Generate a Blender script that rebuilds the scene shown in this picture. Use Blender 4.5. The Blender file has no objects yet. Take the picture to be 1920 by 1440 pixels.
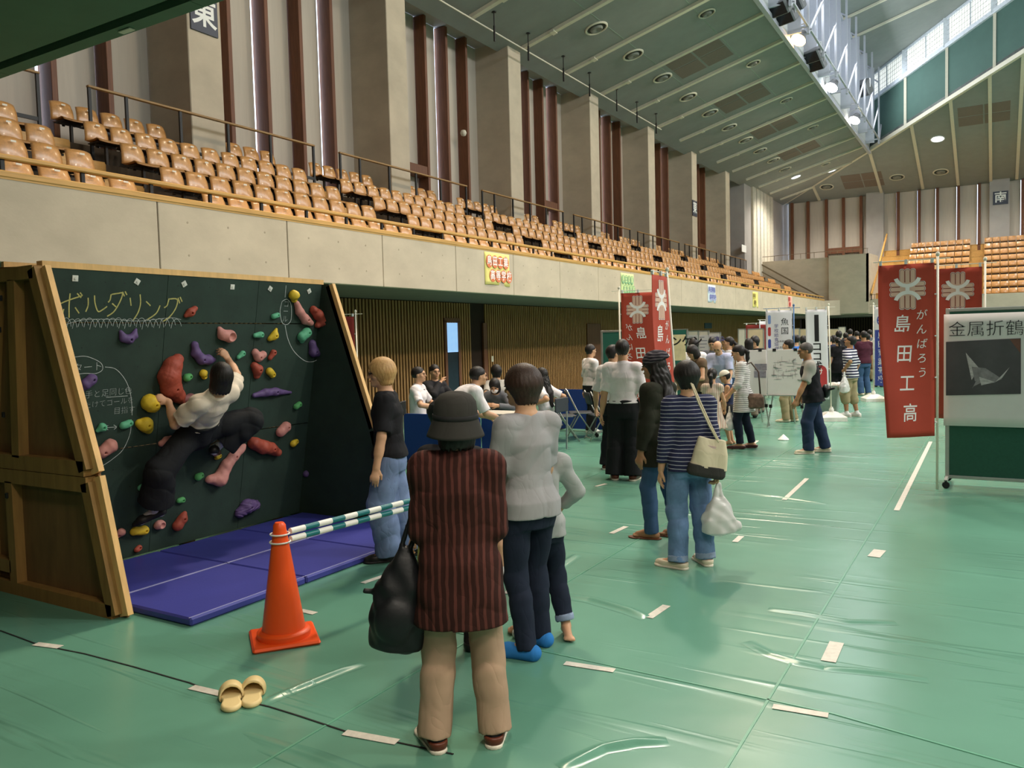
import bpy, math, random
import numpy as np
from mathutils import Vector, Matrix, Euler
rnd = random.Random(7)
PI = math.pi
C = bpy.context.scene.collection
# ------------------------------------------------------------------ camera model (1920 x 1440 frame)
F, YAW, PITCH, ROLL, H = 1520.0, math.radians(30.9), math.radians(3.16), math.radians(1.5), 1.74
FW = np.array([-math.sin(YAW)*math.cos(PITCH), math.cos(YAW)*math.cos(PITCH), -math.sin(PITCH)])
_r = np.array([math.cos(YAW), math.sin(YAW), 0.0]); _u = np.cross(_r, FW)
RT = _r*math.cos(ROLL)-_u*math.sin(ROLL); UP = _u*math.cos(ROLL)+_r*math.sin(ROLL)
CAMP = np.array([0, 0, H])
def ray(px, py): return FW+RT*(px-960)/F+UP*(720-py)/F
def onz(px, py, z=0.0): d = ray(px, py); return CAMP+d*((z-H)/d[2])
def onx(px, py, x): d = ray(px, py); return CAMP+d*(x/d[0])
def ony(px, py, y): d = ray(px, py); return CAMP+d*(y/d[1])
def onplane(px, py, p0, n): d = ray(px, py); return CAMP+d*(np.dot(np.array(p0)-CAMP, n)/np.dot(d, n))
def make_camera():
    cd = bpy.data.cameras.new('camera'); co = bpy.data.objects.new('camera', cd); C.objects.link(co)
    cd.sensor_fit = 'HORIZONTAL'; cd.sensor_width = 36.0; cd.lens = F/1920*36.0; cd.clip_end = 300; cd.clip_start = .05
    m = Matrix(((RT[0], UP[0], -FW[0], 0), (RT[1], UP[1], -FW[1], 0), (RT[2], UP[2], -FW[2], H), (0, 0, 0, 1)))
    co.matrix_world = m; bpy.context.scene.camera = co
make_camera()
# ------------------------------------------------------------------ materials
def lin(c):
    if isinstance(c, str):
        c = [int(c[i:i+2], 16)/255 for i in (0, 2, 4)]
    return tuple(((x/12.92) if x <= .04045 else ((x+.055)/1.055)**2.4) for x in c)
MATS = {}
def nd(nt, kind, **kw):
    n = nt.nodes.new(kind)
    for k, v in kw.items():
        if k in n.inputs: n.inputs[k].default_value = v
        else: setattr(n, k, v)
    return n
def mat(name, col, rough=.6, metal=0.0, var=.12, nscale=8.0, stretch=(1, 1, 1), bump=0.0, bscale=None, col2=None, spec=.4, emit=None, estr=0.0, alpha=1.0, trans=0.0, sheen=0.0, coat=0.0):
    if name in MATS: return MATS[name]
    m = bpy.data.materials.new(name); m.use_nodes = True; nt = m.node_tree; L = nt.links
    b = nt.nodes['Principled BSDF']; c = lin(col)
    b.inputs['Roughness'].default_value = rough; b.inputs['Metallic'].default_value = metal
    b.inputs['Specular IOR Level'].default_value = spec
    if coat: b.inputs['Coat Weight'].default_value = coat; b.inputs['Coat Roughness'].default_value = .12
    if sheen: b.inputs['Sheen Weight'].default_value = sheen
    if alpha < 1: b.inputs['Alpha'].default_value = alpha
    if trans: b.inputs['Transmission Weight'].default_value = trans
    if emit: b.inputs['Emission Color'].default_value = (*lin(emit), 1); b.inputs['Emission Strength'].default_value = estr
    tc = nd(nt, 'ShaderNodeTexCoord'); mp = nd(nt, 'ShaderNodeMapping'); mp.inputs['Scale'].default_value = stretch
    L.new(tc.outputs['Object'], mp.inputs['Vector'])
    nz = nd(nt, 'ShaderNodeTexNoise', Scale=nscale, Detail=4.0, Roughness=.6); L.new(mp.outputs[0], nz.inputs['Vector'])
    rp = nd(nt, 'ShaderNodeValToRGB'); c2 = lin(col2) if col2 else tuple(x*(1-var) for x in c); c1 = c if col2 else tuple(min(1, x*(1+var)) for x in c)
    rp.color_ramp.elements[0].position = .3; rp.color_ramp.elements[1].position = .7
    rp.color_ramp.elements[0].color = (*c2, 1); rp.color_ramp.elements[1].color = (*c1, 1)
    L.new(nz.outputs['Fac'], rp.inputs['Fac']); L.new(rp.outputs['Color'], b.inputs['Base Color'])
    if bump:
        bn = nd(nt, 'ShaderNodeTexNoise', Scale=bscale or nscale*4, Detail=3.0); L.new(mp.outputs[0], bn.inputs['Vector'])
        bp = nd(nt, 'ShaderNodeBump', Strength=bump, Distance=.01); L.new(bn.outputs['Fac'], bp.inputs['Height']); L.new(bp.outputs[0], b.inputs['Normal'])
    MATS[name] = m; return m
def stripes(name, ca, cb, period, duty=.5, axis=2, rough=.8, wob=.0, bump=.0):
    """two-colour stripes in the object's own space"""
    if name in MATS: return MATS[name]
    m = bpy.data.materials.new(name); m.use_nodes = True; nt = m.node_tree; L = nt.links; b = nt.nodes['Principled BSDF']
    b.inputs['Roughness'].default_value = rough; b.inputs['Specular IOR Level'].default_value = .2
    tc = nd(nt, 'ShaderNodeTexCoord'); sx = nd(nt, 'ShaderNodeSeparateXYZ'); L.new(tc.outputs['Object'], sx.inputs[0])
    src = sx.outputs[axis]
    nz = nd(nt, 'ShaderNodeTexNoise', Scale=9.0); L.new(tc.outputs['Object'], nz.inputs['Vector'])
    ma = nd(nt, 'ShaderNodeMath', operation='MULTIPLY_ADD'); ma.inputs[1].default_value = wob; L.new(nz.outputs['Fac'], ma.inputs[0]); L.new(src, ma.inputs[2])
    dv = nd(nt, 'ShaderNodeMath', operation='DIVIDE'); dv.inputs[1].default_value = period; L.new(ma.outputs[0], dv.inputs[0])
    fr = nd(nt, 'ShaderNodeMath', operation='FRACT'); L.new(dv.outputs[0], fr.inputs[0])
    lt = nd(nt, 'ShaderNodeMath', operation='LESS_THAN'); lt.inputs[1].default_value = duty; L.new(fr.outputs[0], lt.inputs[0])
    mx = nd(nt, 'ShaderNodeMix', data_type='RGBA'); mx.inputs[7].default_value = (*lin(ca), 1); mx.inputs[6].default_value = (*lin(cb), 1)
    L.new(lt.outputs[0], mx.inputs[0]); L.new(mx.outputs[2], b.inputs['Base Color'])
    MATS[name] = m; return m
# ------------------------------------------------------------------ mesh builder
class MB:
    def __init__(s): s.v = []; s.f = []; s.mi = []; s.m = 0
    def add(s, vs, fs):
        b = len(s.v); s.v += [tuple(map(float, v)) for v in vs]; s.f += [tuple(b+i for i in f) for f in fs]; s.mi += [s.m]*len(fs); return s
    def box(s, lo, hi, M=None, taper=None):
        x0, y0, z0 = lo; x1, y1, z1 = hi
        vs = [(x0,y0,z0),(x1,y0,z0),(x1,y1,z0),(x0,y1,z0),(x0,y0,z1),(x1,y0,z1),(x1,y1,z1),(x0,y1,z1)]
        if M is not None: vs = [M @ Vector(v) for v in vs]
        return s.add(vs, [(0,3,2,1),(4,5,6,7),(0,1,5,4),(1,2,6,5),(2,3,7,6),(3,0,4,7)])
    def rbox(s, lo, hi, r=.01, M=None):
        """box with chamfered edges"""
        c = [(a+b)/2 for a, b in zip(lo, hi)]; e = [(b-a)/2 for a, b in zip(lo, hi)]; r = min(r, *[x*.9 for x in e]); vs = []; idx = {}
        for sx in (-1, 1):
            for sy in (-1, 1):
                for sz in (-1, 1):
                    for k in range(3):
                        o = [e[i]-(r if i != k else 0) for i in range(3)]
                        p = Vector((c[0]+sx*o[0], c[1]+sy*o[1], c[2]+sz*o[2])); idx[(sx, sy, sz, k)] = len(vs); vs.append(M @ p if M is not None else p)
        fs = []
        S = (-1, 1)
        for k in range(3):
            i, j = (k+1) % 3, (k+2) % 3
            for t in S:
                q = []
                for a, b in ((-1,-1),(1,-1),(1,1),(-1,1)):
                    sg = [0]*3; sg[k] = t; sg[i] = a; sg[j] = b; q.append(idx[(*sg, k)])
                fs.append(tuple(q if t > 0 else q[::-1]))
            for a in S:
                for b in S:
                    q = []
                    for t, kk in ((-1, i), (1, i), (1, j), (-1, j)):
                        sg = [0]*3; sg[k] = t; sg[i] = a; sg[j] = b; q.append(idx[(*sg, kk)])
                    fs.append(tuple(q if a*b < 0 else q[::-1]))
        for sx in S:
            for sy in S:
                for sz in S:
                    q = [idx[(sx, sy, sz, k)] for k in range(3)]; fs.append(tuple(q if sx*sy*sz > 0 else q[::-1]))
        return s.add(vs, fs)
    def bar(s, p, q, w, t, up=(0, 0, 1)):
        """rectangular bar from p to q, w wide, t tall"""
        p = Vector(p); q = Vector(q); d = (q-p).normalized(); u = Vector(up)
        if abs(d.dot(u)) > .98: u = Vector((0, 1, 0))
        x = d.cross(u).normalized()*w/2; y = x.cross(d).normalized()*t/2
        vs = [p-x-y, p+x-y, p+x+y, p-x+y, q-x-y, q+x-y, q+x+y, q-x+y]
        return s.add(vs, [(0,1,2,3),(7,6,5,4),(1,0,4,5),(2,1,5,6),(3,2,6,7),(0,3,7,4)])
    def tube(s, pts, r, n=8, cap=True):
        pts = [Vector(p) for p in pts]; rs = r if hasattr(r, '__len__') else [r]*len(pts); vs = []; fs = []
        pu = None
        for i, p in enumerate(pts):
            d = (pts[min(i+1, len(pts)-1)]-pts[max(i-1, 0)])
            d = d.normalized() if d.length > 1e-9 else Vector((0, 0, 1))
            if pu is None: pu = Vector((0, 0, 1)) if abs(d.z) < .9 else Vector((1, 0, 0))
            x = d.cross(pu).normalized(); y = x.cross(d).normalized(); pu = y
            vs += [p+(x*math.cos(a)+y*math.sin(a))*rs[i] for a in (2*PI*k/n for k in range(n))]
        for i in range(len(pts)-1):
            for k in range(n):
                a = i*n+k; b = i*n+(k+1) % n; fs.append((a, b, b+n, a+n))
        if cap: fs += [tuple(range(n))[::-1], tuple(range((len(pts)-1)*n, len(pts)*n))]
        return s.add(vs, fs)
    def lathe(s, prof, c=(0, 0, 0), n=32, M=None):
        """profile of (r, z) turned about z"""
        vs = []; fs = []; c = Vector(c)
        for r, z in prof: vs += [Vector((r*math.cos(2*PI*k/n), r*math.sin(2*PI*k/n), z)) for k in range(n)]
        vs = [(M @ v if M is not None else v)+c for v in vs]
        for i in range(len(prof)-1):
            for k in range(n):
                a = i*n+k; b = i*n+(k+1) % n; fs.append((a, b, b+n, a+n))
        fs += [tuple(range(n))[::-1], tuple(range((len(prof)-1)*n, len(prof)*n))]
        return s.add(vs, fs)
    def prism(s, poly, d):
        """planar polygon (3d points) pushed along d"""
        d = Vector(d); n = len(poly); vs = [Vector(p) for p in poly]; vs += [p+d for p in vs]
        return s.add(vs, [tuple(range(n))[::-1], tuple(range(n, 2*n))]+[(i, (i+1) % n, (i+1) % n+n, i+n) for i in range(n)])
    def grid(s, fn, nu, nv):
        vs = [fn(i/nu, j/nv) for j in range(nv+1) for i in range(nu+1)]
        return s.add(vs, [(j*(nu+1)+i, j*(nu+1)+i+1, (j+1)*(nu+1)+i+1, (j+1)*(nu+1)+i) for j in range(nv) for i in range(nu)])
    def sheet(s, fn, nu, nv, th):
        """closed thin sheet: fn(u, v) -> point, th along the local normal"""
        def P(u, v): return Vector(fn(u, v))
        A = []; B = []
        for j in range(nv+1):
            for i in range(nu+1):
                u, v = i/nu, j/nv; e = 1e-3
                du = P(min(u+e, 1), v)-P(max(u-e, 0), v); dv = P(u, min(v+e, 1))-P(u, max(v-e, 0)); n = du.cross(dv).normalized()*th/2
                p = P(u, v); A.append(p+n); B.append(p-n)
        w = nu+1; N = len(A); fs = []
        for j in range(nv):
            for i in range(nu):
                a = j*w+i; fs.append((a, a+1, a+w+1, a+w)); fs.append((N+a+w, N+a+w+1, N+a+1, N+a))
        for i in range(nu): fs.append((N+i, N+i+1, i+1, i)); a = nv*w+i; fs.append((a, a+1, N+a+1, N+a))
        for j in range(nv): a = j*w; fs.append((a, a+w, N+a+w, N+a)); a = j*w+nu; fs.append((N+a, N+a+w, a+w, a))
        return s.add(A+B, fs)
    def build(s, name, mats, parent=None, smooth=False, **tags):
        me = bpy.data.meshes.new(name); me.from_pydata(s.v, [], s.f); mats = mats if isinstance(mats, (list, tuple)) else [mats]
        for m in mats: me.materials.append(m)
        if len(mats) > 1: me.polygons.foreach_set('material_index', s.mi)
        if smooth: me.polygons.foreach_set('use_smooth', [True]*len(me.polygons))
        me.update(); o = bpy.data.objects.new(name, me); C.objects.link(o)
        if smooth == 'auto': me.set_sharp_from_angle(angle=math.radians(38))
        if parent is not None: o.parent = parent
        for k, v in tags.items(): o[k] = v
        return o
def tag(o, label, cat, group=None, kind=None):
    o['label'] = label; o['category'] = cat
    if group: o['group'] = group
    if kind: o['kind'] = kind
    return o
def thing(name, label, cat, loc=(0, 0, 0), rz=0.0, group=None):
    o = bpy.data.objects.new(name, None); o.empty_display_size = .1; C.objects.link(o); o.location = loc; o.rotation_euler = (0, 0, rz); return tag(o, label, cat, group)
def struct(name, mb, m, parent=None, smooth=False):
    o = mb.build(name, m, parent, smooth)
    if parent is None: o['kind'] = 'structure'
    return o
def copy_tree(root):
    c = root.copy(); C.objects.link(c)
    for ch in root.children:
        d = ch.copy(); C.objects.link(d); d.parent = c
        for g in ch.children: e = g.copy(); C.objects.link(e); e.parent = d
    return c
ORD = 'first second third fourth fifth sixth seventh eighth ninth tenth eleventh twelfth thirteenth fourteenth'.split()
def text_mesh(txt, size, bold=0.0, vertical=False, gap=1.0):
    """triangulated flat lettering as (verts, faces) in x (right), y (up), centred on its own box"""
    rows = list(txt) if vertical else [txt]; V = []; Fc = []
    for i, t in enumerate(rows):
        if t == ' ': continue
        cu = bpy.data.curves.new('t', 'FONT'); cu.body = t; cu.size = size; cu.align_x = 'CENTER'; cu.align_y = 'CENTER'; cu.offset = bold; cu.resolution_u = 3
        o = bpy.data.objects.new('t', cu); C.objects.link(o); dg = bpy.context.evaluated_depsgraph_get(); e = o.evaluated_get(dg); me = e.to_mesh()
        b = len(V); V += [(v.co.x, v.co.y-(i*size*gap if vertical else 0), 0.0) for v in me.vertices]; Fc += [tuple(b+k for k in p.vertices) for p in me.polygons]
        e.to_mesh_clear(); bpy.data.objects.remove(o); bpy.data.curves.remove(cu)
    if vertical and V: V = [(x, y+(len(rows)-1)*size*gap/2, z) for x, y, z in V]
    return V, Fc
def subdiv(V, Fc, L):
    """split flat polygons so that no edge is longer than L (they are then laid over a waving cloth)"""
    V = [tuple(v[:2])+(0.0,) for v in V]; out = []; cache = {}
    def mid(a, b):
        k = (min(a, b), max(a, b))
        if k not in cache: V.append(tuple((V[a][i]+V[b][i])/2 for i in range(3))); cache[k] = len(V)-1
        return cache[k]
    st = [(f[0], f[i], f[i+1]) for f in Fc for i in range(1, len(f)-1)]
    while st:
        a, b, c = st.pop(); e = sorted(((math.dist(V[a], V[b]), a, b, c), (math.dist(V[b], V[c]), b, c, a), (math.dist(V[c], V[a]), c, a, b)))[-1]
        if e[0] > L: m = mid(e[1], e[2]); st += [(e[1], m, e[3]), (m, e[2], e[3])]
        else: out.append((a, b, c))
    return V, out
def add_text(mb, txt, size, place, bold=0.0, vertical=False, gap=1.0, slant=0.0, sub=0.0):
    """place(x, y) -> world point"""
    V, Fc = text_mesh(txt, size, bold, vertical, gap); V, Fc = subdiv(V, Fc, sub) if sub else (V, Fc); mb.add([place(x+slant*y, y) for x, y, z in V], Fc); return mb
# ------------------------------------------------------------------ signed-distance modelling (organic shapes)
def V3(p): return np.array(p, dtype=np.float64)
def unit(v): v = V3(v); return v/max(1e-9, np.linalg.norm(v))
class Sdf:
    def __init__(s, h): s.h = h; s.ops = []
    def cone(s, a, b, ra, rb, k=.02, flat=False, flat0=False, mode='u', sq=None):
        """rounded cone a -> b; flat cuts the far end square; sq = (axis, factor) flattens along an axis"""
        a = V3(a); b = V3(b); R = max(ra, rb); q = sq
        def f(x, y, z):
            px, py, pz = x-a[0], y-a[1], z-a[2]; ba = b-a; L2 = max(1e-12, ba@ba)
            if q is not None:
                ax, fc = q; t_ = np.clip((px*ba[0]+py*ba[1]+pz*ba[2])/L2, 0, 1)
                dx, dy, dz = px-t_*ba[0], py-t_*ba[1], pz-t_*ba[2]; m = dx*ax[0]+dy*ax[1]+dz*ax[2]
                m2 = m/fc-m; dx = dx+m2*ax[0]; dy = dy+m2*ax[1]; dz = dz+m2*ax[2]; d = (np.sqrt(dx*dx+dy*dy+dz*dz)-(ra+(rb-ra)*t_))*min(1, fc)
            else:
                t_ = np.clip((px*ba[0]+py*ba[1]+pz*ba[2])/L2, 0, 1)
                dx, dy, dz = px-t_*ba[0], py-t_*ba[1], pz-t_*ba[2]; d = np.sqrt(dx*dx+dy*dy+dz*dz)-(ra+(rb-ra)*t_)
            n = ba/math.sqrt(L2)
            if flat: d = np.maximum(d, (px-ba[0])*n[0]+(py-ba[1])*n[1]+(pz-ba[2])*n[2])
            if flat0: d = np.maximum(d, -(px*n[0]+py*n[1]+pz*n[2]))
            return d
        e = R*(max(1, q[1]) if q else 1); s.ops.append((f, np.minimum(a, b)-e, np.maximum(a, b)+e, k, mode)); return s
    def chain(s, pts, k=.02, **kw):
        for (a, ra), (b, rb) in zip(pts[:-1], pts[1:]): s.cone(a, b, ra, rb, k, **kw)
        return s
    def ell(s, c, r, R=None, k=.02, mode='u'):
        c = V3(c); r = V3(r); M = np.eye(3) if R is None else np.array(R)   # rows = axes
        def f(x, y, z):
            px, py, pz = x-c[0], y-c[1], z-c[2]
            a = [(px*M[i][0]+py*M[i][1]+pz*M[i][2])/r[i] for i in range(3)]
            k0 = np.sqrt(a[0]**2+a[1]**2+a[2]**2); k1 = np.sqrt((a[0]/r[0])**2+(a[1]/r[1])**2+(a[2]/r[2])**2)+1e-9
            return k0*(k0-1)/k1
        e = np.sqrt(sum((M[i]*r[i])**2 for i in range(3))); s.ops.append((f, c-e, c+e, k, mode)); return s
    def loft(s, O, fr, prof, k=.02, n=2.3, mode='u'):
        """elliptic sections up the z of a frame fr=(ex, ey, ez); prof rows (z, half width, half depth, y offset)"""
        O = V3(O); ex, ey, ez = [V3(q) for q in fr]; P = np.array([(*r, 0)[:4] if len(r) == 3 else r for r in prof]); z0, z1 = P[0, 0], P[-1, 0]
        def f(x, y, z):
            px, py, pz = x-O[0], y-O[1], z-O[2]
            u = px*ex[0]+py*ex[1]+pz*ex[2]; v = px*ey[0]+py*ey[1]+pz*ey[2]; w = px*ez[0]+py*ez[1]+pz*ez[2]
            a = np.interp(w, P[:, 0], P[:, 1]); b = np.interp(w, P[:, 0], P[:, 2]); v = v-np.interp(w, P[:, 0], P[:, 3])
            d = ((np.abs(u/a)**n+np.abs(v/b)**n)**(1/n)-1)*np.minimum(a, b)
            return np.maximum(d, np.maximum(w-z1, z0-w))
        R = P[:, 1:3].max()+np.abs(P[:, 3]).max(); pts = np.array([O+ez*z0, O+ez*z1])
        # sections are perpendicular to ez, so pad by R in every direction
        s.ops.append((f, pts.min(0)-R, pts.max(0)+R, k, mode)); return s
    def plane(s, p, n):
        """keep the side the normal points away from"""
        p = V3(p); n = unit(n); s.ops.append((lambda x, y, z: (x-p[0])*n[0]+(y-p[1])*n[1]+(z-p[2])*n[2], None, None, 0, 'i')); return s
    def warp(s, fn): s.ops.append((fn, None, None, 0, 'w')); return s
    def mesh(s, name, m, parent=None, **tags):
        h = s.h; lo = np.min([o[1] for o in s.ops if o[1] is not None and o[4] == 'u'], 0)-3*h; hi = np.max([o[2] for o in s.ops if o[2] is not None and o[4] == 'u'], 0)+3*h
        n = np.ceil((hi-lo)/h).astype(int)+1; ax = [(lo[i]+h*np.arange(n[i])).astype(np.float32) for i in range(3)]
        D = np.full(tuple(n), .08, dtype=np.float32)
        for f, a, b, k, mode in s.ops:
            if a is None: sl = (slice(None),)*3
            else:
                i0 = np.clip(((a-k-2*h-lo)/h).astype(int), 0, n-1); i1 = np.clip(((b+k+2*h-lo)/h).astype(int)+2, 1, n)
                if (i1 <= i0).any(): continue
                sl = tuple(slice(p, q) for p, q in zip(i0, i1))
            x = ax[0][sl[0]][:, None, None]; y = ax[1][sl[1]][None, :, None]; z = ax[2][sl[2]][None, None, :]
            d = f(x, y, z)
            if mode == 'u':
                A = D[sl]
                if k > 0:
                    w = np.clip(.5+.5*(A-d)/k, 0, 1); D[sl] = A+(d-A)*w-k*w*(1-w)
                else: D[sl] = np.minimum(A, d)
            elif mode == 'i': D[sl] = np.maximum(D[sl], d)
            elif mode == 's': D[sl] = np.maximum(D[sl], -d)
            elif mode == 'w': D[sl] = D[sl]+d
        v, q = surface_nets(D, lo, h)
        me = bpy.data.meshes.new(name); me.vertices.add(len(v)); me.vertices.foreach_set('co', v.astype(np.float32).ravel())
        me.loops.add(q.size); me.loops.foreach_set('vertex_index', q.ravel().astype(np.int32)); me.polygons.add(len(q))
        me.polygons.foreach_set('loop_start', np.arange(0, q.size, 4, dtype=np.int32)); me.polygons.foreach_set('loop_total', np.full(len(q), 4, dtype=np.int32))
        me.update(calc_edges=True); me.validate(); me.polygons.foreach_set('use_smooth', [True]*len(me.polygons)); me.materials.append(m)
        o = bpy.data.objects.new(name, me); C.objects.link(o)
        if parent is not None: o.parent = parent
        for kk, vv in tags.items(): o[kk] = vv
        return o
def surface_nets(D, lo, h):
    S = D < 0; n = np.array(D.shape); c = [slice(0, -1), slice(1, None)]
    cnt = np.zeros(tuple(n-1), dtype=np.uint8)
    for i in (0, 1):
        for j in (0, 1):
            for k in (0, 1): cnt += S[c[i], c[j], c[k]]
    act = np.argwhere((cnt > 0) & (cnt < 8)); idx = np.full(tuple(n-1), -1, dtype=np.int64); idx[act[:, 0], act[:, 1], act[:, 2]] = np.arange(len(act))
    P = np.zeros((len(act), 3)); W = np.zeros(len(act))
    for a in range(3):
        o1, o2 = (a+1) % 3, (a+2) % 3
        for i in (0, 1):
            for j in (0, 1):
                p = act.copy(); p[:, o1] += i; p[:, o2] += j; q = p.copy(); q[:, a] += 1
                d0 = D[p[:, 0], p[:, 1], p[:, 2]]; d1 = D[q[:, 0], q[:, 1], q[:, 2]]; m = (d0 < 0) != (d1 < 0)
                t = d0[m]/(d0[m]-d1[m]); pt = p[m].astype(float); pt[:, a] += t; P[m] += pt; W[m] += 1
    P /= W[:, None]; quads = []
    for a in range(3):
        o1, o2 = (a+1) % 3, (a+2) % 3
        s0 = [slice(None)]*3; s1 = [slice(None)]*3; s0[a] = slice(0, -1); s1[a] = slice(1, None); A = S[tuple(s0)]; B = S[tuple(s1)]
        e = np.argwhere(A != B); e = e[(e[:, o1] > 0) & (e[:, o2] > 0) & (e[:, o1] < n[o1]-1) & (e[:, o2] < n[o2]-1)]
        ins = A[e[:, 0], e[:, 1], e[:, 2]]; q = []
        for i, j in ((-1, -1), (0, -1), (0, 0), (-1, 0)):
            p = e.copy(); p[:, o1] += i; p[:, o2] += j; q.append(idx[p[:, 0], p[:, 1], p[:, 2]])
        q = np.stack(q, 1); q[~ins] = q[~ins][:, ::-1]; quads.append(q)
    return P*h+np.array(lo), np.concatenate(quads)
# ================================================================== THE HALL
M_conc = mat('board_marked_concrete', 'bfb19c', .75, var=.10, nscale=1.3, bump=.08, bscale=30, stretch=(1, 1, 1.6))
M_conc_grey = mat('grey_painted_concrete', 'a5a09c', .7, var=.06, nscale=1.5, bump=.05, bscale=40)
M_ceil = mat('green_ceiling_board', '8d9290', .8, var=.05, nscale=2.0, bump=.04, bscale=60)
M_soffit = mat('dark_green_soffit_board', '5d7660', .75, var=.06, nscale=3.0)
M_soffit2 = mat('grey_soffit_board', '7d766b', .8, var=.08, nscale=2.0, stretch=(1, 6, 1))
M_rail = mat('cream_painted_steel', 'd8d2c0', .5, var=.04)
M_white = mat('white_painted_steel', 'dcdcdc', .45, var=.04)
M_seam = mat('dark_gap', '1c1e1c', .9)
M_wood_dk = mat('dark_stained_timber', '6b4128', .55, var=.25, nscale=6, stretch=(4, 4, .35), bump=.06)
M_slat = mat('oak_slat', '9c7444', .55, var=.22, nscale=7, stretch=(3, 3, .4), bump=.05)
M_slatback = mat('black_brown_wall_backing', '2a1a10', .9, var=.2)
M_blind = mat('cream_roller_blind', 'bdb3a6', .85, var=.05, nscale=2, stretch=(6, 6, .4))
M_day = mat('daylight_window', 'e8f2ff', .3, emit='cfe3ff', estr=3.2)
M_day_dim = mat('daylight_window_behind_mesh', 'f0ecd8', .3, var=.03, emit='e6ecea', estr=.75)
M_oak = mat('varnished_oak_plank', 'c89a56', .38, var=.16, nscale=5, stretch=(2, .35, 6), bump=.03)
M_ply = mat('varnished_plywood_seat_shell', 'cf985c', .3, var=.13, nscale=5, stretch=(5, .7, 5), spec=.55, coat=.25)
M_plyedge = mat('plywood_seat_edge', 'a5753f', .45, var=.15, nscale=9, stretch=(6, 1, 6))
M_black = mat('black_painted_steel', '1d1c1c', .5, var=.1)
M_under = mat('dark_seat_underside', '2c2620', .7, var=.15)
M_numplate = mat('cream_number_plate', 'f0e9d6', .4, var=.02)
M_vent = mat('grey_round_vent', '7d7f79', .5, var=.08)
M_ventdark = mat('dark_vent_throat', '3a3d3a', .7, var=.1)
M_access = mat('brown_perforated_panel', '7b7068', .85, var=.12, nscale=30)
M_navy = mat('dark_slate_sign', '3c4150', .5, var=.05)
M_letter = mat('white_sign_lettering', 'f2f2ee', .5, var=.01)
XF, XW, XC, XB, XT, YS = -9.35, -11.97, -13.45, -14.6, -6.86, 62.5
BAY, Y0C = 6.07, 10.62                                   # column pitch and first column corner
SL = .272; ZE = 11.1; YN = -6.0
# ---- floor: overlapping green vinyl sheets
def floor_material():
    m = bpy.data.materials.new('green_vinyl_floor_sheet'); m.use_nodes = True; nt = m.node_tree; L = nt.links; b = nt.nodes['Principled BSDF']
    tc = nd(nt, 'ShaderNodeTexCoord'); nz = nd(nt, 'ShaderNodeTexNoise', Scale=.6, Detail=5.0); L.new(tc.outputs['Object'], nz.inputs['Vector'])
    rp = nd(nt, 'ShaderNodeValToRGB'); rp.color_ramp.elements[0].position = .3; rp.color_ramp.elements[1].position = .75
    rp.color_ramp.elements[0].color = (*lin('588773'), 1); rp.color_ramp.elements[1].color = (*lin('679d87'), 1)
    L.new(nz.outputs['Fac'], rp.inputs['Fac']); L.new(rp.outputs['Color'], b.inputs['Base Color'])
    b.inputs['Roughness'].default_value = .27; b.inputs['Specular IOR Level'].default_value = .5
    # creases run across the sheets: long along x, short along y, gathered near some seams
    mp = nd(nt, 'ShaderNodeMapping'); mp.inputs['Scale'].default_value = (.55, 7.0, 1); mp.inputs['Rotation'].default_value = (0, 0, .10); L.new(tc.outputs['Object'], mp.inputs['Vector'])
    n2 = nd(nt, 'ShaderNodeTexNoise', Scale=1.0, Detail=2.0, Distortion=.6); L.new(mp.outputs[0], n2.inputs['Vector'])
    r2 = nd(nt, 'ShaderNodeValToRGB'); r2.color_ramp.elements[0].position = .56; r2.color_ramp.elements[1].position = .74; L.new(n2.outputs['Fac'], r2.inputs['Fac'])
    n3 = nd(nt, 'ShaderNodeTexNoise', Scale=.35, Detail=3.0); L.new(tc.outputs['Object'], n3.inputs['Vector'])
    r3 = nd(nt, 'ShaderNodeValToRGB'); r3.color_ramp.elements[0].position = .42; r3.color_ramp.elements[1].position = .62; L.new(n3.outputs['Fac'], r3.inputs['Fac'])
    mu = nd(nt, 'ShaderNodeMath', operation='MULTIPLY'); L.new(r2.outputs['Color'], mu.inputs[0]); L.new(r3.outputs['Color'], mu.inputs[1])
    n4 = nd(nt, 'ShaderNodeTexNoise', Scale=2.2, Detail=2.0); L.new(tc.outputs['Object'], n4.inputs['Vector'])
    ad = nd(nt, 'ShaderNodeMath', operation='MULTIPLY_ADD'); ad.inputs[1].default_value = .35; L.new(n4.outputs['Fac'], ad.inputs[0]); L.new(mu.outputs[0], ad.inputs[2])
    bp = nd(nt, 'ShaderNodeBump', Strength=.75, Distance=.02); L.new(ad.outputs[0], bp.inputs['Height']); L.new(bp.outputs[0], b.inputs['Normal'])
    return m
M_floor = floor_material()
fl = MB().box((-15, -8, -.12), (24, 66, 0)); struct('floor', fl, M_floor)
# seams where one sheet laps the next, and their raised edges
sm = MB()
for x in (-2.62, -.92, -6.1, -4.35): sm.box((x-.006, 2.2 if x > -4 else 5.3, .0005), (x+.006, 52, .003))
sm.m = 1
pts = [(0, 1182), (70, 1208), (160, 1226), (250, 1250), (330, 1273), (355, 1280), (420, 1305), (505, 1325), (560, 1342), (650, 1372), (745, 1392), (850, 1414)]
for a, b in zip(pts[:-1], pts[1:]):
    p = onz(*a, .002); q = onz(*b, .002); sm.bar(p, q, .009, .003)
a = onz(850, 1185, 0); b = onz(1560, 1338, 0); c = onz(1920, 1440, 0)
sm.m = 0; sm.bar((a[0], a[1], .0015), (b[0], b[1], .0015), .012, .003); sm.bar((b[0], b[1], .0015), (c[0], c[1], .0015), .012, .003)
M_seamfloor = mat('sheet_edge_green', '5f9a80', .3, var=.05)  # lap edges in a green close to the sheets
struct('trim_1', sm, [M_seamfloor, M_seam])
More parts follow.
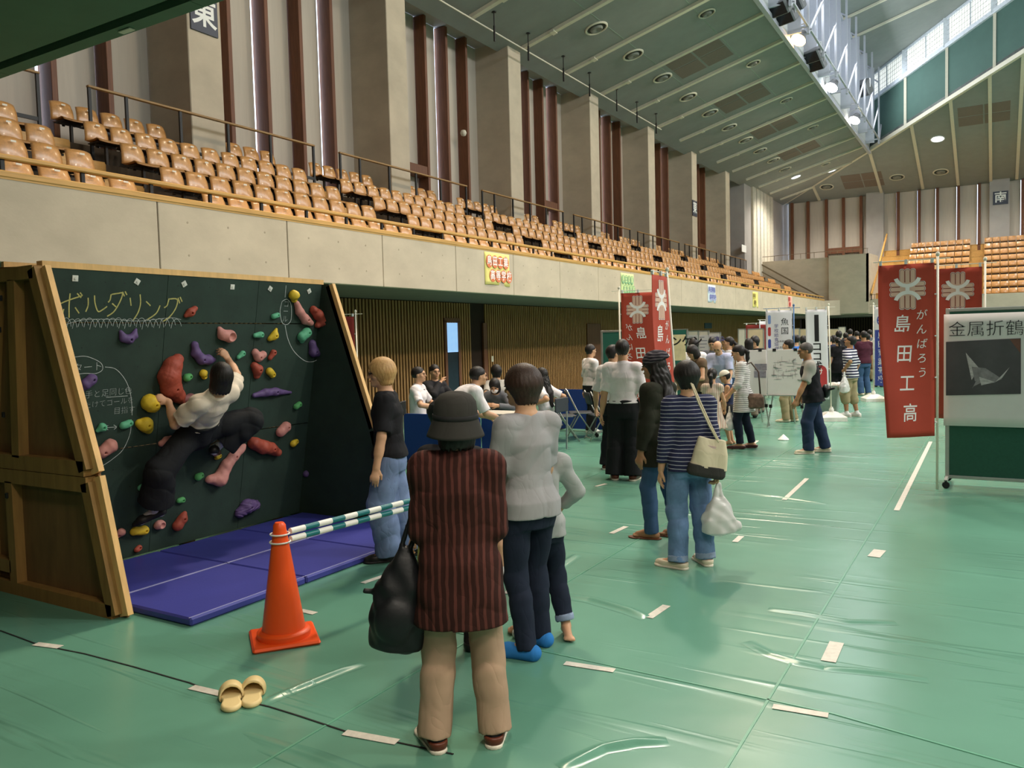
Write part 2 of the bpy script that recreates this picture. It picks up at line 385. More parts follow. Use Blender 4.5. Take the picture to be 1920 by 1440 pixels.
# raised folds in the sheets
def fold(name, pts, hgt, w):
    P = [onz(*p, 0) for p in pts]; n = len(P)
    mb = MB(); rows = []
    N = 24
    for i in range(N+1):
        t = i/N*(n-1); k = min(int(t), n-2); f = t-k; f = f*f*(3-2*f)*.5+f*.5
        p = P[k]*(1-f)+P[k+1]*f; d = P[min(k+1, n-1)]-P[k]; d = d/np.linalg.norm(d); nx = np.array([-d[1], d[0], 0]); e = math.sin(PI*i/N)**.6+.02
        rows.append([p+nx*w*s+np.array([0, 0, .0008+hgt*e*math.exp(-(s*2.2)**2)]) for s in np.linspace(-1, 1, 13)])
    vs = [v for r in rows for v in r]; mb.add(vs, [(i*13+j, i*13+j+1, (i+1)*13+j+1, (i+1)*13+j) for i in range(N) for j in range(12)])
    struct(name, mb, M_floor, smooth=True)
fold('floor_fold_1', [(1050, 1440), (1130, 1404), (1190, 1393), (1252, 1390)], .022, .05)
fold('floor_fold_2', [(490, 1318), (560, 1290), (640, 1258), (680, 1245)], .018, .05)
fold('floor_fold_3', [(1400, 1203), (1445, 1228), (1500, 1244), (1545, 1252)], .014, .05)
fold('floor_fold_4', [(1035, 1112), (1110, 1125), (1180, 1145), (1215, 1158)], .022, .07)
fold('floor_fold_5', [(1545, 1252), (1600, 1257), (1660, 1263), (1740, 1274)], .010, .05)
fold('floor_fold_6', [(1440, 1142), (1500, 1150), (1590, 1166), (1680, 1167)], .010, .05)
fold('floor_fold_7', [(1330, 916), (1400, 925), (1460, 932), (1550, 945)], .010, .05)
fold('floor_fold_8', [(1010, 1080), (1045, 1065), (1082, 1040)], .02, .06)
# ---- gallery front (concrete) with panel joints, and its soffit
fz0, fz1 = 2.73, 3.66
gm = MB(); jy = [7.27-2.3*2, 6.79, 9.03, 11.28, 13.55]
while jy[-1] < 54: jy.append(jy[-1]+2.27)
jy[0] = YN; jy[-1] = 54.3
for a, b in zip(jy[:-1], jy[1:]): gm.rbox((XF-.14, a+.006, fz0), (XF, b-.006, fz1), .008)
gm.m = 1; gm.box((XF-.135, YN, fz0+.01), (XF-.02, 54.2, fz1-.01))
# tie-holes of the formwork
gm.m = 2
for a, b in zip(jy[:-1], jy[1:]):
    for fx in (.2, .5, .8):
        for z in (2.98, 3.42):
            gm.lathe([(.016, 0), (.016, .0015)], (XF, a+(b-a)*fx, z), 8, Matrix.Rotation(PI/2, 4, 'Y'))
M_hole = mat('concrete_tie_hole', 'a39682', .9)
struct('wall_east_gallery_front', gm, [M_conc, M_seam, M_hole])
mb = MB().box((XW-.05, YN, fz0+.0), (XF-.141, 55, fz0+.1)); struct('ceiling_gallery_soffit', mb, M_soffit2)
# turn of the gallery front into the south side
mb = MB(); mb.prism([(XF, 54.3, fz0), (XF, 54.3, fz1), (-8.3, 55.2, fz1), (-8.3, 55.2, fz0)], (-.08, .12, 0)); mb.prism([(-8.3, 55.2, fz0), (-8.3, 55.2, fz1), (12, 55.2, fz1), (12, 55.2, fz0)], (0, .14, 0))
struct('wall_south_gallery_front', mb, M_conc)
mb = MB().box((-12, 55.34, 2.6), (14, 62.6, 2.73)); struct('ceiling_south_soffit', mb, M_soffit2)
# curb timber and hand rail along the gallery
mb = MB().rbox((XF-.16, YN, fz1), (XF+.012, 54.3, 3.735), .01); mb.box((XF-.1, YN, fz1-.02), (XF+.004, 54.3, fz1))
struct('trim_2', mb, M_oak)
rail = thing('handrail', 'long oak handrail on black posts along the concrete gallery front of the east stand', 'handrail', (XF-.07, 8, 3.735))
mb = MB().rbox((-.055, YN-8, .13), (.055, 46.3, .185), .012); mb.build('top_rail', M_oak, rail)
yy = [4.0+.92*i for i in range(54)]
pm = MB().rbox((-.018, -.025, 0), (.018, .025, .135), .004); post0 = None
for y in yy:
    if post0 is None: post0 = pm.build('post', M_black, rail); o = post0
    else: o = post0.copy(); C.objects.link(o); o.parent = rail
    o.location = (0, y-8, 0)
# ---- timber-slatted wall under the gallery
mb = MB(); mb.box((XW-.25, YN, 0), (XW-.04, 62.5, fz0))
mb.m = 1
DO = [(18.0, 18.55), ]                                   # gap of the open door
y = 5.0
while y < 60:
    if not any(a-.06 < y < b+.06 for a, b in DO): mb.box((XW-.04, y, 0), (XW, y+.055, fz0-.02))
    y += .113
struct('wall_east', mb, [M_slatback, M_slat])
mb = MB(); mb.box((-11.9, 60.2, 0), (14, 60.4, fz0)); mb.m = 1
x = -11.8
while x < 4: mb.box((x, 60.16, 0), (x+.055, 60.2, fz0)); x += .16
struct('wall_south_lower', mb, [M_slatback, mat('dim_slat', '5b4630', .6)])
# door with a tall pane, seen between the slats
dy0, dy1 = [onx(x, 640, XW)[1] for x in (837, 858)]
dr = MB(); w = .1
dr.box((XW-.03, dy0-w, 0), (XW+.03, dy0, 2.25)); dr.box((XW-.03, dy1, 0), (XW+.03, dy1+w, 2.25)); dr.box((XW-.03, dy0-w, 2.22), (XW+.03, dy1+w, 2.32))
d1 = struct('door_1', dr, M_wood_dk)
dr = MB().box((XW-.02, dy0, 1.45), (XW+.012, dy1, 2.2)); dr.build('pane', mat('bright_blue_door_glass', 'b8d8ff', .2, emit='8fbdf2', estr=.75), d1)
dr = MB().box((XW-.02, dy0, .1), (XW+.012, dy1, 1.45)); dr.build('dark_pane', mat('dim_door_glass', '22303a', .2), d1)
for nme, xa, xb, yt in (('door_2', 905, 912, 615), ('door_3', 1100, 1125, 612)):
    a = onx(xa, 640, XW)[1]; b = onx(xb, 640, XW)[1]; mb = MB().box((XW-.02, a, 0), (XW+.035, b, 2.2)); struct(nme, mb, M_wood_dk)
# light switch plate on the slats
p = onx(923, 673, XW); mb = MB().rbox((XW, p[1]-.05, p[2]-.08), (XW+.012, p[1]+.05, p[2]+.08), .004); tag(mb.build('switch_plate', M_rail), 'small cream plate on the slatted wall right of the dark door post', 'switch plate')
p = onx(1327, 611, XW); mb = MB().rbox((XW, p[1]-.55, p[2]-.12), (XW+.04, p[1]+.55, p[2]+.14), .01); tag(mb.build('wall_sign', mat('dark_teal_sign', '1f3d4a', .4)), 'dark teal box sign high on slatted wall above the exhibition panels', 'sign')
# ---- stand: stepped timber floors
ROWX = [-(10.0+.945*k) for k in range(5)]; ROWZ = [4.03+.495*k for k in range(5)]
mb = MB()
for k in range(5):
    x1 = ROWX[k]+.52; x0 = ROWX[k]-.425 if k < 4 else XB
    mb.box((x0, YN, ROWZ[k]-1.2), (x1 if k else XF-.14, 54, ROWZ[k]-.8))
struct('floor_east_stand', mb, mat('dark_stand_floor', '54483a', .7, var=.15))
# aisles with oak steps
AIS = [(7.07+6.07*k, 8.02+6.07*k) for k in range(-1, 8)]
for i, (a, b) in enumerate(AIS):
    mb = MB()
    for k in range(5):
        z = ROWZ[k]-.8; x1 = ROWX[k]+.52
        mb.box((ROWX[k]-.43, a, z), (x1+.01, b, z+.03))
        if k: mb.box((x1+.0, a, z-.25), (x1+.32, b, z-.2)); mb.box((x1+.012, a, z-.495), (x1+.03, b, z)); mb.box((x1+.3, a, z-.495), (x1+.32, b, z-.2))
    struct('trim_%d' % (3+i), mb, M_oak)
# ---- back wall: columns, timber fins, blinds, windows
mb = MB()
for k in range(-1, 8):
    yc = Y0C+BAY*k
    if yc > 55: break
    mb.rbox((XB-.2, yc, 2.8), (XC, yc+.80, ZE+.35), .015)
struct('wall_east_columns', mb, M_conc)
mb = MB().box((XB-.35, YN, 2.8), (XB-.2, YS, ZE+.4)); struct('wall_east_upper', mb, M_conc_grey)
lt = MB()
for k in range(-1, 8):
    yc = Y0C+BAY*k+.80; lt.box((XB-.2, yc, 11.25), (XC-.38, min(yc+BAY-.80, YS), ZE+.6))
struct('wall_east_lintel', lt, M_conc_grey)
wn = 0
for k in range(-2, 7):
    yc = Y0C+BAY*k; wn += 1
    ys = [yc+.80+.98+1.07*i for i in range(4)]
    edges = [yc+.80]+ys+[yc+BAY]
    z0 = 5.2
    mb = MB().box((XB-.19, yc+.80, z0), (XB-.17, yc+BAY, 11.24)); w_ = struct('window_%d' % wn, mb, M_day)
    fn = MB()
    for y in ys: fn.rbox((XB-.15, y-.055, z0), (XB+.27, y+.055, 11.22), .006)
    fn.build('window_frame', M_wood_dk, w_)
    bl = MB()
    for a, b in zip(edges[:-1], edges[1:]):
        g = (.02, .075, .03, .05, .01)[int((a*7) % 5)] if b != edges[-1] else -.05
        bl.box((XB-.12, a+.03, z0), (XB-.10, b-.055-g, 11.24))
    bl.build('roller_blind', M_blind, w_)
    if k in (1, 2, 5):                                   # bays with a low door: transom between two fins
        i = 0 if k == 1 else 3
        tr = MB().rbox((XB-.05, edges[i]+(0 if i == 0 else .05), 6.55), (XB+.25, edges[i]+1.1+.98*(i == 0), 6.85), .01); tr.build('transom', M_wood_dk, w_)
# hand rails before the top row
for k in range(-1, 7):
    a = 8.29+6.07*k; b = a+5.27
    which = {-1: 'nearest, half hidden by the dark soffit', 0: 'second from the near end', 1: 'third from the near end', 2: 'fourth from the near end', 3: 'fifth from the near end', 4: 'sixth from the near end', 5: 'seventh from the near end', 6: 'farthest, by the corner'}[k]
    r = thing('guard_rail', 'black-posted guard rail before the top seat row, '+which, 'guard rail', (-13.1, a, 5.0), 0, 'guard rails of the top seat row')
    MB().rbox((-.035, 0, 1.14), (.035, b-a, 1.18), .008).build('top_rail', mat('oak_brown_cap_rail', '9a7748', .5, var=.15, nscale=5, stretch=(1, .4, 1)), r)
    MB().box((-.015, 0, .40), (.015, b-a, .46)).build('bottom_rail', M_black, r)
    for i in range(6):
        MB().box((-.02, -.025, -.25), (.02, .025, 1.14)).build('post', M_black, r).location = (0, (b-a-.06)*[0, .13, .34, .55, .76, 1][i]+.03, 0)
# ---- seats
def seat_proto():
    t = thing('stadium_seat', 'seat', 'seat', (0, 0, 0)); W = .205
    def back(u, v):
        x = (u*2-1); z = v
        bow = .045*(1-x*x)                                # wraps round the sitter
        yb = .10*z*z-.04*z
        s = W*(1-.10*v*v)
        return (x*s, -(bow)*1.0+.02+yb*1.0, -.34*(1-z)+.0+(-.018*abs(x)**3*(z > .8)))
    mb = MB().sheet(back, 10, 6, .014); mb.build('backrest', M_ply, t, True)
    def pan(u, v):
        x = (u*2-1); s = v
        y = -.02-.36*s; z = -.36-.02*math.sin(s*PI)+(.03*s)-(.075*max(0, (s-.72)/.28)**2)
        return (x*W*1.0, y, z+.012*x*x)
    mb = MB().sheet(pan, 8, 9, .014); mb.build('seat_pan', M_plyedge, t, True)
    mb = MB().box((-W*.92, -.32, -.405), (W*.92, -.03, -.39)); mb.box((-.02, -.25, -.80), (.02, -.2, -.40)); mb.box((-.18, -.24, -.45), (.18, -.21, -.42)); mb.box((-.02, -.02, -.42), (.02, .01, -.20))
    mb.build('seat_support', M_under, t)
    mb = MB().box((-.035, -.036, -.075), (.035, -.03, -.05)); mb.build('number_plate', M_numplate, t)
    return t
seat0 = seat_proto(); nseat = 0; far_seats = []; used0 = False
def put_seat(loc, rz, label, group):
    global nseat, used0
    if not used0: o = seat0; used0 = True
    else: o = copy_tree(seat0)
    o.location = loc; o.rotation_euler = (0, 0, rz); o['label'] = label; o['group'] = group
spots = []
SECT = ['nearest', 'second', 'third', 'fourth', 'fifth', 'sixth', 'seventh', 'eighth', 'ninth']
for k in range(5):
    for si in range(-1, 8):
        a = 8.02+6.07*si; n = 11
        for i in range(n):
            y = a+.23+.46*i
            if y < 4.6 or y > 52.5 or (k == 4 and y > 47): continue
            if k == 4 and any(Y0C+BAY*j-.30 < y < Y0C+BAY*j+1.03 for j in range(-1, 8)): continue
            spots.append((k, si, i, y))
spots.sort(key=lambda s: s[3])
rows_w = ['front', 'second', 'third', 'fourth', 'top']
for n, (k, si, i, y) in enumerate(spots):
    loc = (ROWX[k], y, ROWZ[k])
    if n < 300:
        put_seat(loc, PI/2, 'plywood seat, %s row of east stand, %s block from near end, %s seat in it' % (rows_w[k], SECT[si+1], ORD[i]), 'plywood seats of the east stand')
    else: far_seats.append((loc, PI/2))
for j in range(9):
    for bx, n in ((-5.02, 8), (-.72, 7)):
        for i in range(n): far_seats.append(((bx+.22+.44*i, 55.75+.75*j, 3.98+.445*j), 0))
fs = MB()
for (loc, rz) in far_seats:
    M = Matrix.Translation(loc) @ Matrix.Rotation(rz, 4, 'Z')
    def tb(u, v):
        x = u*2-1; return M @ Vector((x*.2, -.045*(1-x*x)+.02+.06*v*v, -.25*(1-v)))
    fs.m = 0; fs.sheet(tb, 4, 2, .016)
    fs.m = 1; fs.box((-.2, -.34, -.325), (.2, -.02, -.30), M); fs.box((-.2, -.35, -.34), (.2, -.335, -.295), M)
    fs.m = 2; fs.box((-.19, -.30, -.62), (.19, -.2, -.345), M); fs.box((-.19, -.33, -.345), (.19, -.04, -.33), M)
tag(fs.build('distant_seating', [M_ply, M_plyedge, M_under]), 'far rows of plywood seats beyond the counted blocks and across the south stand', 'seating', None, 'stuff')
# ---- south stand
mb = MB()
for j in range(10):
    y = 55.35+.75*j; mb.box((-6.8, y, 2.8), (12, y+.75+(0 if j < 9 else .6), 3.18+.445*j))
    mb.box((-6.8, y-.02, 3.18+.445*j-.03), (12, y, 3.18+.445*j+.004))
struct('floor_south_stand', mb, M_oak)
mb = MB(); mb.box((-13.8, 55.35, 2.8), (-9.2, 58, 6.45)); mb.box((-9.2, 55.0, 2.8), (-6.85, 58, 6.5))
mb.prism([(-6.85, 55.0, 3.5), (-6.85, 55.0, 6.5), (-6.6, 57.5, 6.5), (-6.6, 57.5, 3.5)], (-.15, 0, 0)); struct('wall_south_stair_block', mb, M_conc)
def railing(name, label, pts, zb, zt, n, m, th=.03):
    r = thing(name, label, 'railing', tuple(pts[0])); P0 = Vector(pts[0])
    mb = MB()
    for a, b in zip(pts[:-1], pts[1:]): mb.bar(Vector(a)-P0+Vector((0, 0, zt)), Vector(b)-P0+Vector((0, 0, zt)), th*1.6, th)
    mb.build('top_rail', m, r)
    for a, b in zip(pts[:-1], pts[1:]):
        a = Vector(a)-P0; b = Vector(b)-P0
        for i in range(n):
            p = a.lerp(b, (i+.1)/(n-.8)); MB().bar(p+Vector((0, 0, zb)), p+Vector((0, 0, zt)), .025, .025).build('post', m, r)
    return r
M_bronze = mat('bronze_brown_rail', '7a6a52', .5)
railing('railing', 'low brown railing on top of the concrete stair block in the far corner', [(-13.6, 55.4, 6.45), (-9.2, 55.3, 6.5), (-6.9, 55.1, 6.5)], 0, .32, 6, M_bronze)
railing('railing', 'thin railing on the south gallery front below the stair block', [(-8.2, 55.25, 3.66), (-4.9, 55.25, 3.66)], 0, .28, 5, M_bronze)
r = thing('stair_handrail', 'brown double handrail sloping down the far concrete corner to the gallery front', 'handrail', (-9.6, 54.9, 3.9))
MB().bar((0, 0, 0), (-4.0, .3, 2.45), .06, .09).build('upper_rail', M_bronze, r); MB().bar((-.2, .02, -.35), (-4.0, .3, 1.98), .06, .07).build('lower_rail', M_bronze, r)
r = thing('stair_handrail', 'oak plank handrail climbing beside the far south stand aisle', 'handrail', (-6.72, 55.2, 3.6))
MB().bar((0, 0, .35), (.25, 6.0, 4.6), .09, .16).build('plank', M_oak, r); MB().bar((0, 0, 0), (0, 0, .35), .05, .05).build('post', M_black, r)
# ---- south wall
mb = MB().box((-14.6, YS, 2.7), (14, YS+.2, ZE+.3)); struct('wall_south', mb, M_conc_grey)
k6 = YS/60.3
sx = [x*k6 for x in (-12.47, -11.38, -10.17, -9.06, -7.94, -5.66, -4.41, -3.35, -2.15, -.99, 1.35)]
bl = MB().box((-13.2, YS-.1, 6.0), (6, YS-.05, ZE+.1)); bw = struct('window_20', bl, M_day)
bl = MB()
for a, b in zip(sx[:-1], sx[1:]): bl.box((a+.04, YS-.14, 5.9), (b-.12, YS-.12, ZE+.1))
bl.box((-13.2, YS-.14, 5.9), (sx[0]-.12, YS-.12, ZE+.1)); bl.box((sx[-1]+.1, YS-.14, 5.9), (6, YS-.12, ZE+.1)); bl.build('roller_blind', M_blind, bw)
fn = MB()
for x in sx: fn.box((x-.09, YS-.42, 5.6), (x+.09, YS-.1, ZE+.05))
fn.box((sx[2], YS-.4, 7.25), (sx[4], YS-.15, 7.65)); fn.box((sx[2]+.1, YS-.3, 6.1), (sx[4], YS-.16, 6.5)); fn.build('window_frame', M_wood_dk, bw)
mb = MB()
for px in (1644, 1876): x = ony(px, 400, YS)[0]; mb.box((x-.62, YS-.6, 2.8), (x+.5, YS, ZE+.2))
struct('wall_south_columns', mb, M_conc_grey)
# corner with pale vertical boards
mb = MB()
yb = [onx(x, 440, XC)[1] for x in (1412, 1450)]
n = 6
for i in range(n):
    a = yb[0]+(yb[1]-yb[0])*i/n; b = yb[0]+(yb[1]-yb[0])*(i+1)/n; mb.box((XC-.9, a+.08, 5.4), (XC+.02, b-.08, ZE+.1))
struct('wall_east_corner_boards', mb, mat('pale_corner_board', 'c9c2b2', .7))
mb = MB().box((XB-.2, yb[0]-1.6, 2.8), (XC-.12, YS, ZE+.3)); struct('wall_east_corner', mb, M_conc_grey)
# ---- signs with compass characters
def plaque(label, c, ex, ez, w, h, txt, ts):
    c, ex, ez = Vector(c), Vector(ex), Vector(ez); n = ex.cross(ez)
    t = thing('direction_sign', label, 'sign', tuple(c))
    MB().prism([(-ex*w/2-ez*h/2), (ex*w/2-ez*h/2), (ex*w/2+ez*h/2), (-ex*w/2+ez*h/2)], n*.03).build('plaque', M_navy, t)
    mb = MB(); add_text(mb, txt, ts, lambda x, y: ex*x+ez*y+n*.034, .012); mb.build('lettering', M_letter, t)
p = onx(381, 28, XC); plaque('dark square sign reading east on the nearest tall column', (XC, p[1], p[2]), (0, 1, 0), (0, 0, 1), .64, .72, '東', .60)
p = onx(1302, 391, XC); plaque('small dark sign reading east on a far column near the corner', (XC, p[1], p[2]), (0, 1, 0), (0, 0, 1), .70, .80, '東', .62)
p = ony(1876, 371, YS-.6); plaque('dark square sign reading south on the far wall column', (p[0], YS-.6, p[2]), (1, 0, 0), (0, 0, 1), .85, .85, '南', .72)
p = onx(1398, 466, XC); MB().box((XC-.12, p[1]-.5, p[2]-.22), (XC-.09, p[1]+.5, p[2]+.22)).build('wall_notice', M_letter, None, label='small white notice on the grey far corner wall', category='notice')
p = onx(866, 250, XB+.3)
mb = MB().lathe([(0, -.10), (.07, -.08), (.1, 0), (.07, .08), (0, .1)], (XB+.36, p[1], p[2]), 12); mb.build('wall_speaker', M_rail, None, True, label='small round fitting on a timber fin between the second and third columns', category='fitting')
# ================================================================== CEILING
def zc(x): return ZE+SL*(x-XC)
YH = YS-(XT+13.8)                                        # where the hip meets the truss line
def zs(y): return ZE+SL*(YS-y)
mb = MB(); T = .25
a = [(XC-.4, YN, zc(XC-.4)), (XT, YN, zc(XT)), (XT, YH, zc(XT)), (XC-.4, YS-.05, zc(XC-.4))]; mb.prism(a, (0, 0, T)); struct('ceiling', mb, M_ceil)
RX, RY = 2.1, YS-(2.1+13.8); UPZ = 4.5
mb = MB(); mb.prism([(-13.8, YS, ZE), (18, YS, ZE), (RX, RY, zs(RY)), ], (0, 0, T)); struct('ceiling_south', mb, M_ceil)
mb = MB(); mb.prism([(XT, YN, zc(XT)+UPZ), (RX, YN, zc(RX)+UPZ), (RX, RY, zc(RX)+UPZ), (XT, YH, zc(XT)+UPZ)], (0, 0, T)); mb.prism([(RX, YN, zc(RX)+UPZ), (11.06, YN, zc(XT)+UPZ), (11.06, YH, zc(XT)+UPZ), (RX, RY, zc(RX)+UPZ)], (0, 0, T)); struct('ceiling_upper', mb, M_ceil)
mb = MB(); mb.prism([(11.06, YN, zc(XT)), (18, YN, ZE), (18, YS, ZE), (11.06, YH, zc(XT))], (0, 0, T)); struct('ceiling_west', mb, M_ceil)
# diagonal wall over the hip with its window band
A = Vector((XT, YH, zc(XT))); B = Vector((RX, RY, zc(RX))); dn = Vector((1, 1, 0)).normalized()*.2
mb = MB(); mb.prism([A, B, B+Vector((0, 0, 2.9)), A+Vector((0, 0, 2.9))], dn); struct('wall_south_gable', mb, mat('deep_green_board', '48655d', .8, var=.05, nscale=2))
mb = MB(); mb.prism([A+Vector((0, 0, 3.0)), B+Vector((0, 0, 3.0)), B+Vector((0, 0, 4.4)), A+Vector((0, 0, 4.4))], dn*.5); wg = struct('window_30', mb, M_day_dim)
fr = MB(); d = B-A; NP = 4
fr.bar(A+Vector((0, 0, 2.95)), B+Vector((0, 0, 2.95)), .3, .22); fr.bar(A+Vector((0, 0, 4.42)), B+Vector((0, 0, 4.42)), .2, .14)
for i in range(NP*2+1):
    p = A+d*(i/NP/2); w = .42 if i % 2 == 0 else .06
    fr.bar(p+Vector((0, 0, 2.9)), p+Vector((0, 0, 4.45)), w, .16)
fr.build('window_frame', mat('pale_blue_white_frame', 'd7dde6', .5), wg)
ms = MB()
for i in range(NP*40): p = A+d*(i/NP/18)-dn*.3; ms.bar(p+Vector((0, 0, 3.0)), p+Vector((0, 0, 4.4)), .014, .014)
for z in (3.25, 3.5, 3.75, 4.0, 4.25): ms.bar(A-dn*.3+Vector((0, 0, z)), B-dn*.3+Vector((0, 0, z)), .014, .014)
ms.build('window_mesh', mat('grey_wire_mesh', '9aa2aa', .5), wg)
mb = MB(); mb.bar(A+Vector((0, 0, 0))-dn*.3, B-dn*.3, .2, .22)
mb.bar(Vector((-13.6, YS-.2, ZE+.05)), A-dn*.1, .2, .14)
for i in range(1, 5): p = A+d*(i*.25)-dn*.25; mb.bar(p, p+Vector((0, 0, 2.9)), .14, .1)
struct('trim_20', mb, M_rail)
# ceiling ribs
mb = MB()
for k in range(-5, 15):
    y = 20.25+3.035*k
    xe = XT if y < YH else -13.8+(YS-y)
    if xe-XC < .3: continue
    mb.bar((XC+.25, y, zc(XC+.25)-.05), (xe-.05, y, zc(xe-.05)-.05), .17, .11)
    mb.bar((XC+1.3, y, zc(XC+1.3)-.09), (XC+1.45, y, zc(XC+1.45)-.09), .26, .06)
for k in range(13):
    y = 14.2+3.035*k; ye = YH-2
    if y > 50: break
    xe = min(RX, -13.8+(YS-y)); mb.bar((XT+.1, y, zc(XT)+UPZ-.05), (xe, y, zc(xe)+UPZ-.05), .15, .1)
for px in (1653, 1732, 1798, 1858, 1905):
    x = onplane(px, 360, (0, YS, ZE), V3((0, SL, 1)))[0]; ye = YS-(x+13.8)+.1
    mb.bar((x, YS-.5, zs(YS-.5)-.05), (x, ye, zs(ye)-.05), .17, .11)
x = -11.0; mb.bar((x, YS-.4, zs(YS-.4)-.05), (x, YS-(x+13.8)+.1, zs(YS-(x+13.8))-.05), .17, .11)
struct('trim_21', mb, M_rail)
NC = V3((-SL, 0, 1)); NS = V3((0, SL, 1))
# seams between ceiling boards
mb = MB()
for x in (-10.9, -8.6): mb.bar((x, YN, zc(x)-.002), (x, min(YH, YS-(x+13.8)), zc(x)-.002), .02, .006)
struct('trim_22', mb, mat('ceiling_board_seam', '96a79a', .8))
# brown perforated panel groups
ap = [[(1245, 105), (1330, 68), (1370, 108), (1292, 150)], [(1338, 185), (1412, 150), (1440, 178), (1370, 215)], [(1407, 237), (1462, 212), (1490, 235), (1437, 262)], [(1460, 285), (1512, 260), (1533, 275), (1483, 302)]]
for i, q in enumerate(ap):
    P = [onplane(*p, (XC, 0, ZE), NC) for p in q]; c = sum(P)/4; xs = [p[0] for p in P]; ys = [p[1] for p in P]; x0, x1, y0, y1 = min(xs)+.1, max(xs)-.1, min(ys), max(ys)
    y0, y1 = c[1]-1.2, c[1]+1.2; x0, x1 = c[0]-1.05, c[0]+1.05
    t = MB()
    for ix in range(2):
        for iy in range(2):
            a = x0+(x1-x0)*ix/2+.04; b = x0+(x1-x0)*(ix+1)/2-.04; e = y0+(y1-y0)*iy/2+.04; f = y0+(y1-y0)*(iy+1)/2-.04
            t.prism([(a, e, zc(a)-.012), (b, e, zc(b)-.012), (b, f, zc(b)-.012), (a, f, zc(a)-.012)], (0, 0, .01))
    tag(t.build('ceiling_panel', M_access), 'brown perforated ceiling panel group, %s from the near end of the east slope' % ORD[i], 'ceiling panel', 'brown panel groups in the ceiling')
for i, q in enumerate([[(1800, 190), (1890, 190), (1890, 235), (1800, 240)], [(1590, 325), (1640, 322), (1645, 352), (1595, 355)]]):
    c = sum(onplane(*p, (0, YS, ZE), NS) for p in q)/4; t = MB()
    for ix in range(2):
        for iy in range(2):
            a = c[0]-1.3+1.3*ix+.04; b = a+1.22; e = c[1]-1.1+1.1*iy; f = e+1.02; t.prism([(a, e, zs(e)-.012), (b, e, zs(e)-.012), (b, f, zs(f)-.012), (a, f, zs(f)-.012)], (0, 0, .01))
    tag(t.build('ceiling_panel', M_access), ('brown perforated panel group high on the south ceiling slope', 'brown perforated panel group low on the south slope by the hip')[i], 'ceiling panel', 'brown panel groups in the ceiling')
# round diffusers
vn = [(1118, 52), (1187, 102), (1242, 145), (1290, 181), (1331, 211), (1367, 238), (1398, 262), (1425, 282), (1450, 300), (1472, 317)]
vs_ = [(1325, 24), (1412, 118), (1474, 187), (1524, 238), (1548, 307)]
def diffuser(p, n, r, label, lit=False):
    q = Vector(n).normalized(); R = Vector((0, 0, 1)).rotation_difference(q).to_matrix().to_4x4()
    t = thing('ceiling_lamp' if lit else 'air_diffuser', label, 'ceiling lamp' if lit else 'air vent', tuple(V3(p)-unit(n)*.006), 0, 'lit lamps recessed in the ceiling' if lit else 'round air diffusers in the ceiling')
    MB().lathe([(r*1.12, 0), (r*1.12, -.03), (r, -.05), (r*.92, -.03), (r*.92, 0)], (0, 0, 0), 24, R).build('rim', M_rail if not lit else M_white, t, 'auto')
    if lit: MB().lathe([(r*.9, -.01), (r*.9, -.02), (.01, -.035)], (0, 0, 0), 24, R).build('lens', mat('lit_lamp_lens', 'ffffff', .3, emit='f4f8ff', estr=9.0), t)
    else:
        MB().lathe([(r*.92, -.004), (r*.92, -.008), (.01, -.008)], (0, 0, 0), 24, R).build('throat', M_ventdark, t); MB().lathe([(r*.62, -.005), (r*.62, -.05), (r*.5, -.09), (r*.2, -.09), (.01, -.05)], (0, 0, 0), 20, R).build('cone', M_vent, t, 'auto')
for i, p in enumerate(vn): diffuser(onplane(*p, (XC, 0, ZE), NC), NC, .34, 'round air diffuser in lower ceiling row, %s from the near end' % ORD[i])
for i, p in enumerate(vs_): diffuser(onplane(*p, (XC, 0, ZE), NC), NC, .26, 'smaller round diffuser in upper ceiling row, %s from the near end' % ORD[i])
for i, p in enumerate(((1682, 332), (1764, 322), (1550, 350))): diffuser(onplane(*p, (0, YS, ZE), NS), NS, .42, 'round air diffuser on the south slope, '+('above the left seat block', 'above the right seat block', 'beside the hip')[i])
for i, p in enumerate(((1492, 331), (1559, 319))): diffuser(onplane(*p, (XC, 0, ZE), NC), NC, .3, ('lit round lamp low on east ceiling slope near the hip', 'lit round lamp higher on east ceiling slope near the hip')[i], True)
diffuser(onplane(1758, 260, (0, YS, ZE), NS), NS, .36, 'brightest lit round lamp on the south ceiling slope', True)
# thin pipe along the ceiling edge and the hooks beside it
p = [onplane(*q, (XC, 0, ZE-.35), NC) for q in ((640, -113), (838, 8), (1240, 243))]
mb = MB().tube([tuple(p[0]), tuple(p[1]), tuple(p[2])], .022, 6); tag(mb.build('ceiling_pipe', M_rail), 'thin cream pipe slung under the green ceiling along the east wall', 'pipe')
for i, q in enumerate(((926, 22), (990, 62), (1056, 105), (1105, 136), (1156, 167), (1194, 191), (1230, 213))):
    b = onplane(q[0], q[1], (XC, 0, ZE), NC); mb = MB().lathe([(.07, 0), (.07, -.02), (.01, -.03)], b, 10); mb.box((b[0]-.012, b[1]-.012, b[2]-.5), (b[0]+.012, b[1]+.012, b[2])); mb.box((b[0]-.022, b[1]-.022, b[2]-.85), (b[0]+.022, b[1]+.022, b[2]-.4))
    tag(mb.build('ceiling_hook', M_black), 'black hanging rod under the ceiling edge, %s from the near end' % ORD[i], 'hook', 'black rods under the ceiling edge')
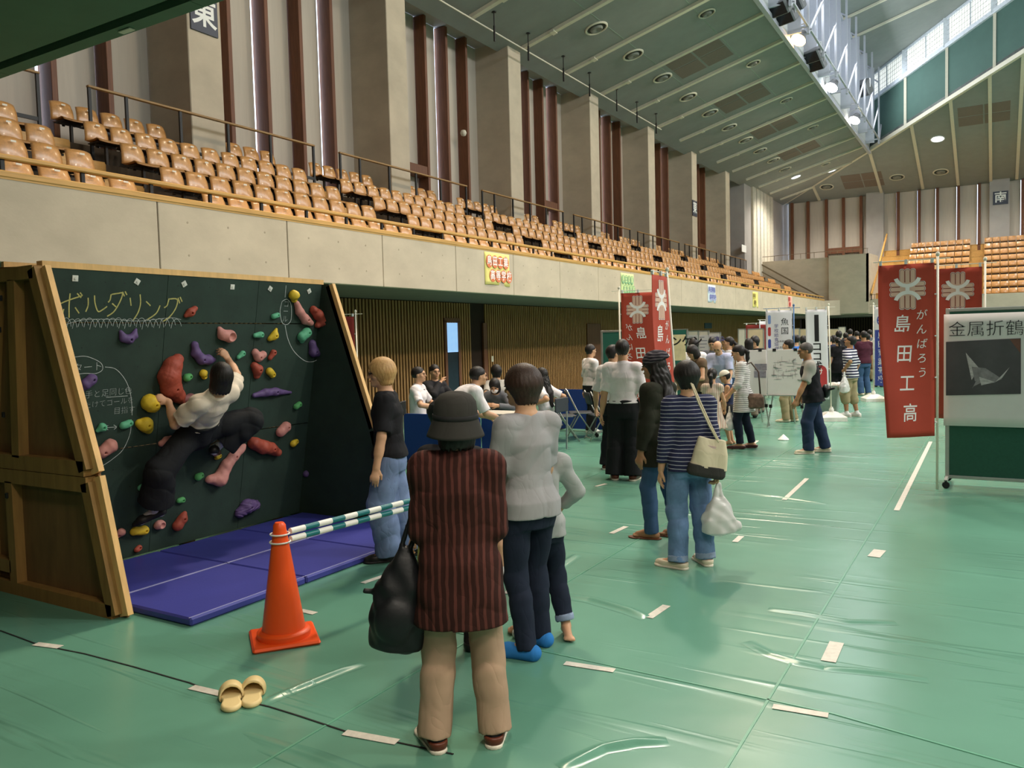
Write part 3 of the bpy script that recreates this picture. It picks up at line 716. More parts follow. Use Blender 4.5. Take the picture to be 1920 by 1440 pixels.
# ---- truss along the raised roof with clerestory fins
mb = MB(); zb = zc(XT)-.05; zt = zb+UPZ
mb.bar((XT, YN, zb-.1), (XT, YH, zb-.1), .16, .16); mb.bar((XT+.75, YN, zb+.28), (XT+.75, YH, zb+.28), .07, .07)
mb.bar((XT+.1, YN, zt), (XT+.1, YH, zt), .14, .16)
for k in range(-3, 14):
    y = 14.2+3.035*k
    if y > YH+.1: break
    mb.bar((XT+.75, y, zb), (XT+.75, y, zt), .09, .09); mb.bar((XT, y, zb+.28), (XT+.75, y, zb+.28), .07, .07)
    mb.bar((XT+.75, y, zb), (XT+.75, y+3.035 if y+3 < YH else YH, zb+2.2), .07, .07); mb.bar((XT+.1, y+1.5, zt-.1), (XT+.75, y, zt-.9), .06, .06)
    mb.box((XT+.02, y-.05, zb+.1), (XT+.5, y+.05, zt))
struct('beam_truss', mb, mat('pale_truss_paint', 'b9bac4', .5, var=.03))
mb = MB().box((XT-.06, YN, zb+.9), (XT-.02, YH, zt)); struct('window_31', mb, mat('shaded_clerestory_window', 'd0d6e2', .3, emit='cdd8ee', estr=.35))
mb = MB().box((XT-.08, YN, zb-.1), (XT+.02, YH, zb+.9)); struct('wall_truss_upstand', mb, M_white)
mb = MB().box((11.08, YN, zb+.9), (11.12, YH, zt)); struct('window_32', mb, M_day_dim)
# ---- dark soffit over the camera corner
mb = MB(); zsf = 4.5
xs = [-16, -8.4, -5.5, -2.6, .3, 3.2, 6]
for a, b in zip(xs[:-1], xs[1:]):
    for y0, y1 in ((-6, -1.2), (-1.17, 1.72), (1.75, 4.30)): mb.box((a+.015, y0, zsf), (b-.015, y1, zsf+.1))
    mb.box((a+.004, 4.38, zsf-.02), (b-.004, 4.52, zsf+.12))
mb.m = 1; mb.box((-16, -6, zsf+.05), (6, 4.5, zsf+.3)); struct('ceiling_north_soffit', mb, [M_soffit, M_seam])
p = onz(237, 56, zsf-.02); tag(MB().rbox((p[0]-.08, p[1]-.03, zsf-.035), (p[0]+.08, p[1]+.03, zsf-.021), .004).build('soffit_plate', M_rail), 'small cream plate at the edge of the dark green soffit', 'plate')
# far west side, only ever seen from a step aside
mb = MB().box((23.5, -8, 0), (23.8, 66, 5.5)); struct('wall_west', mb, M_conc)
mb = MB().box((-16, YN-.3, 0), (24, YN-.05, 20)); struct('wall_north', mb, M_conc_grey)
mb = MB().box((-16, YN-.05, 0), (24, YN+.02, 4.4)); struct('wall_north_dark_facing', mb, M_slatback)  # unseen dark facing, added to cut bounce onto the wooden wing
# ================================================================== CLIMBING WALL
M_pine = mat('planed_pine', 'e3b676', .55, var=.12, nscale=6, stretch=(3, 3, .35), bump=.04)
M_pine_dk = mat('shaded_pine_framing', '8e6b38', .65, var=.2, nscale=5, stretch=(3, 3, .4), bump=.05)  # same pine as the edges, darkened in colour for the shaded outer side
M_plyback = mat('shaded_plywood_back', '7a5a34', .75, var=.2, nscale=4, stretch=(2, 2, .5))  # plywood toned brown for the shade on the wing's outer side
M_board = mat('dark_green_painted_board', '26382f', .75, var=.2, nscale=3.5, bump=.06, bscale=40)
M_chalk_w = mat('white_chalk', 'b9c0bc', .9, var=.25, nscale=40)
M_chalk_y = mat('yellow_green_chalk', 'b3ad6a', .9, var=.25, nscale=40)
LX0, LX1, LZ1, LY0, LY1 = -6.05, -5.62, 2.32, 3.22, 5.85   # board foot x, board top x, top z, ends
BP0 = V3((LX0, 0, .05)); BU = unit((LX1-LX0, 0, LZ1-.05)); BN = unit((BU[2], 0, -BU[0]))
cw = thing('climbing_wall', 'dark green bouldering wall with pine edges, coloured holds and chalk writing', 'climbing wall', (-5.6, 4.6, 0))
OC = V3((-5.6, 4.6, 0))
def L(p): return tuple(V3(p)-OC)
mb = MB()
yj = [LY0, LY0+.93, LY0+1.85, LY1]
for a, b in zip(yj[:-1], yj[1:]):
    for z0, z1 in ((0.0, .40), (.405, .83), (.835, 1.0)):
        P = [BP0+BU*(z*2.31) for z in (z0, z1)]
        mb.prism([L((P[0][0], a+.002, P[0][2])), L((P[0][0], b-.002, P[0][2])), L((P[1][0], b-.002, P[1][2])), L((P[1][0], a+.002, P[1][2]))], -BN*.03)
mb.build('board', M_board, cw)
mb = MB().bar(L((LX1-.03, LY0-.06, LZ1+.02)), L((LX1-.03, LY1+.02, LZ1+.02)), .07, .045); mb.bar(L((-6.12, LY0-.06, LZ1+.05)), L((LX1-.1, LY1+.0, LZ1+.03)), .05, .04)
mb.build('top_edge', M_pine, cw)
def wing(y, s, name_edge):
    Q = [(-6.45, 0), (-4.84, 0), (-5.07, .92), (-5.56, LZ1), (-6.12, LZ1+.03)]
    mb = MB().prism([L((x, y, z)) for x, z in Q], (0, .02*s, 0)); inner = mb.build('wing_panel', M_board if s > 0 else M_plyback, cw)
    mb = MB()
    for (a, b) in ((Q[1], Q[2]), (Q[2], Q[3])):
        d = unit((b[0]-a[0], 0, b[1]-a[1])); A = V3((a[0], y+s*.02, a[1]+.01))+d*.004; B = V3((b[0], y+s*.02, b[1]))-d*.012; mb.bar(L(A), L(B), .09, .04, (0, 1, 0))
    mb.build('edge_batten', M_pine, cw)
    return Q
Q = wing(LY0-.06, -1, 0); wing(LY1+.03, 1, 0)
mb = MB(); yo = LY0-.115
def fr(a, b, w=.09): mb.bar(L((a[0], yo, a[1])), L((b[0], yo, b[1])), .07, w, (0, 1, 0)) if False else mb.bar(L((a[0], yo, a[1])), L((b[0], yo, b[1])), w, .07, (0, 1, 0))
fr((-6.40, .0), (-6.36, .88)); fr((-6.35, .94), (-6.09, LZ1)); fr((-4.90, .02), (-5.12, .87)); fr((-5.13, .95), (-5.60, LZ1-.02))
fr((-6.4, .045), (-4.9, .045)); fr((-6.38, .86), (-5.1, .86), .1); fr((-6.36, .965), (-5.12, .965), .1); fr((-6.1, LZ1-.04), (-5.58, LZ1-.04))
fr((-6.05, .09), (-6.05, .82), .09); fr((-5.93, 1.0), (-5.86, LZ1-.08), .09); fr((-6.42, .2), (-6.08, .2), .09)
mb.build('wing_frame', M_pine_dk, cw)
mb = MB()
for x, z in ((-6.02, 1.9), (-6.04, 1.3), (-6.06, .72), (-5.98, 2.12)): mb.rbox(L((x-.012, yo-.05, z-.02)), L((x+.012, yo-.034, z+.02)), .004)
mb.build('bolt_head', M_black, cw)
mb = MB()                                                 # rear props
for y in (LY0+.2, LY0+1.4, LY1-.2): mb.bar(L((-6.40, y, .02)), L((-6.1, y, LZ1)), .05, .09); mb.bar(L((-6.4, y, .05)), L((-6.1, y, .05)), .05, .09)
mb.build('rear_frame', M_pine_dk, cw)
def bpt(cx, cy):                                          # photo-crop coordinates -> point on the board
    return onplane(cx/2.6667, 460+cy/2.6667, BP0, BN)
def brad(cx, cy, r):
    p = bpt(cx, cy); return r/2.6667*np.dot(p-CAMP, FW)/F
for i, q in enumerate(((375, 165), (685, 182), (920, 193), (1161, 208), (1350, 217), (1545, 229))):
    p = bpt(*q); R = Matrix((tuple(BU), (0, 1, 0), tuple(BN))).transposed().to_4x4(); M = Matrix.Translation(L(p)) @ R @ Matrix.Rotation(.5*(i % 3), 4, 'Z')
    m_ = MB().rbox((-.022, -.022, .0), (.022, .022, .006), .002, M); m_.lathe([(.009, .006), (.009, .012)], M.translation, 8, (R)); m_.m = 1
    m_.build('anchor_plate', mat('pale_anchor_plate', 'd8d8cf', .5), cw)
mb = MB()                                                 # bolt holes of the board
for iy in range(18):
    for iz in range(14):
        if (iy*5+iz*3) % 4 == 0: continue
        p = BP0+BU*(.12+iz*.162)+V3((0, LY0+.1+iy*.154, 0)); mb.lathe([(.005, .0), (.005, .0008)], L(p), 6, Matrix((tuple(BU), (0, 1, 0), tuple(BN))).transposed().to_4x4())
mb.build('bolt_hole_pattern', M_black, cw)
HC = dict(p='5f4a78', r='a34a38', k='c98a80', g='5fae86', G='4f9a5a', y='d3b32c', b='8a5a5a')
HM = {k: mat('climbing_hold_'+n, HC[k], .6, var=.12, nscale=18, bump=.12, bscale=90) for k, n in dict(p='purple', r='brick_red', k='pink', g='mint_green', G='leaf_green', y='yellow', b='mauve').items()}
HOLDS = [('p', 'purple crescent hold', [(600,432,10),(612,462,20),(640,468,22),(665,450,17),(676,422,9)]), ('r', 'red hold', [(925,350,12),(945,335,20),(970,315,14)]),
 ('k', 'pink ring-shaped hold', [(1092,415,12),(1105,445,26),(1138,452,34)]), ('g', 'green hold', [(1362,355,14),(1383,348,14)]), ('y', 'yellow hold', [(1460,250,30),(1464,268,18)]),
 ('k', 'pink hold', [(1478,290,16),(1490,330,22),(1520,370,24),(1548,388,16)]), ('r', 'lumpy red hold', [(1560,320,20),(1582,345,26),(1602,380,24),(1580,400,14)]), ('g', 'green hold', [(1500,455,24),(1525,435,24),(1505,475,14)]),
 ('p', 'purple hold', [(1555,490,20),(1560,530,26),(1582,540,16)]), ('g', 'green hold', [(1270,450,12),(1298,446,18)]), ('y', 'yellow hold', [(1345,465,14),(1365,450,20),(1378,420,9)]),
 ('p', 'purple snake hold', [(968,495,18),(972,535,24),(1000,568,26),(1035,570,24),(1070,572,10)]), ('g', 'green hold', [(1188,558,12),(1208,540,16)]), ('k', 'pink hold', [(1270,535,20),(1285,558,22),(1308,545,20)]),
 ('r', 'red hold', [(1345,562,12),(1362,535,17)]), ('r', 'red hold', [(1265,600,20),(1280,620,26),(1278,650,18)]), ('y', 'yellow hold', [(1340,628,20),(1356,645,18)]),
 ('r', 'large red scaled hold', [(880,568,28),(850,600,45),(830,650,54),(842,710,50),(880,750,34),(905,778,16)]), ('G', 'green hold', [(928,660,22),(940,655,18)]), ('y', 'yellow hold', [(1010,640,22),(1016,655,16)]),
 ('b', 'mauve hold', [(920,770,20),(945,760,24)]), ('p', 'long purple hold', [(1265,750,12),(1320,735,20),(1370,730,20),(1450,735,7)]), ('y', 'round yellow hold', [(736,782,44),(748,790,44)]), ('G', 'green hold', [(1475,805,16),(1490,795,16)]),
 ('y', 'yellow wedge hold', [(690,888,22),(715,893,38),(735,918,24)]), ('g', 'green hold', [(485,925,12),(505,908,24)]), ('g', 'green hold', [(610,900,20),(640,888,20)]), ('p', 'purple hold', [(420,690,28),(450,668,26),(410,715,16)]),
 ('k', 'pink hold', [(540,1000,38),(505,1030,30),(495,1055,16)]), ('g', 'green hold', [(905,860,20),(925,862,14)]), ('k', 'pink hold', [(800,990,16),(825,975,20),(850,960,12)]),
 ('G', 'green caterpillar hold', [(1128,965,24),(1165,940,29),(1200,915,27),(1222,900,16)]), ('r', 'lumpy red hold', [(1258,985,32),(1305,1005,35),(1345,1012,30),(1378,1032,22)]), ('k', 'pink hold', [(1395,930,26),(1420,905,26),(1440,895,12)]),
 ('y', 'small yellow hold', [(1460,990,18),(1475,980,15)]), ('k', 'long pink hold', [(1040,1168,22),(1088,1163,38),(1120,1100,30),(1160,1050,26),(1200,1015,20),(1217,1000,11)]), ('G', 'green hold', [(985,1156,20),(1000,1148,16)]),
 ('g', 'green hold', [(700,1210,18),(725,1198,18)]), ('y', 'yellow foothold', [(1078,1058,14),(1095,1052,12)]), ('p', 'small purple hold', [(1525,1140,18),(1530,1145,14)]), ('G', 'green hold', [(890,1275,14),(906,1272,17)]),
 ('p', 'purple brain-shaped hold', [(1190,1335,26),(1225,1300,36),(1265,1295,28)]), ('r', 'red hold', [(880,1398,28),(905,1362,24),(918,1338,13)]), ('k', 'pink ring-shaped hold', [(785,1395,24),(798,1394,24)]),
 ('y', 'yellow foothold', [(665,1428,22),(715,1422,24)]), ('k', 'pink hold', [(600,1432,22),(585,1450,14)]), ('r', 'small red hold', [(680,1520,15),(692,1510,15)])]
for hi, (c, lab, pts) in enumerate(HOLDS):
    S = Sdf(.0065); o0 = bpt(*pts[0][:2]); ch = []
    for (x, y, r) in pts: rr = brad(x, y, r); ch.append((tuple(bpt(x, y)+BN*rr*.45-OC), rr*.97))
    for (a, ra), (b, rb) in zip(ch[:-1], ch[1:]): S.cone(a, b, ra, rb, .02)
    ph = hi*1.7
    if 'lumpy' in lab:
        for (a, ra) in ch: S.ell(V3(a)+BN*.02, (ra*.8,)*3, None, .008)
    if 'scaled' in lab: S.warp(lambda x, y, z: -.0045*np.minimum(np.abs(np.sin(z*46+6*np.sin(y*21))), np.abs(np.sin(y*52+3*np.sin(z*33))))**.4)
    elif 'caterpillar' in lab: S.warp(lambda x, y, z: .006*np.sin((y+z*.6)*130))
    elif 'brain' in lab: S.warp(lambda x, y, z: .005*np.sin(y*90+4*np.sin(z*70))*np.sin(z*60))
    else: S.warp(lambda x, y, z: .0028*np.sin(y*75+ph)*np.sin(z*63+ph*2)*np.sin(x*70+1))
    mx, my, mr = pts[len(pts)//2]; cc = bpt(mx, my); R = brad(mx, my, mr)
    if 'ring' in lab: mx, my, mr = pts[-1]; cc = bpt(mx, my); R = brad(mx, my, mr); S.ell(cc+BN*R*1.35-OC, (R*.62,)*3, None, .01, 's')
    else: q = cc+BN*R*1.4-OC; S.cone(q-BN*R*.62, q+BN*R, .008, .012, 0, mode='s')
    S.plane(BP0+BN*.001-OC, -BN)
    S.mesh('climbing_hold', HM[c], cw, label=lab)
# chalk drawing
def bl(y, h, off=.002): return BP0+BU*h+V3((0, y, 0))+BN*off
def chalk(pts, r=2.0, m=None, name='chalk_line', close=False):
    P = [bpt(*p) for p in pts]; n = max(8, len(P)*7); out = []
    for i in range(n+1):                                   # Catmull-Rom through the points
        t = i/n*(len(P)-1); k = min(int(t), len(P)-2); f = t-k; p0, p1, p2, p3 = P[max(k-1, 0)], P[k], P[k+1], P[min(k+2, len(P)-1)]
        out.append(.5*((2*p1)+(p2-p0)*f+(2*p0-5*p1+4*p2-p3)*f*f+(3*p1-p0-3*p2+p3)*f**3))
    w = brad(*pts[0], r); mbk.add([L(p+BN*.0015+s*w*unit(np.cross(BN, out[min(i+1, n)]-out[max(i-1, 0)]))) for i, p in enumerate(out) for s in (-1, 1)], [(2*i, 2*i+1, 2*i+3, 2*i+2) for i in range(n)])
mbk = MB()
def glyph(strokes, r): [chalk(s, r) for s in strokes]
G_ = 5.0                                                  # the big title, stroke by stroke
glyph([[(300,292),(340,275),(410,252)], [(350,240),(345,300),(345,362)], [(318,318),(312,345)], [(375,310),(395,340)], [(385,240),(405,262)], [(400,236),(412,252)],
 [(440,262),(440,300),(428,332)], [(472,250),(475,290),(490,330),(515,320),(535,305)],
 [(555,245),(550,272),(540,285)], [(558,245),(590,240),(612,240),(600,280),(570,330),(535,355)], [(560,290),(580,308)], [(612,232),(622,255)], [(625,230),(634,248)],
 [(650,262),(655,302)], [(700,245),(702,290),(690,335),(665,375)],
 [(730,280),(752,302)], [(800,300),(780,340),(735,372)],
 [(845,265),(835,300),(820,312)], [(848,268),(885,270),(880,310),(850,355),(815,380)], [(890,262),(898,290)], [(900,258),(910,282)]], 3.2)
mbk.build('chalk_title', M_chalk_y, cw)
mbk = MB()
for i in range(20):
    x = 325+i*29; y = 378+(i*7 % 9)-4; chalk([(x-22, y+30+(i % 3)*4), (x-12, y), (x+8, y-12), (x+24, y+4), (x+30, y+32-(i % 4)*3)], 1.0)
chalk([(330, 395), (420, 372), (560, 370), (700, 378), (850, 362), (905, 372)], 1.0)
chalk([(365,560),(430,555),(500,585),(512,620),(480,640),(420,640),(370,648)], 1.4); chalk([(525,608),(580,620),(630,680),(655,760),(660,850)], 1.4); chalk([(655,870),(650,940),(615,1020),(560,1070),(508,1105)], 1.4)
chalk([(1430,200),(1425,260)], 1.2); chalk([(1410,280),(1400,330),(1410,385),(1435,395),(1455,370),(1455,300),(1435,270),(1410,280)], 1.4); chalk([(1425,400),(1440,470),(1470,530),(1520,575),(1560,582),(1590,570)], 1.6)
chalk([(525,912),(582,908)], 1.4); chalk([(540,900),(525,912),(540,922)], 1.4); chalk([(568,898),(582,908),(570,920)], 1.4); chalk([(530, 760), (638, 752)], 1.2)
mbk.build('chalk_lines', M_chalk_w, cw)
def chalk_text(txt, cx, cy, hpx, vertical=False, m=None, rot=0.0):
    c = bpt(cx, cy); s = brad(cx, cy, hpx); mb = MB(); ca, sa = math.cos(rot), math.sin(rot)
    add_text(mb, txt, s, lambda x, y: L(c+V3((0, 1, 0))*(x*ca-y*sa)+BU*(x*sa+y*ca)+BN*.0015), -.0015, vertical); mb.build('chalk_text', m or M_chalk_w, cw)
chalk_text('タート', 440, 612, 52, rot=.04); chalk_text('手と足同じ色', 545, 738, 42, rot=.03); chalk_text('だけでゴールを', 548, 788, 38, rot=.03); chalk_text('目指す', 622, 826, 40); chalk_text('ゴール', 1428, 332, 38, True)
# ================================================================== MATS, CONE, BARS
M_mat = mat('blue_vinyl_gym_mat', '3c3f8f', .42, var=.06, nscale=3, bump=.05, bscale=60)
M_piping = mat('pale_mat_piping', '9c9cc4', .5)
xm0, xm1 = -6.0, -4.30; ym = [3.21, 4.2, 5.05, 5.85]
for i, (a, b) in enumerate(zip(ym[:-1], ym[1:])):
    t = thing('gym_mat', ('blue gym mat beside the wooden left wing of the climbing wall', 'middle blue gym mat below the climber', 'blue gym mat where the blond person stands')[i], 'gym mat', ((xm0+xm1)/2, (a+b)/2, 0), 0, 'blue gym mats under the climbing wall')
    hx, hy = (xm1-xm0)/2, (b-a)/2-.004
    MB().rbox((-hx, -hy, 0), (-.004, hy, .055), .012).build('mat_half', M_mat, t); MB().rbox((.004, -hy, 0), (hx, hy, .055), .012).build('mat_half', M_mat, t)
    MB().box((-.008, -hy, .05), (.008, hy, .0565)).build('piping', M_piping, t); MB().box((hx-.022, -hy, .0545), (hx-.014, hy, .0565)).build('piping', M_piping, t)
M_orange = mat('orange_cone_plastic', 'f0551c', .38, var=.04, nscale=3)
def cone_(loc, rz, label):
    t = thing('traffic_cone', label, 'traffic cone', loc, rz, 'orange cones holding the bars')
    MB().rbox((-.19, -.19, 0), (.19, .19, .025), .014).build('base', M_orange, t)
    MB().lathe([(.155, .02), (.155, .055), (.145, .065), (.125, .068), (.038, .66), (.036, .685), (.025, .70), (.0, .703)], (0, 0, 0), 40).build('body', M_orange, t, 'auto')
pc = onz(533, 1198, 0); ang_c = math.radians(52)
cone_((pc[0], pc[1], 0), ang_c, 'orange traffic cone standing before the blue mats')
pe = onz(775, 946, .60); dirb = unit(V3((pe[0]-pc[0], pe[1]-pc[1], 0))); pcf = V3((pc[0], pc[1], 0))+dirb*2.05
cone_((pcf[0], pcf[1], 0), ang_c, 'orange cone hidden behind the hatted woman at the far bar end')
M_barw = mat('white_bar_plastic', 'e9e6dd', .4, var=.03); M_bart = mat('teal_bar_plastic', '1b6d70', .35, var=.05)
for j, (z, lab) in enumerate(((.632, 'upper white and teal striped bar resting on the orange cone'), (.585, 'lower white and teal striped bar resting on the orange cone'))):
    t = thing('barrier_bar', lab, 'barrier bar', (pc[0], pc[1], z)); mb = MB(); n = 18; l0, l1 = .075, 1.97; k = 0
    for i in range(n):
        a = l0+(l1-l0)*i/n; b = l0+(l1-l0)*(i+1)/n; mb.m = 0 if (i % 2 == 0) else 1
        if i == 0: mb.m = 0
        mb.tube([tuple(dirb*a), tuple(dirb*b)], .0185, 12)
    mb.build('striped_tube', [M_barw, M_bart], t, 'auto')
    for e in (0, 1):
        c = dirb*(0 if e == 0 else 2.05); rr = .055+.004*j
        MB().tube([tuple(c+V3((rr*math.cos(a), rr*math.sin(a), .0))) for a in np.linspace(0, 2*PI, 25)], .005, 6).build('end_ring', M_barw, t, True)
# slippers
M_slip = mat('beige_slipper_vinyl', 'dcc48c', .5, var=.05); M_slipin = mat('tan_slipper_inside', 'a58a55', .6)
def slipper(c, rz, label):
    t = thing('slipper', label, 'slipper', (c[0], c[1], 0), rz, 'pair of beige slippers on the floor')
    S = Sdf(.004); S.ell((0, .065, .012), (.052, .075, .02), k=.02); S.ell((0, -.075, .012), (.042, .055, .02), k=.02); S.cone((0, -.06, .012), (0, .06, .012), .036, .042, .03, sq=((0, 0, 1), .5)); S.plane((0, 0, 0), (0, 0, -1)); S.plane((0, 0, .026), (0, 0, 1)); S.mesh('sole', M_slip, t)
    S = Sdf(.004); S.ell((0, .05, .02), (.062, .096, .062)); S.ell((0, .03, .015), (.052, .092, .052), mode='s'); S.plane((0, 0, .004), (0, 0, -1)); S.plane((0, .0, 0), (0, -1, .25)); S.mesh('upper', M_slip, t)
p = onz(434, 1316, 0); slipper(p, math.radians(50), 'left beige slipper of the pair lying on the floor'); p = onz(474, 1308, 0); slipper(p, math.radians(44), 'right beige slipper of the pair lying on the floor')
# tape strips on the floor
M_tape = mat('milky_tape', 'cfc9bd', .45, var=.14, nscale=25)
TP = [((66,1207),(113,1213),.05,'by the dark seam near the wooden wing'), ((359,1288),(424,1303),.05,'under the tip of the left slipper'), ((646,1373),(745,1391),.05,'on the seam before the brown shoe'), ((1059,1243),(1152,1257),.05,'right of the blue-socked feet'),
 ((1449,1324),(1553,1341),.05,'nearest across the open floor'), ((1553,1240),(1569,1204),.075,'shiny, on the open floor'), ((1638,1044),(1650,1031),.09,'small, far along the open floor'), ((1681,957),(1745,828),.05,'long, before the poster board'),
 ((1470,937),(1513,897),.05,'below the black vest'), ((1378,1016),(1390,1005),.05,'small, right of the carrier bag'), ((1216,1158),(1250,1135),.055,'right of the barefoot child'), ((1146,1000),(1174,987),.05,'left of the flip-flop foot'),
 ((680,1093),(724,1078),.05,'by the shoe of the blond person'), ((563,1144),(591,1150),.05,'just behind the orange cone'), ((1117,912),(1136,907),.045,'left of the black trousers'), ((1405, 838), (1420, 826), .05, 'right of the dark red shoes'), ((950, 1113), (960, 1104), .05, 'half hidden behind the grey T-shirt')]
for a, b, w, lab in TP:
    p = onz(*a, .0035); q = onz(*b, .0035); tag(MB().bar(p, q, w, .0015).build('tape_strip', M_tape), 'strip of pale tape on the green floor, '+lab, 'tape', 'tape strips on the floor')
# ================================================================== BANNERS ON POLES
M_red = mat('brick_red_banner_cloth', 'b0412e', .75, var=.05, nscale=5, bump=.06, bscale=20)
M_wcloth = mat('white_banner_cloth', 'e2dfe4', .75, var=.03, nscale=5); M_ink_w = mat('white_banner_print', 'f1ece9', .7, var=.02); M_emb = mat('emblem_beige', 'dcb6a2', .7, var=.02); M_embl = mat('emblem_outline', '8c4436', .7, var=.02)
M_pole = mat('ivory_pole', 'e3dccb', .4, var=.03); M_ink = mat('black_print', '1f1c20', .7, var=.03); M_ink_b = mat('blue_print', '3d4a9c', .7, var=.03); M_ink_r = mat('red_print', 'b63a3c', .7, var=.03); M_clip = mat('translucent_white_clip', 'e6e6e6', .4)
def banner(label, base, ztop, yaw, w, h, m, deco, swing=0.0, tilt=(0, 0), pole_side=1, zbot=0.0, pole=M_pole, wave=.02, cat='banner', ring=True, ph=0.0):
    """yaw: direction (world angle) of the reader's right on the front face; the pole stands at the reader's right (pole_side=1) or left"""
    t = thing('banner', label, cat, (base[0], base[1], 0))
    tx, ty = tilt
    def polep(z): return V3((tx*z, ty*z, z))
    def place(x, y, off=0.0):                              # x from the free edge 0..w, y downwards from the top
        d = (w-x) if pole_side > 0 else x; a = yaw+swing*y*(1 if pole_side > 0 else -1)
        ex = V3((math.cos(a), math.sin(a), 0)); n = V3((math.sin(a), -math.cos(a), 0)); s = d/w
        wv = wave*math.sin(s*5+y*2.2+ph)*s+.6*wave*math.sin(y*4+ph+s*2)*s
        return tuple(polep(ztop-.03-y)+ex*(-pole_side)*(d+.03)+n*(off+wv))
    mb = MB().sheet(lambda u, v: place(u*w, v*h), 12, 28, .002); mb.build('cloth', m, t, True)
    mb = MB().tube([tuple(polep(zbot)), tuple(polep(ztop+.06))], .013, 10); a = yaw; ex = V3((math.cos(a), math.sin(a), 0))
    mb.lathe([(0, .09), (.018, .075), (.022, .06), (.018, .04), (.0, .03)], tuple(polep(ztop)), 10); mb.build('pole', pole, t, True)
    MB().tube([tuple(polep(ztop+.01)+ex*pole_side*.12), tuple(polep(ztop+.01)-ex*pole_side*(w+.08))], .006, 6).build('cross_rod', pole, t)
    mb = MB()
    for f in (.04, .5, .96):
        q = V3(place(w*f, 0)); mb.box(tuple(q-V3((.014, .014, .0))), tuple(q+V3((.014, .014, .05))))
    for v in (.18, .42, .66, .92):
        q = V3(place(w if pole_side > 0 else 0, h*v)); e = polep(q[2]); mb.bar(q, e, .02, .012)
    mb.build('clips', M_clip, t)
    def write(txt, cx, cy, size, mm, vertical=False, gap=1.0, bold=.0, name='lettering', sx=1.0, slant=0.0):
        for side in (1, -1):
            mb = MB(); add_text(mb, txt, size, lambda x, y: place(cx+x*sx, cy-y, .003*side), bold, vertical, gap, slant, .05); mb.build(name, mm, t)
    def shape(polys, mm, name='print', lift=.003):
        for side in (1, -1):
            mb = MB()
            for q in polys: vv, ff = subdiv(q, [tuple(range(len(q)))], .04); mb.add([place(v[0], v[1], lift*side) for v in vv], ff)
            mb.build(name, mm, t)
    deco(write, shape); return t
def rr(cx, cy, a, b, r=.02, n=5):
    return [(cx+sx*(a-r)+r*math.cos(t), cy+sy*(b-r)+r*math.sin(t)) for sx, sy, t0 in ((1, 1, 0), (-1, 1, PI/2), (-1, -1, PI), (1, -1, 1.5*PI)) for t in np.linspace(t0, t0+PI/2, n)]
def arc(cx, cy, r, a0, a1, w, n=12):
    return [[(cx+(r+s0*w)*math.cos(t), cy+(r+s0*w)*math.sin(t)), (cx+(r+w/1)*math.cos(t), cy+(r+w)*math.sin(t)), (cx+(r+w)*math.cos(u), cy+(r+w)*math.sin(u)), (cx+(r+s0*w)*math.cos(u), cy+(r+s0*w)*math.sin(u))] for s0 in (-1,) for t, u in zip(np.linspace(a0, a1, n)[:-1], np.linspace(a0, a1, n)[1:])]
def emblem(shape, cx, cy, s):
    q = []
    for i in (-1, 0, 1): q += [rr(cx+i*.052*s, cy, .026*s, .215*s, .022*s), rr(cx, cy+i*.052*s, .17*s, .026*s, .022*s)]
    shape([[(x if abs(x-cx) < 0 else cx+(x-cx)*1.03, cy+(y-cy)*1.03) for x, y in p] for p in q], M_ink_w, 'emblem', .0025); shape([[(cx+(x-cx), cy+(y-cy)) for x, y in p] for p in q], M_embl, 'emblem', .003)
    q2 = []
    for i in (-1, 0, 1): q2 += [rr(cx+i*.052*s, cy, .021*s, .21*s, .018*s), rr(cx, cy+i*.052*s, .165*s, .021*s, .018*s)]
    shape(q2, M_emb, 'emblem', .0035)
    ar = arc(cx, cy-.155*s, .12*s, PI*.1, PI*.9, .020*s)+arc(cx, cy+.155*s, .12*s, -PI*.9, -PI*.1, .020*s)
    shape(ar+[[(cx-.02*s, cy-.04*s), (cx+.02*s, cy-.04*s), (cx+.02*s, cy+.04*s), (cx-.02*s, cy+.04*s)], [(cx-.045*s, cy-.05*s), (cx+.045*s, cy-.05*s), (cx+.02*s, cy-.02*s), (cx-.02*s, cy-.02*s)], [(cx-.045*s, cy+.05*s), (cx+.045*s, cy+.05*s), (cx+.02*s, cy+.02*s), (cx-.02*s, cy+.02*s)]], M_ink_w, 'emblem', .0042)
def red_deco(write, shape):
    emblem(shape, .29, .27, 1.0)
    for i, c in enumerate('島田工高'): write(c, .235+.012*i, .66+.318*i, .205, M_ink_w, bold=.0015, sx=.85, slant=.12)
    for i, c in enumerate('がんばろう'): write(c, .425, .56+.155*i, .118, M_ink_w, bold=.0, sx=.9, slant=.15)
V_A = onz(1757, 917, 0)
banner('large red banner hanging beside the poster board at the front', V_A, 2.47, math.radians(2), .55, 1.86, M_red, red_deco, swing=.35, ph=.6)
vb = V3((V_A[0]+.42, V_A[1]+1.6, 0)); banner('red banner half hidden behind the poster board', vb, 2.50, math.radians(0), .55, 1.86, M_red, red_deco, ph=2.0)
vb = onz(1166, 832, 0); banner('red banner seen from its back behind the white-shirted student', vb, 2.46, math.radians(196), .55, 1.86, M_red, red_deco, ph=1.1)
q = ray(1251, 515); q = CAMP+q*((9.3)/np.dot(q, FW)); q2 = ray(1268, 740); q2 = CAMP+q2*(9.3/np.dot(q2, FW)); sl = (q-q2)/(q[2]-q2[2]); b0 = q-sl*q[2]
banner('leaning red banner seen edge-on behind the striped cap', b0, q[2], math.radians(94), .55, 1.80, M_red, red_deco, tilt=(sl[0], sl[1]), ph=.3, swing=-.1)
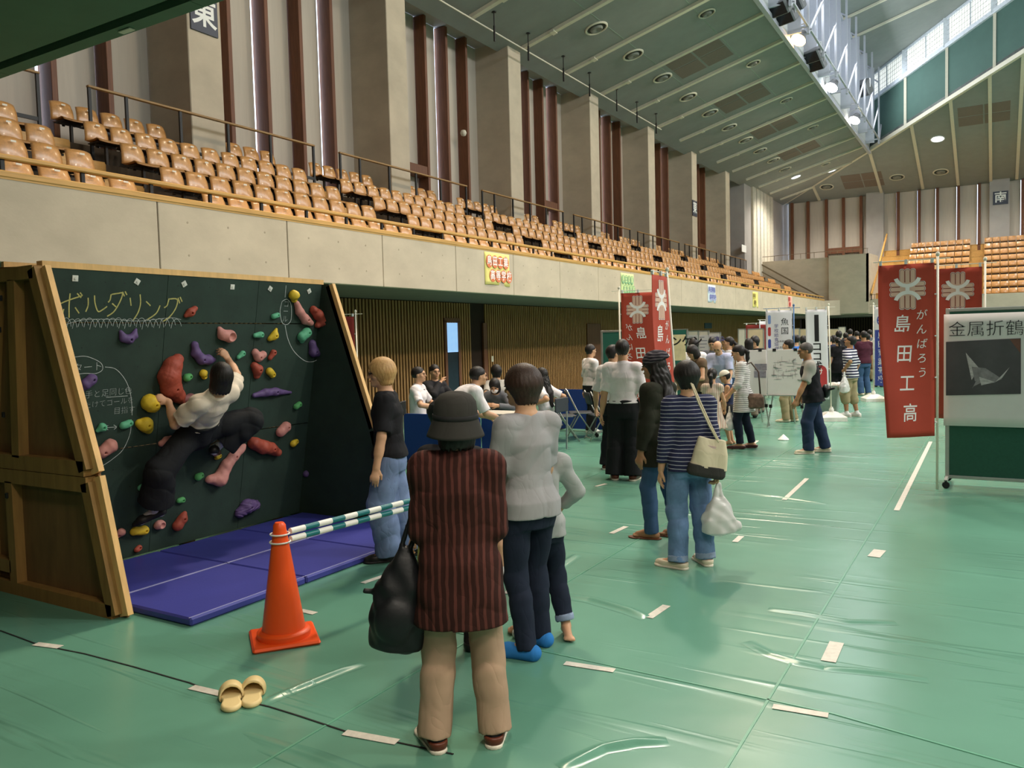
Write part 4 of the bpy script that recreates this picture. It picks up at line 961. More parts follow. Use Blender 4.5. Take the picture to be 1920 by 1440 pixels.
vb = onx(667, 600, -9.6); banner('red banner partly hidden behind the right wing of the climbing wall', (vb[0], vb[1]), onx(667, 590, -9.6)[2], math.radians(28), .62, 1.7, mat('deep_red_banner_cloth', '8c2f2a', .8), red_deco, ph=2.6)
def uo(write, shape):
    write('魚国', .36, .33, .155, M_ink, True, 1.15); write('学校給食協会静岡県会', .20, .72, .085, mat('violet_print', '6d6aa0', .7), True, 1.05)
    for i, c in enumerate((M_ink_b, M_ink_r, M_ink_b, M_ink_b)): shape([rr(.07, .18+.24*i, .028, .09, .027)], c if i != 0 else mat('sky_print', '7f9ad0', .7))
    for i in range(3): write('会員募集中です', .37, .62+.12*i, .045, mat('grey_print', '8b8b94', .7))
vb = onz(1489, 800, 0); vb = ony(1489, 700, vb[1]+1.3); banner('white banner with large black characters behind the easels', vb, ony(1489, 578, vb[1])[2], math.radians(14), .50, 1.7, M_wcloth, uo, pole=mat('blue_pole', '4a6f9c', .4))
def tosa(write, shape):
    shape([[(.16, .1), (.24, .1), (.24, .62), (.16, .62)]], M_ink); write('ココ浅', .2, .92, .19, M_ink, True, 1.0, .004); shape([rr(.24, 1.38, .13, .30, .12)], M_ink_r); write('サ', .24, 1.22, .16, M_ink_w)
vb = onz(1559, 788, 0); VB1 = vb
def flagbase(p, label):
    t = thing('flag_base', label, 'flag base', (p[0], p[1], 0), .4, 'white flag pole bases')
    MB().prism([(-.24, -.24, 0), (.24, -.24, 0), (.24, .24, 0), (-.24, .24, 0)], (0, 0, .075)).add([(-.24, -.24, .075), (.24, -.24, .075), (.24, .24, .075), (-.24, .24, .075), (-.1, -.1, .165), (.1, -.1, .165), (.1, .1, .165), (-.1, .1, .165)], [(0, 1, 5, 4), (1, 2, 6, 5), (2, 3, 7, 6), (3, 0, 4, 7), (4, 5, 6, 7)]).build('weight', mat('white_plastic_base', 'e8e4dc', .4), t)
    MB().lathe([(.045, .16), (.045, .22), (.03, .235), (.03, .26), (.018, .26)], n=16).build('socket', mat('white_plastic_base', 'e8e4dc', .4), t)
flagbase(vb, 'white plastic flag base behind the man in the black vest'); banner('narrow white banner with black and red print behind the vest man', vb, ony(1550, 577, vb[1])[2], math.radians(20), .40, 1.75, M_wcloth, tosa, zbot=.262, tilt=(-.02, 0))
def blue(write, shape):
    shape([[(.02, .55), (.40, .55), (.40, 1.9), (.02, 1.9)]], M_ink_b); write('島田商業高校', .21, 1.22, .2, M_ink_w, True, 1.05, .003)
    shape([arc_ for arc_ in arc(.21, .32, .10, 0, 2*PI, .018, 20)]+[rr(.21, .32, .03, .16, .02), rr(.21, .32, .12, .02, .02)], M_ink_b)
vb = onz(1638, 752, 0); flagbase(vb, 'white plastic flag base beside the yellow crate'); banner('blue and white banner on a white pole beside the yellow crate', vb, ony(1636, 574, vb[1])[2], math.radians(-42), .42, 1.9, M_wcloth, blue, pole_side=-1, zbot=.262)
vb = V3((-5.6, 24, 0)); vb = onplane(1441, 700, (0, 22, 0), V3((0, 1, 0))); banner('dark red banner far back beside the cream partitions', (vb[0], 22.0), ony(1441, 606, 22)[2], math.radians(5), .55, 1.9, mat('deep_red_banner_cloth', '8c2f2a', .8), lambda w, s: w('金賞', .28, .6, .25, mat('gold_print', 'b8873a', .6), True), ph=1)
vb = onplane(1451, 700, (0, 22.4, 0), V3((0, 1, 0))); banner('pale banner far back next to the dark red one', (vb[0], 22.4), ony(1451, 600, 22.4)[2], math.radians(60), .5, 1.9, M_wcloth, lambda w, s: w('出店中', .25, .9, .25, M_ink_b, True), ph=2)
# ================================================================== PAPER SIGNS ON THE GALLERY FRONT
def wallpaper(label, px, py, w, h, m, rows, mc, ring_m):
    p = onx(px, py, XF); t = thing('paper_sign', label, 'paper sign', (XF+.001, p[1], p[2]), 0, 'school name sheets taped along the gallery front')
    mb = MB().sheet(lambda u, v: (.006+.012*math.sin(u*7)*(1-v)**3, (u-.5)*w, (v-.5)*h+.012*math.sin(u*5)*(1-v)), 10, 8, .0015); mb.build('sheet', m, t, True)
    ring = MB(); tx = MB()
    for j, r in enumerate(rows):
        for i, c in enumerate(r):
            cy = (-.5+(i+.5)/4.35)*w*.96+(.04 if j == 0 else .16)*w; cz = (.22-.43*j)*h
            ring.add([(.022, cy+w*.125*math.cos(a), cz+h*.2*math.sin(a)) for a in np.linspace(0, 2*PI, 17)[:-1]], [tuple(range(16))])
            add_text(tx, c, w*.19, lambda x, y: (.0235, cy+x, cz+y*1.15), .003)
    ring.build('coloured_disc', ring_m, t); tx.build('lettering', mc, t)
P_y = mat('yellow_paper', 'e9dc84', .85, var=.03); P_g = mat('pale_green_paper', 'cfe0a0', .85, var=.03); P_b = mat('pale_blue_paper', 'd6e2ea', .85, var=.03); P_p = mat('pink_paper', 'e9b0a0', .85, var=.03)
M_or = mat('orange_disc_print', 'd87a52', .8, var=.06); M_gr = mat('green_disc_print', '86b489', .8, var=.06); M_bl = mat('lilac_disc_print', 'b4b8d8', .8); M_ol = mat('ochre_disc_print', 'c9b75c', .8); M_pk = mat('red_disc_print', 'c9584c', .8)
wallpaper('yellow paper sign with orange discs taped to the concrete gallery front', 932, 505, 1.02, .70, P_y, ['島田工業', '高等学校'], M_ink_w, M_or)
wallpaper('pale green paper sign with green discs on the gallery front', 1176, 534, .98, .66, P_g, ['島田商業', '高等学校'], P_g, M_gr)
wallpaper('pale blue paper sign with lilac letters on the gallery front', 1334, 551, .95, .66, P_b, ['島田樟誠', '高等学校'], M_ink_b, M_bl)
wallpaper('yellow paper sign farther along the gallery front above the easels', 1416, 562, .95, .70, P_y, ['金谷', '高校'], M_ink, M_ol)
wallpaper('pink paper sign farthest along the gallery front', 1481, 566, .95, .62, P_p, ['川根', '高校'], M_ink_r, M_pk)
# ================================================================== POSTER BOARD AT THE FRONT RIGHT
M_alu = mat('brushed_aluminium', 'b9b9b4', .4, .75, var=.06); M_gcloth = mat('green_felt_board', '2c5a4a', .9, var=.08, nscale=40); M_paper = mat('white_poster_paper', 'ddd8d6', .8, var=.02); M_castor = mat('black_castor_rubber', '17171a', .5)
def castor(mb, x, y): mb.lathe([(.001, -.018), (.034, -.018), (.038, -.008), (.038, .008), (.034, .018), (.001, .018)], (x, y, .038), 16, Matrix.Rotation(PI/2, 4, 'X')); mb.box((x-.012, y-.022, .04), (x+.012, y+.022, .085))
def display_board(name, label, x0, x1, y, z0, z1, cloth, rz=0.0, both=True):
    """a wheeled board whose left lower corner stands over (x0, y); built along local x"""
    t = thing(name, label, 'display board', (x0, y, 0), rz); W = x1-x0
    mb = MB().box((0, -.012, z0), (W, .012, z1)); mb.build('panel', cloth, t)
    mb = MB()
    for x in (0, W): mb.rbox((x-.02, -.02, .06), (x+.02, .02, z1+.02), .005)
    for z in (z0, z1): mb.rbox((0, -.018, z-.018), (W, .018, z+.018), .005)
    mb.build('frame', M_alu, t)
    for x in (0, W):
        f = MB().rbox((x-.018, -.28, .07), (x+.018, .28, .10), .004); ft = f.build('foot', M_alu, t)
        for yy_ in (-.26, .26): m_ = MB(); castor(m_, x, yy_); m_.build('castor', M_castor, ft)
    return t
pl = onz(1772, 908, 0); pr = ony(1920, 700, pl[1]); zA = ony(1772, 582, pl[1])[2]; zB = ony(1772, 893, pl[1])[2]
db = display_board('display_board', 'green wheeled board with a large white crane poster at the front right', pl[0]+.02, pl[0]+1.75, pl[1], zB, zA, M_gcloth)
t = thing('poster', 'white poster with a dark photograph of a metal folded crane', 'poster', (pl[0]+.02, pl[1]-.0125, 0)); Wp = 1.25; p0 = ony(1765, 590, pl[1]); p1 = ony(1768, 797, pl[1]); za, zb_ = p0[2], p1[2]
mb = MB().sheet(lambda u, v: (-.035+u*Wp, -.0225-.012*math.sin(u*2.5)*.5-.02*(1-v)*max(0, .2-u)*2+.010*math.sin(v*6+u*2)*max(0, .15-u)*4, zb_+v*(za-zb_)), 20, 12, .0012); mb.build('sheet', M_paper, t, True)
def pq(px, py, off=.034): p = ony(px, py, pl[1]); return (p[0]-pl[0]-.02, -off, p[2])
tl, tr, bl_, br = (1774, 641), (1914, 634), (1774, 741), (1914, 738)
mb = MB().prism([pq(*bl_), pq(*br), pq(*tr), pq(*tl)], (0, .002, 0)); mb.build('photograph', mat('dark_photo_print', '4a464a', .45, var=.35, nscale=1.6), t)
M_silver = mat('silver_photo_print', 'b8b0b2', .4, var=.3, nscale=14, stretch=(1, 1, 5)); M_silver2 = mat('silver_photo_print_shade', '837c80', .4, var=.3, nscale=14); mb = MB()
for k, q in enumerate([[(1811, 661), (1836, 690), (1822, 712)], [(1822, 687), (1848, 690), (1879, 710), (1866, 716), (1828, 714)], [(1879, 708), (1893, 688), (1866, 716)], [(1836, 706), (1842, 716), (1826, 724), (1823, 728), (1829, 716)], [(1866, 716), (1840, 722), (1836, 706)]]):
    mb.m = k % 2; mb.add([pq(x, y, .0355+.0004*k) for x, y in q], [tuple(range(len(q)))])
mb.build('printed_crane', [M_silver, M_silver2], t)
mb = MB(); mb.add([pq(1893, 636, .0352), pq(1913, 635, .0352), pq(1913, 662, .0352)], [(0, 1, 2)]); mb.build('printed_corner', mat('brown_photo_corner', '6d473c', .5), t)
c = pq(1848, 618); s = .178; mb = MB(); add_text(mb, '金属折鶴', s, lambda x, y: (c[0]+x, -.036, c[2]+y), -.002); mb.build('lettering', M_ink, t)
# ================================================================== OTHER BOARDS AND PARTITIONS
M_cream = mat('cream_partition_cloth', 'd9c3a0', .85, var=.05); M_teal = mat('teal_felt_panel', '2f6f62', .9, var=.06); M_lcream = mat('pale_poster_sheet', 'e0d8c6', .8, var=.03)
def at_y(px, py, y): return ony(px, py, y)
pb = onz(1128, 818, 0); display_board('display_board', 'green felt board with white frame left of the student in white', pb[0], pb[0]+.95, pb[1]+.1, .12, ony(1122, 622, pb[1])[2], M_teal, math.radians(-4))
def board(label, px0, px1, pyt, y, cloth, name='partition_panel', cat='partition', rz=0.0, z0=.05):
    a = ony(px0, 650, y); b = ony(px1, 650, y); z = ony(px0, pyt, y)[2]; W = b[0]-a[0]
    t = thing(name, label, cat, (a[0], y, 0)); MB().box((.02, -.015, z0), (W-.02, .015, z)).build('panel', cloth, t)
    mb = MB()
    for x in (0.012, W-.012): mb.box((x-.012, -.018, 0), (x+.012, .018, z+.012))
    mb.box((0, -.018, z), (W, .018, z+.02)); mb.box((.0, -.25, 0), (.05, .25, .03)); mb.box((W-.05, -.25, 0), (W, .25, .03)); mb.build('frame', M_alu, t); return t, a, z, W
def sheet(label, px0, py0, px1, py1, y, m=M_paper, cat='poster', name='poster', deco=None):
    a = ony(px0, py1, y); b = ony(px1, py0, y); W, Hh = b[0]-a[0], b[2]-a[2]; t = thing(name, label, cat, (a[0], y-.02, a[2]))
    MB().box((0, -.004, 0), (W, 0, Hh)).build('sheet', m, t)
    if deco: deco(t, W, Hh)
    return t
def lines(t, W, Hh, n=7, m=None, x0=.08, x1=.92, y0=.1, y1=.9, seed=1):
    r = random.Random(seed); mb = MB()
    for i in range(n):
        z = Hh*(y1-(y1-y0)*i/max(1, n-1)); a = W*x0; b = W*(x0+(x1-x0)*r.uniform(.5, 1)); mb.box((a, -.0055, z-.008), (b, -.004, z+.008))
    mb.build('printed_lines', m or mat('grey_print', '8b8b94', .7), t)
def textdeco(txt, size, m, bold=0.0, fz=.5, fx=.5, vertical=False):
    def f(t, W, Hh): mb = MB(); add_text(mb, txt, size, lambda x, y: (W*fx+x, -.006, Hh*fz+y), bold, vertical); mb.build('lettering', m, t)
    return f
board('teal panel just behind the red banner', 1205, 1226, 622, 14.4, M_teal); board('teal panel holding the white paper dress', 1226, 1256, 619, 14.6, M_teal); board('teal panel edge behind the cream janken sign', 1256, 1290, 619, 16.3, M_teal)
board('pale panel with posters left of the bowed heads', 1290, 1311, 622, 16.8, M_lcream); board('pale panel with posters behind the bowed heads', 1311, 1330, 622, 16.9, M_lcream); board('pale panel with posters right of the bowed heads', 1330, 1352, 625, 17.0, M_lcream)
sheet('cream sheet with black brushed kana beside the leaning red banner', 1258, 627, 1286, 676, 14.75, mat('cream_paper', 'e6d9ae', .8), deco=textdeco('ジャンケン', .20, M_ink, .004, .72, .42))
for i, (a, b, c, d) in enumerate(((1291, 628, 1309, 668), (1312, 628, 1329, 668), (1332, 646, 1349, 690))): sheet('poster with headings on the pale panels, %s from the left' % ORD[i], a, b, c, d, 16.8+.1*i, deco=lambda t, W, Hh, i=i: lines(t, W, Hh, 6, seed=i), name='poster')
sheet('white name card with violet characters above the bowed heads', 1331, 626, 1350, 643, 17.0, deco=textdeco('佐藤商会', .11, mat('violet_print', '6d6aa0', .7), .004, .4))
pd = ony(1232, 640, 14.5); S = Sdf(.012); S.cone((0, 0, .05), (0, 0, .30), .12, .06, .02, flat0=True); S.ell((0, 0, .40), (.075, .05, .12), k=.03); S.cone((0, 0, .5), (0, 0, .58), .025, .02, .02); S.ell((0, 0, .07), (.10, .08, .08)); zD = ony(1232, 653, 14.5)[2]; o = S.mesh('paper_dress', mat('white_paper', 'efece6', .7)); o.location = (pd[0], 14.5, zD); tag(o, 'little white dress form pinned on the teal panel', 'dress form')
# cream partitions of the stalls at the back
for i, (a, b, y) in enumerate(((1384, 1399, 19.0), (1402, 1433, 19.4), (1455, 1500, 23.0), (1500, 1545, 24.0), (1545, 1575, 31.5))):
    board(('narrow pale partition right of the bowed heads', 'cream partition behind the easels, left of the white banner', 'cream partition behind the white banner with black characters', 'cream partition between the two white banners', 'cream partition behind the bowed crowd')[i], a, b, 618, y, (M_lcream, M_cream, M_cream, M_cream, M_cream)[i])
board('narrow white-topped partition beside the crowd', 1572, 1586, 614, 31, M_lcream)
# easels with sheets
def easel(label, sheetlabel, pa, pb_, py0, py1, y, deco, foot):
    a = ony(pa, py1, y); b = ony(pb_, py0, y); W, Hh = b[0]-a[0], b[2]-a[2]
    t = thing('easel', label, 'easel', (a[0]+W/2, y+.05, 0), 0, 'aluminium easels'); zt = a[2]+Hh*.98; zl = a[2]-.02
    for i, (fx, fy) in enumerate(((-W*.55, .02), (W*.55, .02), (0, .75))):
        e = MB().bar((fx, fy, .01), (fx*.25, fy*.12+.01, zt), .022, .022); lg = e.build('leg', M_alu, t); k = MB().box((fx*.82-.025, fy*.8-.02, .36), (fx*.82+.025, fy*.8+.02, .42)); k.build('clamp', M_black, lg)
    MB().box((-W*.5, -.09, zl), (W*.5, .02, zl+.018)).build('ledge', M_alu, t)
    s = thing('easel_board', sheetlabel, 'sign board', (a[0], y-.01, a[2]+.001)); MB().rbox((0, -.008, 0), (W, .008, Hh), .003).build('sheet', M_paper, s); deco(s, W, Hh)
    for f in (.2, .8): MB().box((W*f-.03, -.013, Hh-.03), (W*f+.03, .012, Hh+.02)).build('clip', M_black, s)
def d1_(s, W, Hh):
    lines(s, W, Hh, 12, seed=5, x0=.1, x1=.7, y0=.08)
    for z, x in ((.62, .62), (.46, .6)): mb = MB().box((W*x, -.0125, Hh*z-.06), (W*x+.22, -.008, Hh*z+.06)); mb.build('photo_print', mat('grey_photo_print', '8d8894', .5, var=.3, nscale=20), s)
def d2_(s, W, Hh):
    r = random.Random(4); mb = MB()
    for i in range(46):
        x = r.uniform(.15, .8)*W; z = r.uniform(.32, .75)*Hh
        if i % 2: mb.box((x, -.0125, z-.0025), (x+r.uniform(.05, .16), -.008, z+.0025))
        else: mb.box((x-.0025, -.0125, z), (x+.0025, -.008, z+r.uniform(.04, .14)))
    mb.build('printed_diagram', mat('faint_grey_print', 'b2aaac', .7), s); mb = MB()
    for x, z, a in ((.18, .62, -.3), (.70, .74, .6), (.84, .6, 0), (.12, .44, 0), (.86, .34, -.2)): mb.bar((W*x, -.011, Hh*z), (W*x+.08*math.cos(a), -.011, Hh*z+.08*math.sin(a)), .004, .02, (0, 1, 0))
    mb.build('marker_strip', M_ink, s)
pe2 = onz(1475, 803, 0)
easel('aluminium easel carrying the printed text poster', 'white sheet with printed text and two small photographs on an easel', 1381, 1437, 656, 740, pe2[1]+.1, d1_, 0); easel('aluminium easel carrying the faint circuit drawing', 'white sheet with a faint circuit drawing on an easel', 1440, 1505, 655, 740, pe2[1], d2_, 0)
# ================================================================== RECEPTION CORNER: fences, table, chairs
M_bluec = mat('royal_blue_fence_cloth', '1e3f8c', .85, var=.06, nscale=30)
def fence_(label, x0, x1, y, h, rz=0.0):
    t = thing('court_fence', label, 'court fence', (x0, y, 0), rz, 'blue court fences'); W = x1-x0; r = .05
    pts = [(0, 0, .03), (W, 0, .03)]+[(W-r+r*math.cos(a), 0, h-r+r*math.sin(a)) for a in np.linspace(0, PI/2, 6)]+[(r+r*math.cos(a), 0, h-r+r*math.sin(a)) for a in np.linspace(PI/2, PI, 6)]
    MB().prism(pts, (0, .03, 0)).build('cloth', M_bluec, t)
    for x in (.06, W-.06): MB().box((x-.02, -.15, 0), (x+.02, .18, .03)).build('foot', M_black, t)
pf = onz(1045, 885, 0); pg = onz(757, 871, 0); zf = ony(1046, 784, pf[1])[2]; xm = (pf[0]+pg[0])/2
fence_('blue court fence behind the grey T-shirt woman', xm+.01, pf[0], pf[1], zf); fence_('blue court fence between the blond person and the hatted woman', pg[0]-.15, xm-.01, pf[1]-.02, zf)
pf2 = ony(1052, 760, 13.6); fence_('blue court fence behind the folding chairs', pf2[0]-.1, pf2[0]+1.3, 13.6, ony(1060, 730, 13.6)[2])
def table(label, x0, x1, y0, y1, h=.70):
    t = thing('folding_table', label, 'table', ((x0+x1)/2, (y0+y1)/2, 0)); a, b = (x1-x0)/2, (y1-y0)/2
    MB().rbox((-a, -b, h-.03), (a, b, h), .006).build('table_top', mat('pale_table_laminate', 'cfc8ba', .4, var=.04), t)
    for sx in (-1, 1):
        for sy in (-1, 1): MB().bar((sx*(a-.12), sy*(b-.05), 0), (sx*(a-.12), sy*(b-.05), h-.03), .03, .03).build('leg', M_alu, t)
pt = ony(1042, 768, 10.6); table('white folding table behind the blue fence', pt[0]-1.4, pt[0], 10.0, 10.5, .66)
M_chairblue = mat('blue_chair_vinyl', '33507e', .6, var=.08); M_chairgrey = mat('charcoal_chair_back', '3a3d44', .6, var=.08)
def fchair(label, x, y, rz):
    t = thing('folding_chair', label, 'folding chair', (x, y, 0), rz, 'folding chairs by the green board')
    MB().rbox((-.2, -.2, .42), (.2, .2, .445), .01).build('seat', M_chairgrey, t)
    mb = MB().sheet(lambda u, v: ((u-.5)*.4, -.21-.05*v-.02*math.sin(u*PI), .62+.2*v), 6, 3, .015); mb.build('backrest', M_chairgrey, t, True)
    for s in (-1, 1):
        MB().tube([(s*.21, .24, .01), (s*.21, -.05, .44), (s*.205, -.24, .84)], .011, 8).build('leg', M_alu, t, True); MB().tube([(s*.19, -.26, .01), (s*.19, -.02, .43), (s*.19, .14, .43)], .011, 8).build('leg', M_alu, t, True)
    mb = MB().tube([(-.21, .2, .07), (.21, .2, .07)], .008, 6); mb.tube([(-.19, -.24, .05), (.19, -.24, .05)], .008, 6); mb.build('cross_bar', M_alu, t)
c1 = onz(1072, 826, 0); c2 = onz(1108, 826, 0)
for i, (dx, dy) in enumerate(((0, 0), (.02, .62), (.55, .35))): fchair('charcoal folding chair with steel frame, %s' % ('nearest to the blue fence', 'behind the nearest one', 'nearest to the green board')[i], c1[0]+dx-.1, c1[1]+dy-.1, math.radians((-55, -60, -50)[i]))
# bits near the crowd
pc_ = onz(1668, 755, 0); t = thing('crate', 'yellow plastic crate on the floor beside the blue banner', 'crate', (pc_[0]+.22, pc_[1]+.2, 0)); M_yc = mat('yellow_crate_plastic', 'd8a028', .5); mb = MB()
for z in (.0, .1, .2, .28): mb.box((-.3, -.2, z), (.3, -.18, z+.035)); mb.box((-.3, .18, z), (.3, .2, z+.035)); mb.box((-.3, -.2, z), (-.28, .2, z+.035)); mb.box((.28, -.2, z), (.3, .2, z+.035))
for i in range(9): x = -.3+.6*i/8; mb.box((x-.015, -.2, 0), (x+.015, -.185, .3)); mb.box((x-.015, .185, 0), (x+.015, .2, .3))
mb.box((-.3, -.2, 0), (.3, .2, .02)); mb.build('basket', M_yc, t); MB().box((-.25, -.203, .135), (.25, -.2, .175)).build('label_strip', M_letter, t)
pb_ = onz(1580, 786, 0); t = thing('waste_bin', 'grey translucent bin with a plastic bag over its rim', 'waste bin', (pb_[0]-.42, pb_[1]+.75, 0)); mb = MB().add([(-.2, -.15, 0), (.2, -.15, 0), (.2, .15, 0), (-.2, .15, 0), (-.24, -.19, .62), (.24, -.19, .62), (.24, .19, .62), (-.24, .19, .62)], [(0, 1, 5, 4), (1, 2, 6, 5), (2, 3, 7, 6), (3, 0, 4, 7), (3, 2, 1, 0)]); mb.build('body', mat('grey_green_bin', '8fa39a', .4), t)
S = Sdf(.015); S.cone((-.2, 0, .60), (.2, 0, .62), .16, .17, .03, sq=((0, 0, 1), .35)); S.cone((.2, 0, .6), (.33, -.05, .52), .08, .03, .04); S.cone((-.2, 0, .6), (-.3, -.05, .52), .08, .03, .04); S.warp(lambda x, y, z: .01*np.sin(x*40+y*25)); S.mesh('bag_liner', mat('milky_bag_plastic', 'e2ddd4', .35), t)
pk = ony(1669, 722, 21.5); S = Sdf(.02); S.ell((0, 0, .25), (.16, .1, .25)); S.ell((0, -.09, .18), (.12, .05, .13), k=.03); o = S.mesh('backpack', mat('pink_violet_bag', 'a8557e', .6)); o.location = (pk[0]+.22, 21.9, 0.0); tag(o, 'pink and violet backpack standing on the floor behind the red banner', 'backpack')
S = Sdf(.01); S.cone((0, 0, 0), (0, 0, .09), .1, .01, .01); S.plane((0, 0, 0), (0, 0, -1)); o = S.mesh('paper_scrap', M_letter); p = onz(1469, 825, 0); o.location = (p[0], p[1], 0); tag(o, 'small white paper scrap on the green floor before the easels', 'paper scrap')
# ================================================================== FLOODLIGHTS ON THE TRUSS
FL = []
def flood(label, px, py, lit, col=None, est=0.0, rz=-.5, tilt=.9, s=1.0):
    p = onx(px, py, XT-.1); q = (XT+.37, p[1], 0)
    p = onx(px, py, XT+.35)
    t = thing('floodlight', label, 'floodlight', tuple(p), rz, 'floodlights along the roof truss')
    R = Matrix.Rotation(-tilt, 4, 'X'); s *= 1.25
    RB = R @ Matrix.Rotation(-PI/2, 4, 'X')
    (MB().lathe([(.05*s, -.24*s), (.13*s, -.2*s), (.17*s, -.05*s), (.24*s, .12*s), (.235*s, .125*s), (.20*s, .09*s)], (0, 0, 0), 24, RB) if lit else MB().rbox((-.28*s, -.16*s, -.2*s), (.28*s, .12*s, .2*s), .05, R)).build('housing', mat('grey_flood_housing', '77777a', .5), t)
    (MB().lathe([(.225*s, .122*s), (.20*s, .14*s), (.1*s, .155*s), (.001, .158*s)], (0, 0, 0), 24, RB) if lit else MB().rbox((-.25*s, .12*s, -.17*s), (.25*s, .135*s, .17*s), .01, R)).build('lens', mat('lit_lens_'+col, col, .3, emit=col, estr=est) if lit else mat('dark_flood_glass', '2a2c30', .2), t)
    mb = MB().bar((-.3*s, 0, 0), (-.3*s, 0, .45), .04, .02); mb.bar((.3*s, 0, 0), (.3*s, 0, .45), .04, .02); mb.bar((-.3*s, 0, .45), (.3*s, 0, .45), .04, .03); mb.build('bracket', M_white, t); FL.append((p, label)); return p
LIT = [(flood('lit amber floodlight, nearest of the bright three on the truss', 1500, 70, True, 'ffc070', 30.0, rz=PI-.5), 'w'), (flood('lit cool white floodlight, middle of the bright three', 1561, 160, True, 'e8f6ff', 40.0, rz=PI-.5), 'c'), (flood('lit white floodlight, farthest of the bright three', 1604, 222, True, 'fff2e0', 36.0, rz=PI-.5), 'n')]
for lab, x, y in (('dark floodlight at the top edge of the view', 1462, 14), ('dark floodlight just above the amber one', 1474, 30), ('dark floodlight above the amber one, beside a fin', 1490, 8), ('dark floodlight between the amber and the cool white one', 1524, 104), ('dark floodlight close above the cool white one', 1531, 120), ('large dark box light before the far window band', 1612, 168)):
    flood(lab, x, y, False, rz=PI-.4, tilt=.7, s=1.6 if 'large' in lab else 1.0)
# ================================================================== PEOPLE
M_skin = mat('warm_skin', 'c99a78', .55, var=.06, nscale=14); M_skin2 = mat('tanned_skin', 'a97a58', .55, var=.06, nscale=14)
M_hair = mat('black_hair', '1b1513', .5, var=.3, nscale=22, stretch=(4, 4, .5), bump=.25, bscale=60); M_brown = mat('dark_brown_hair', '36241c', .5, var=.3, nscale=22, stretch=(4, 4, .5), bump=.25, bscale=60); M_blond = mat('bleached_blond_hair', 'cda56c', .5, var=.3, nscale=20, stretch=(4, 4, .5), bump=.25, bscale=60, col2='a97c4a'); M_grey_hair = mat('greying_hair', '4d4845', .6, var=.3, nscale=22)
M_eye = mat('dark_eye', '17120f', .25); M_lip = mat('lip', '9c5a4e', .5); M_lens = mat('spectacle_frame', '2a2220', .4)
def fab(name, col, var=.08, bump=.12, rough=.85, **k):
    if name in MATS: return MATS[name]
    m = mat(name, col, rough, var=var, nscale=7, spec=.2, **k); nt = m.node_tree; L = nt.links; return creases(m, bump*2.4)
def creases(m, st=.5):
    """soft diagonal cloth creases and a fine weave"""
    nt = m.node_tree; L = nt.links; tc = nd(nt, 'ShaderNodeTexCoord'); mp = nd(nt, 'ShaderNodeMapping'); mp.inputs['Scale'].default_value = (1, 1, .55); mp.inputs['Rotation'].default_value = (.5, .7, .2); L.new(tc.outputs['Object'], mp.inputs['Vector'])
    n1 = nd(nt, 'ShaderNodeTexNoise', Scale=7.0, Detail=1.5, Distortion=1.2); L.new(mp.outputs[0], n1.inputs['Vector'])
    ab = nd(nt, 'ShaderNodeMath', operation='SUBTRACT'); ab.inputs[1].default_value = .5; L.new(n1.outputs['Fac'], ab.inputs[0]); a2 = nd(nt, 'ShaderNodeMath', operation='ABSOLUTE'); L.new(ab.outputs[0], a2.inputs[0]); a3 = nd(nt, 'ShaderNodeMath', operation='POWER'); a3.inputs[1].default_value = .6; L.new(a2.outputs[0], a3.inputs[0])
    n2 = nd(nt, 'ShaderNodeTexNoise', Scale=420.0, Detail=1.0); L.new(tc.outputs['Object'], n2.inputs['Vector']); ma = nd(nt, 'ShaderNodeMath', operation='MULTIPLY_ADD'); ma.inputs[1].default_value = .012; L.new(n2.outputs['Fac'], ma.inputs[0]); L.new(a3.outputs[0], ma.inputs[2])
    bp = nd(nt, 'ShaderNodeBump', Strength=min(1, st), Distance=.018); L.new(ma.outputs[0], bp.inputs['Height']); L.new(bp.outputs[0], nt.nodes['Principled BSDF'].inputs['Normal']); return m
def ik(a, c, l1, l2, pole):
    a, c = V3(a), V3(c); d = c-a; D = min(np.linalg.norm(d), (l1+l2)*.999); n = unit(d); x = (l1*l1-l2*l2+D*D)/(2*D); y = math.sqrt(max(0, l1*l1-x*x))
    p = V3(pole)-n*(V3(pole)@n); return a+n*x+unit(p)*y, a+n*D
def rot(v, axis, deg): return np.array(Matrix.Rotation(math.radians(deg), 3, Vector(axis)) @ Vector(v))
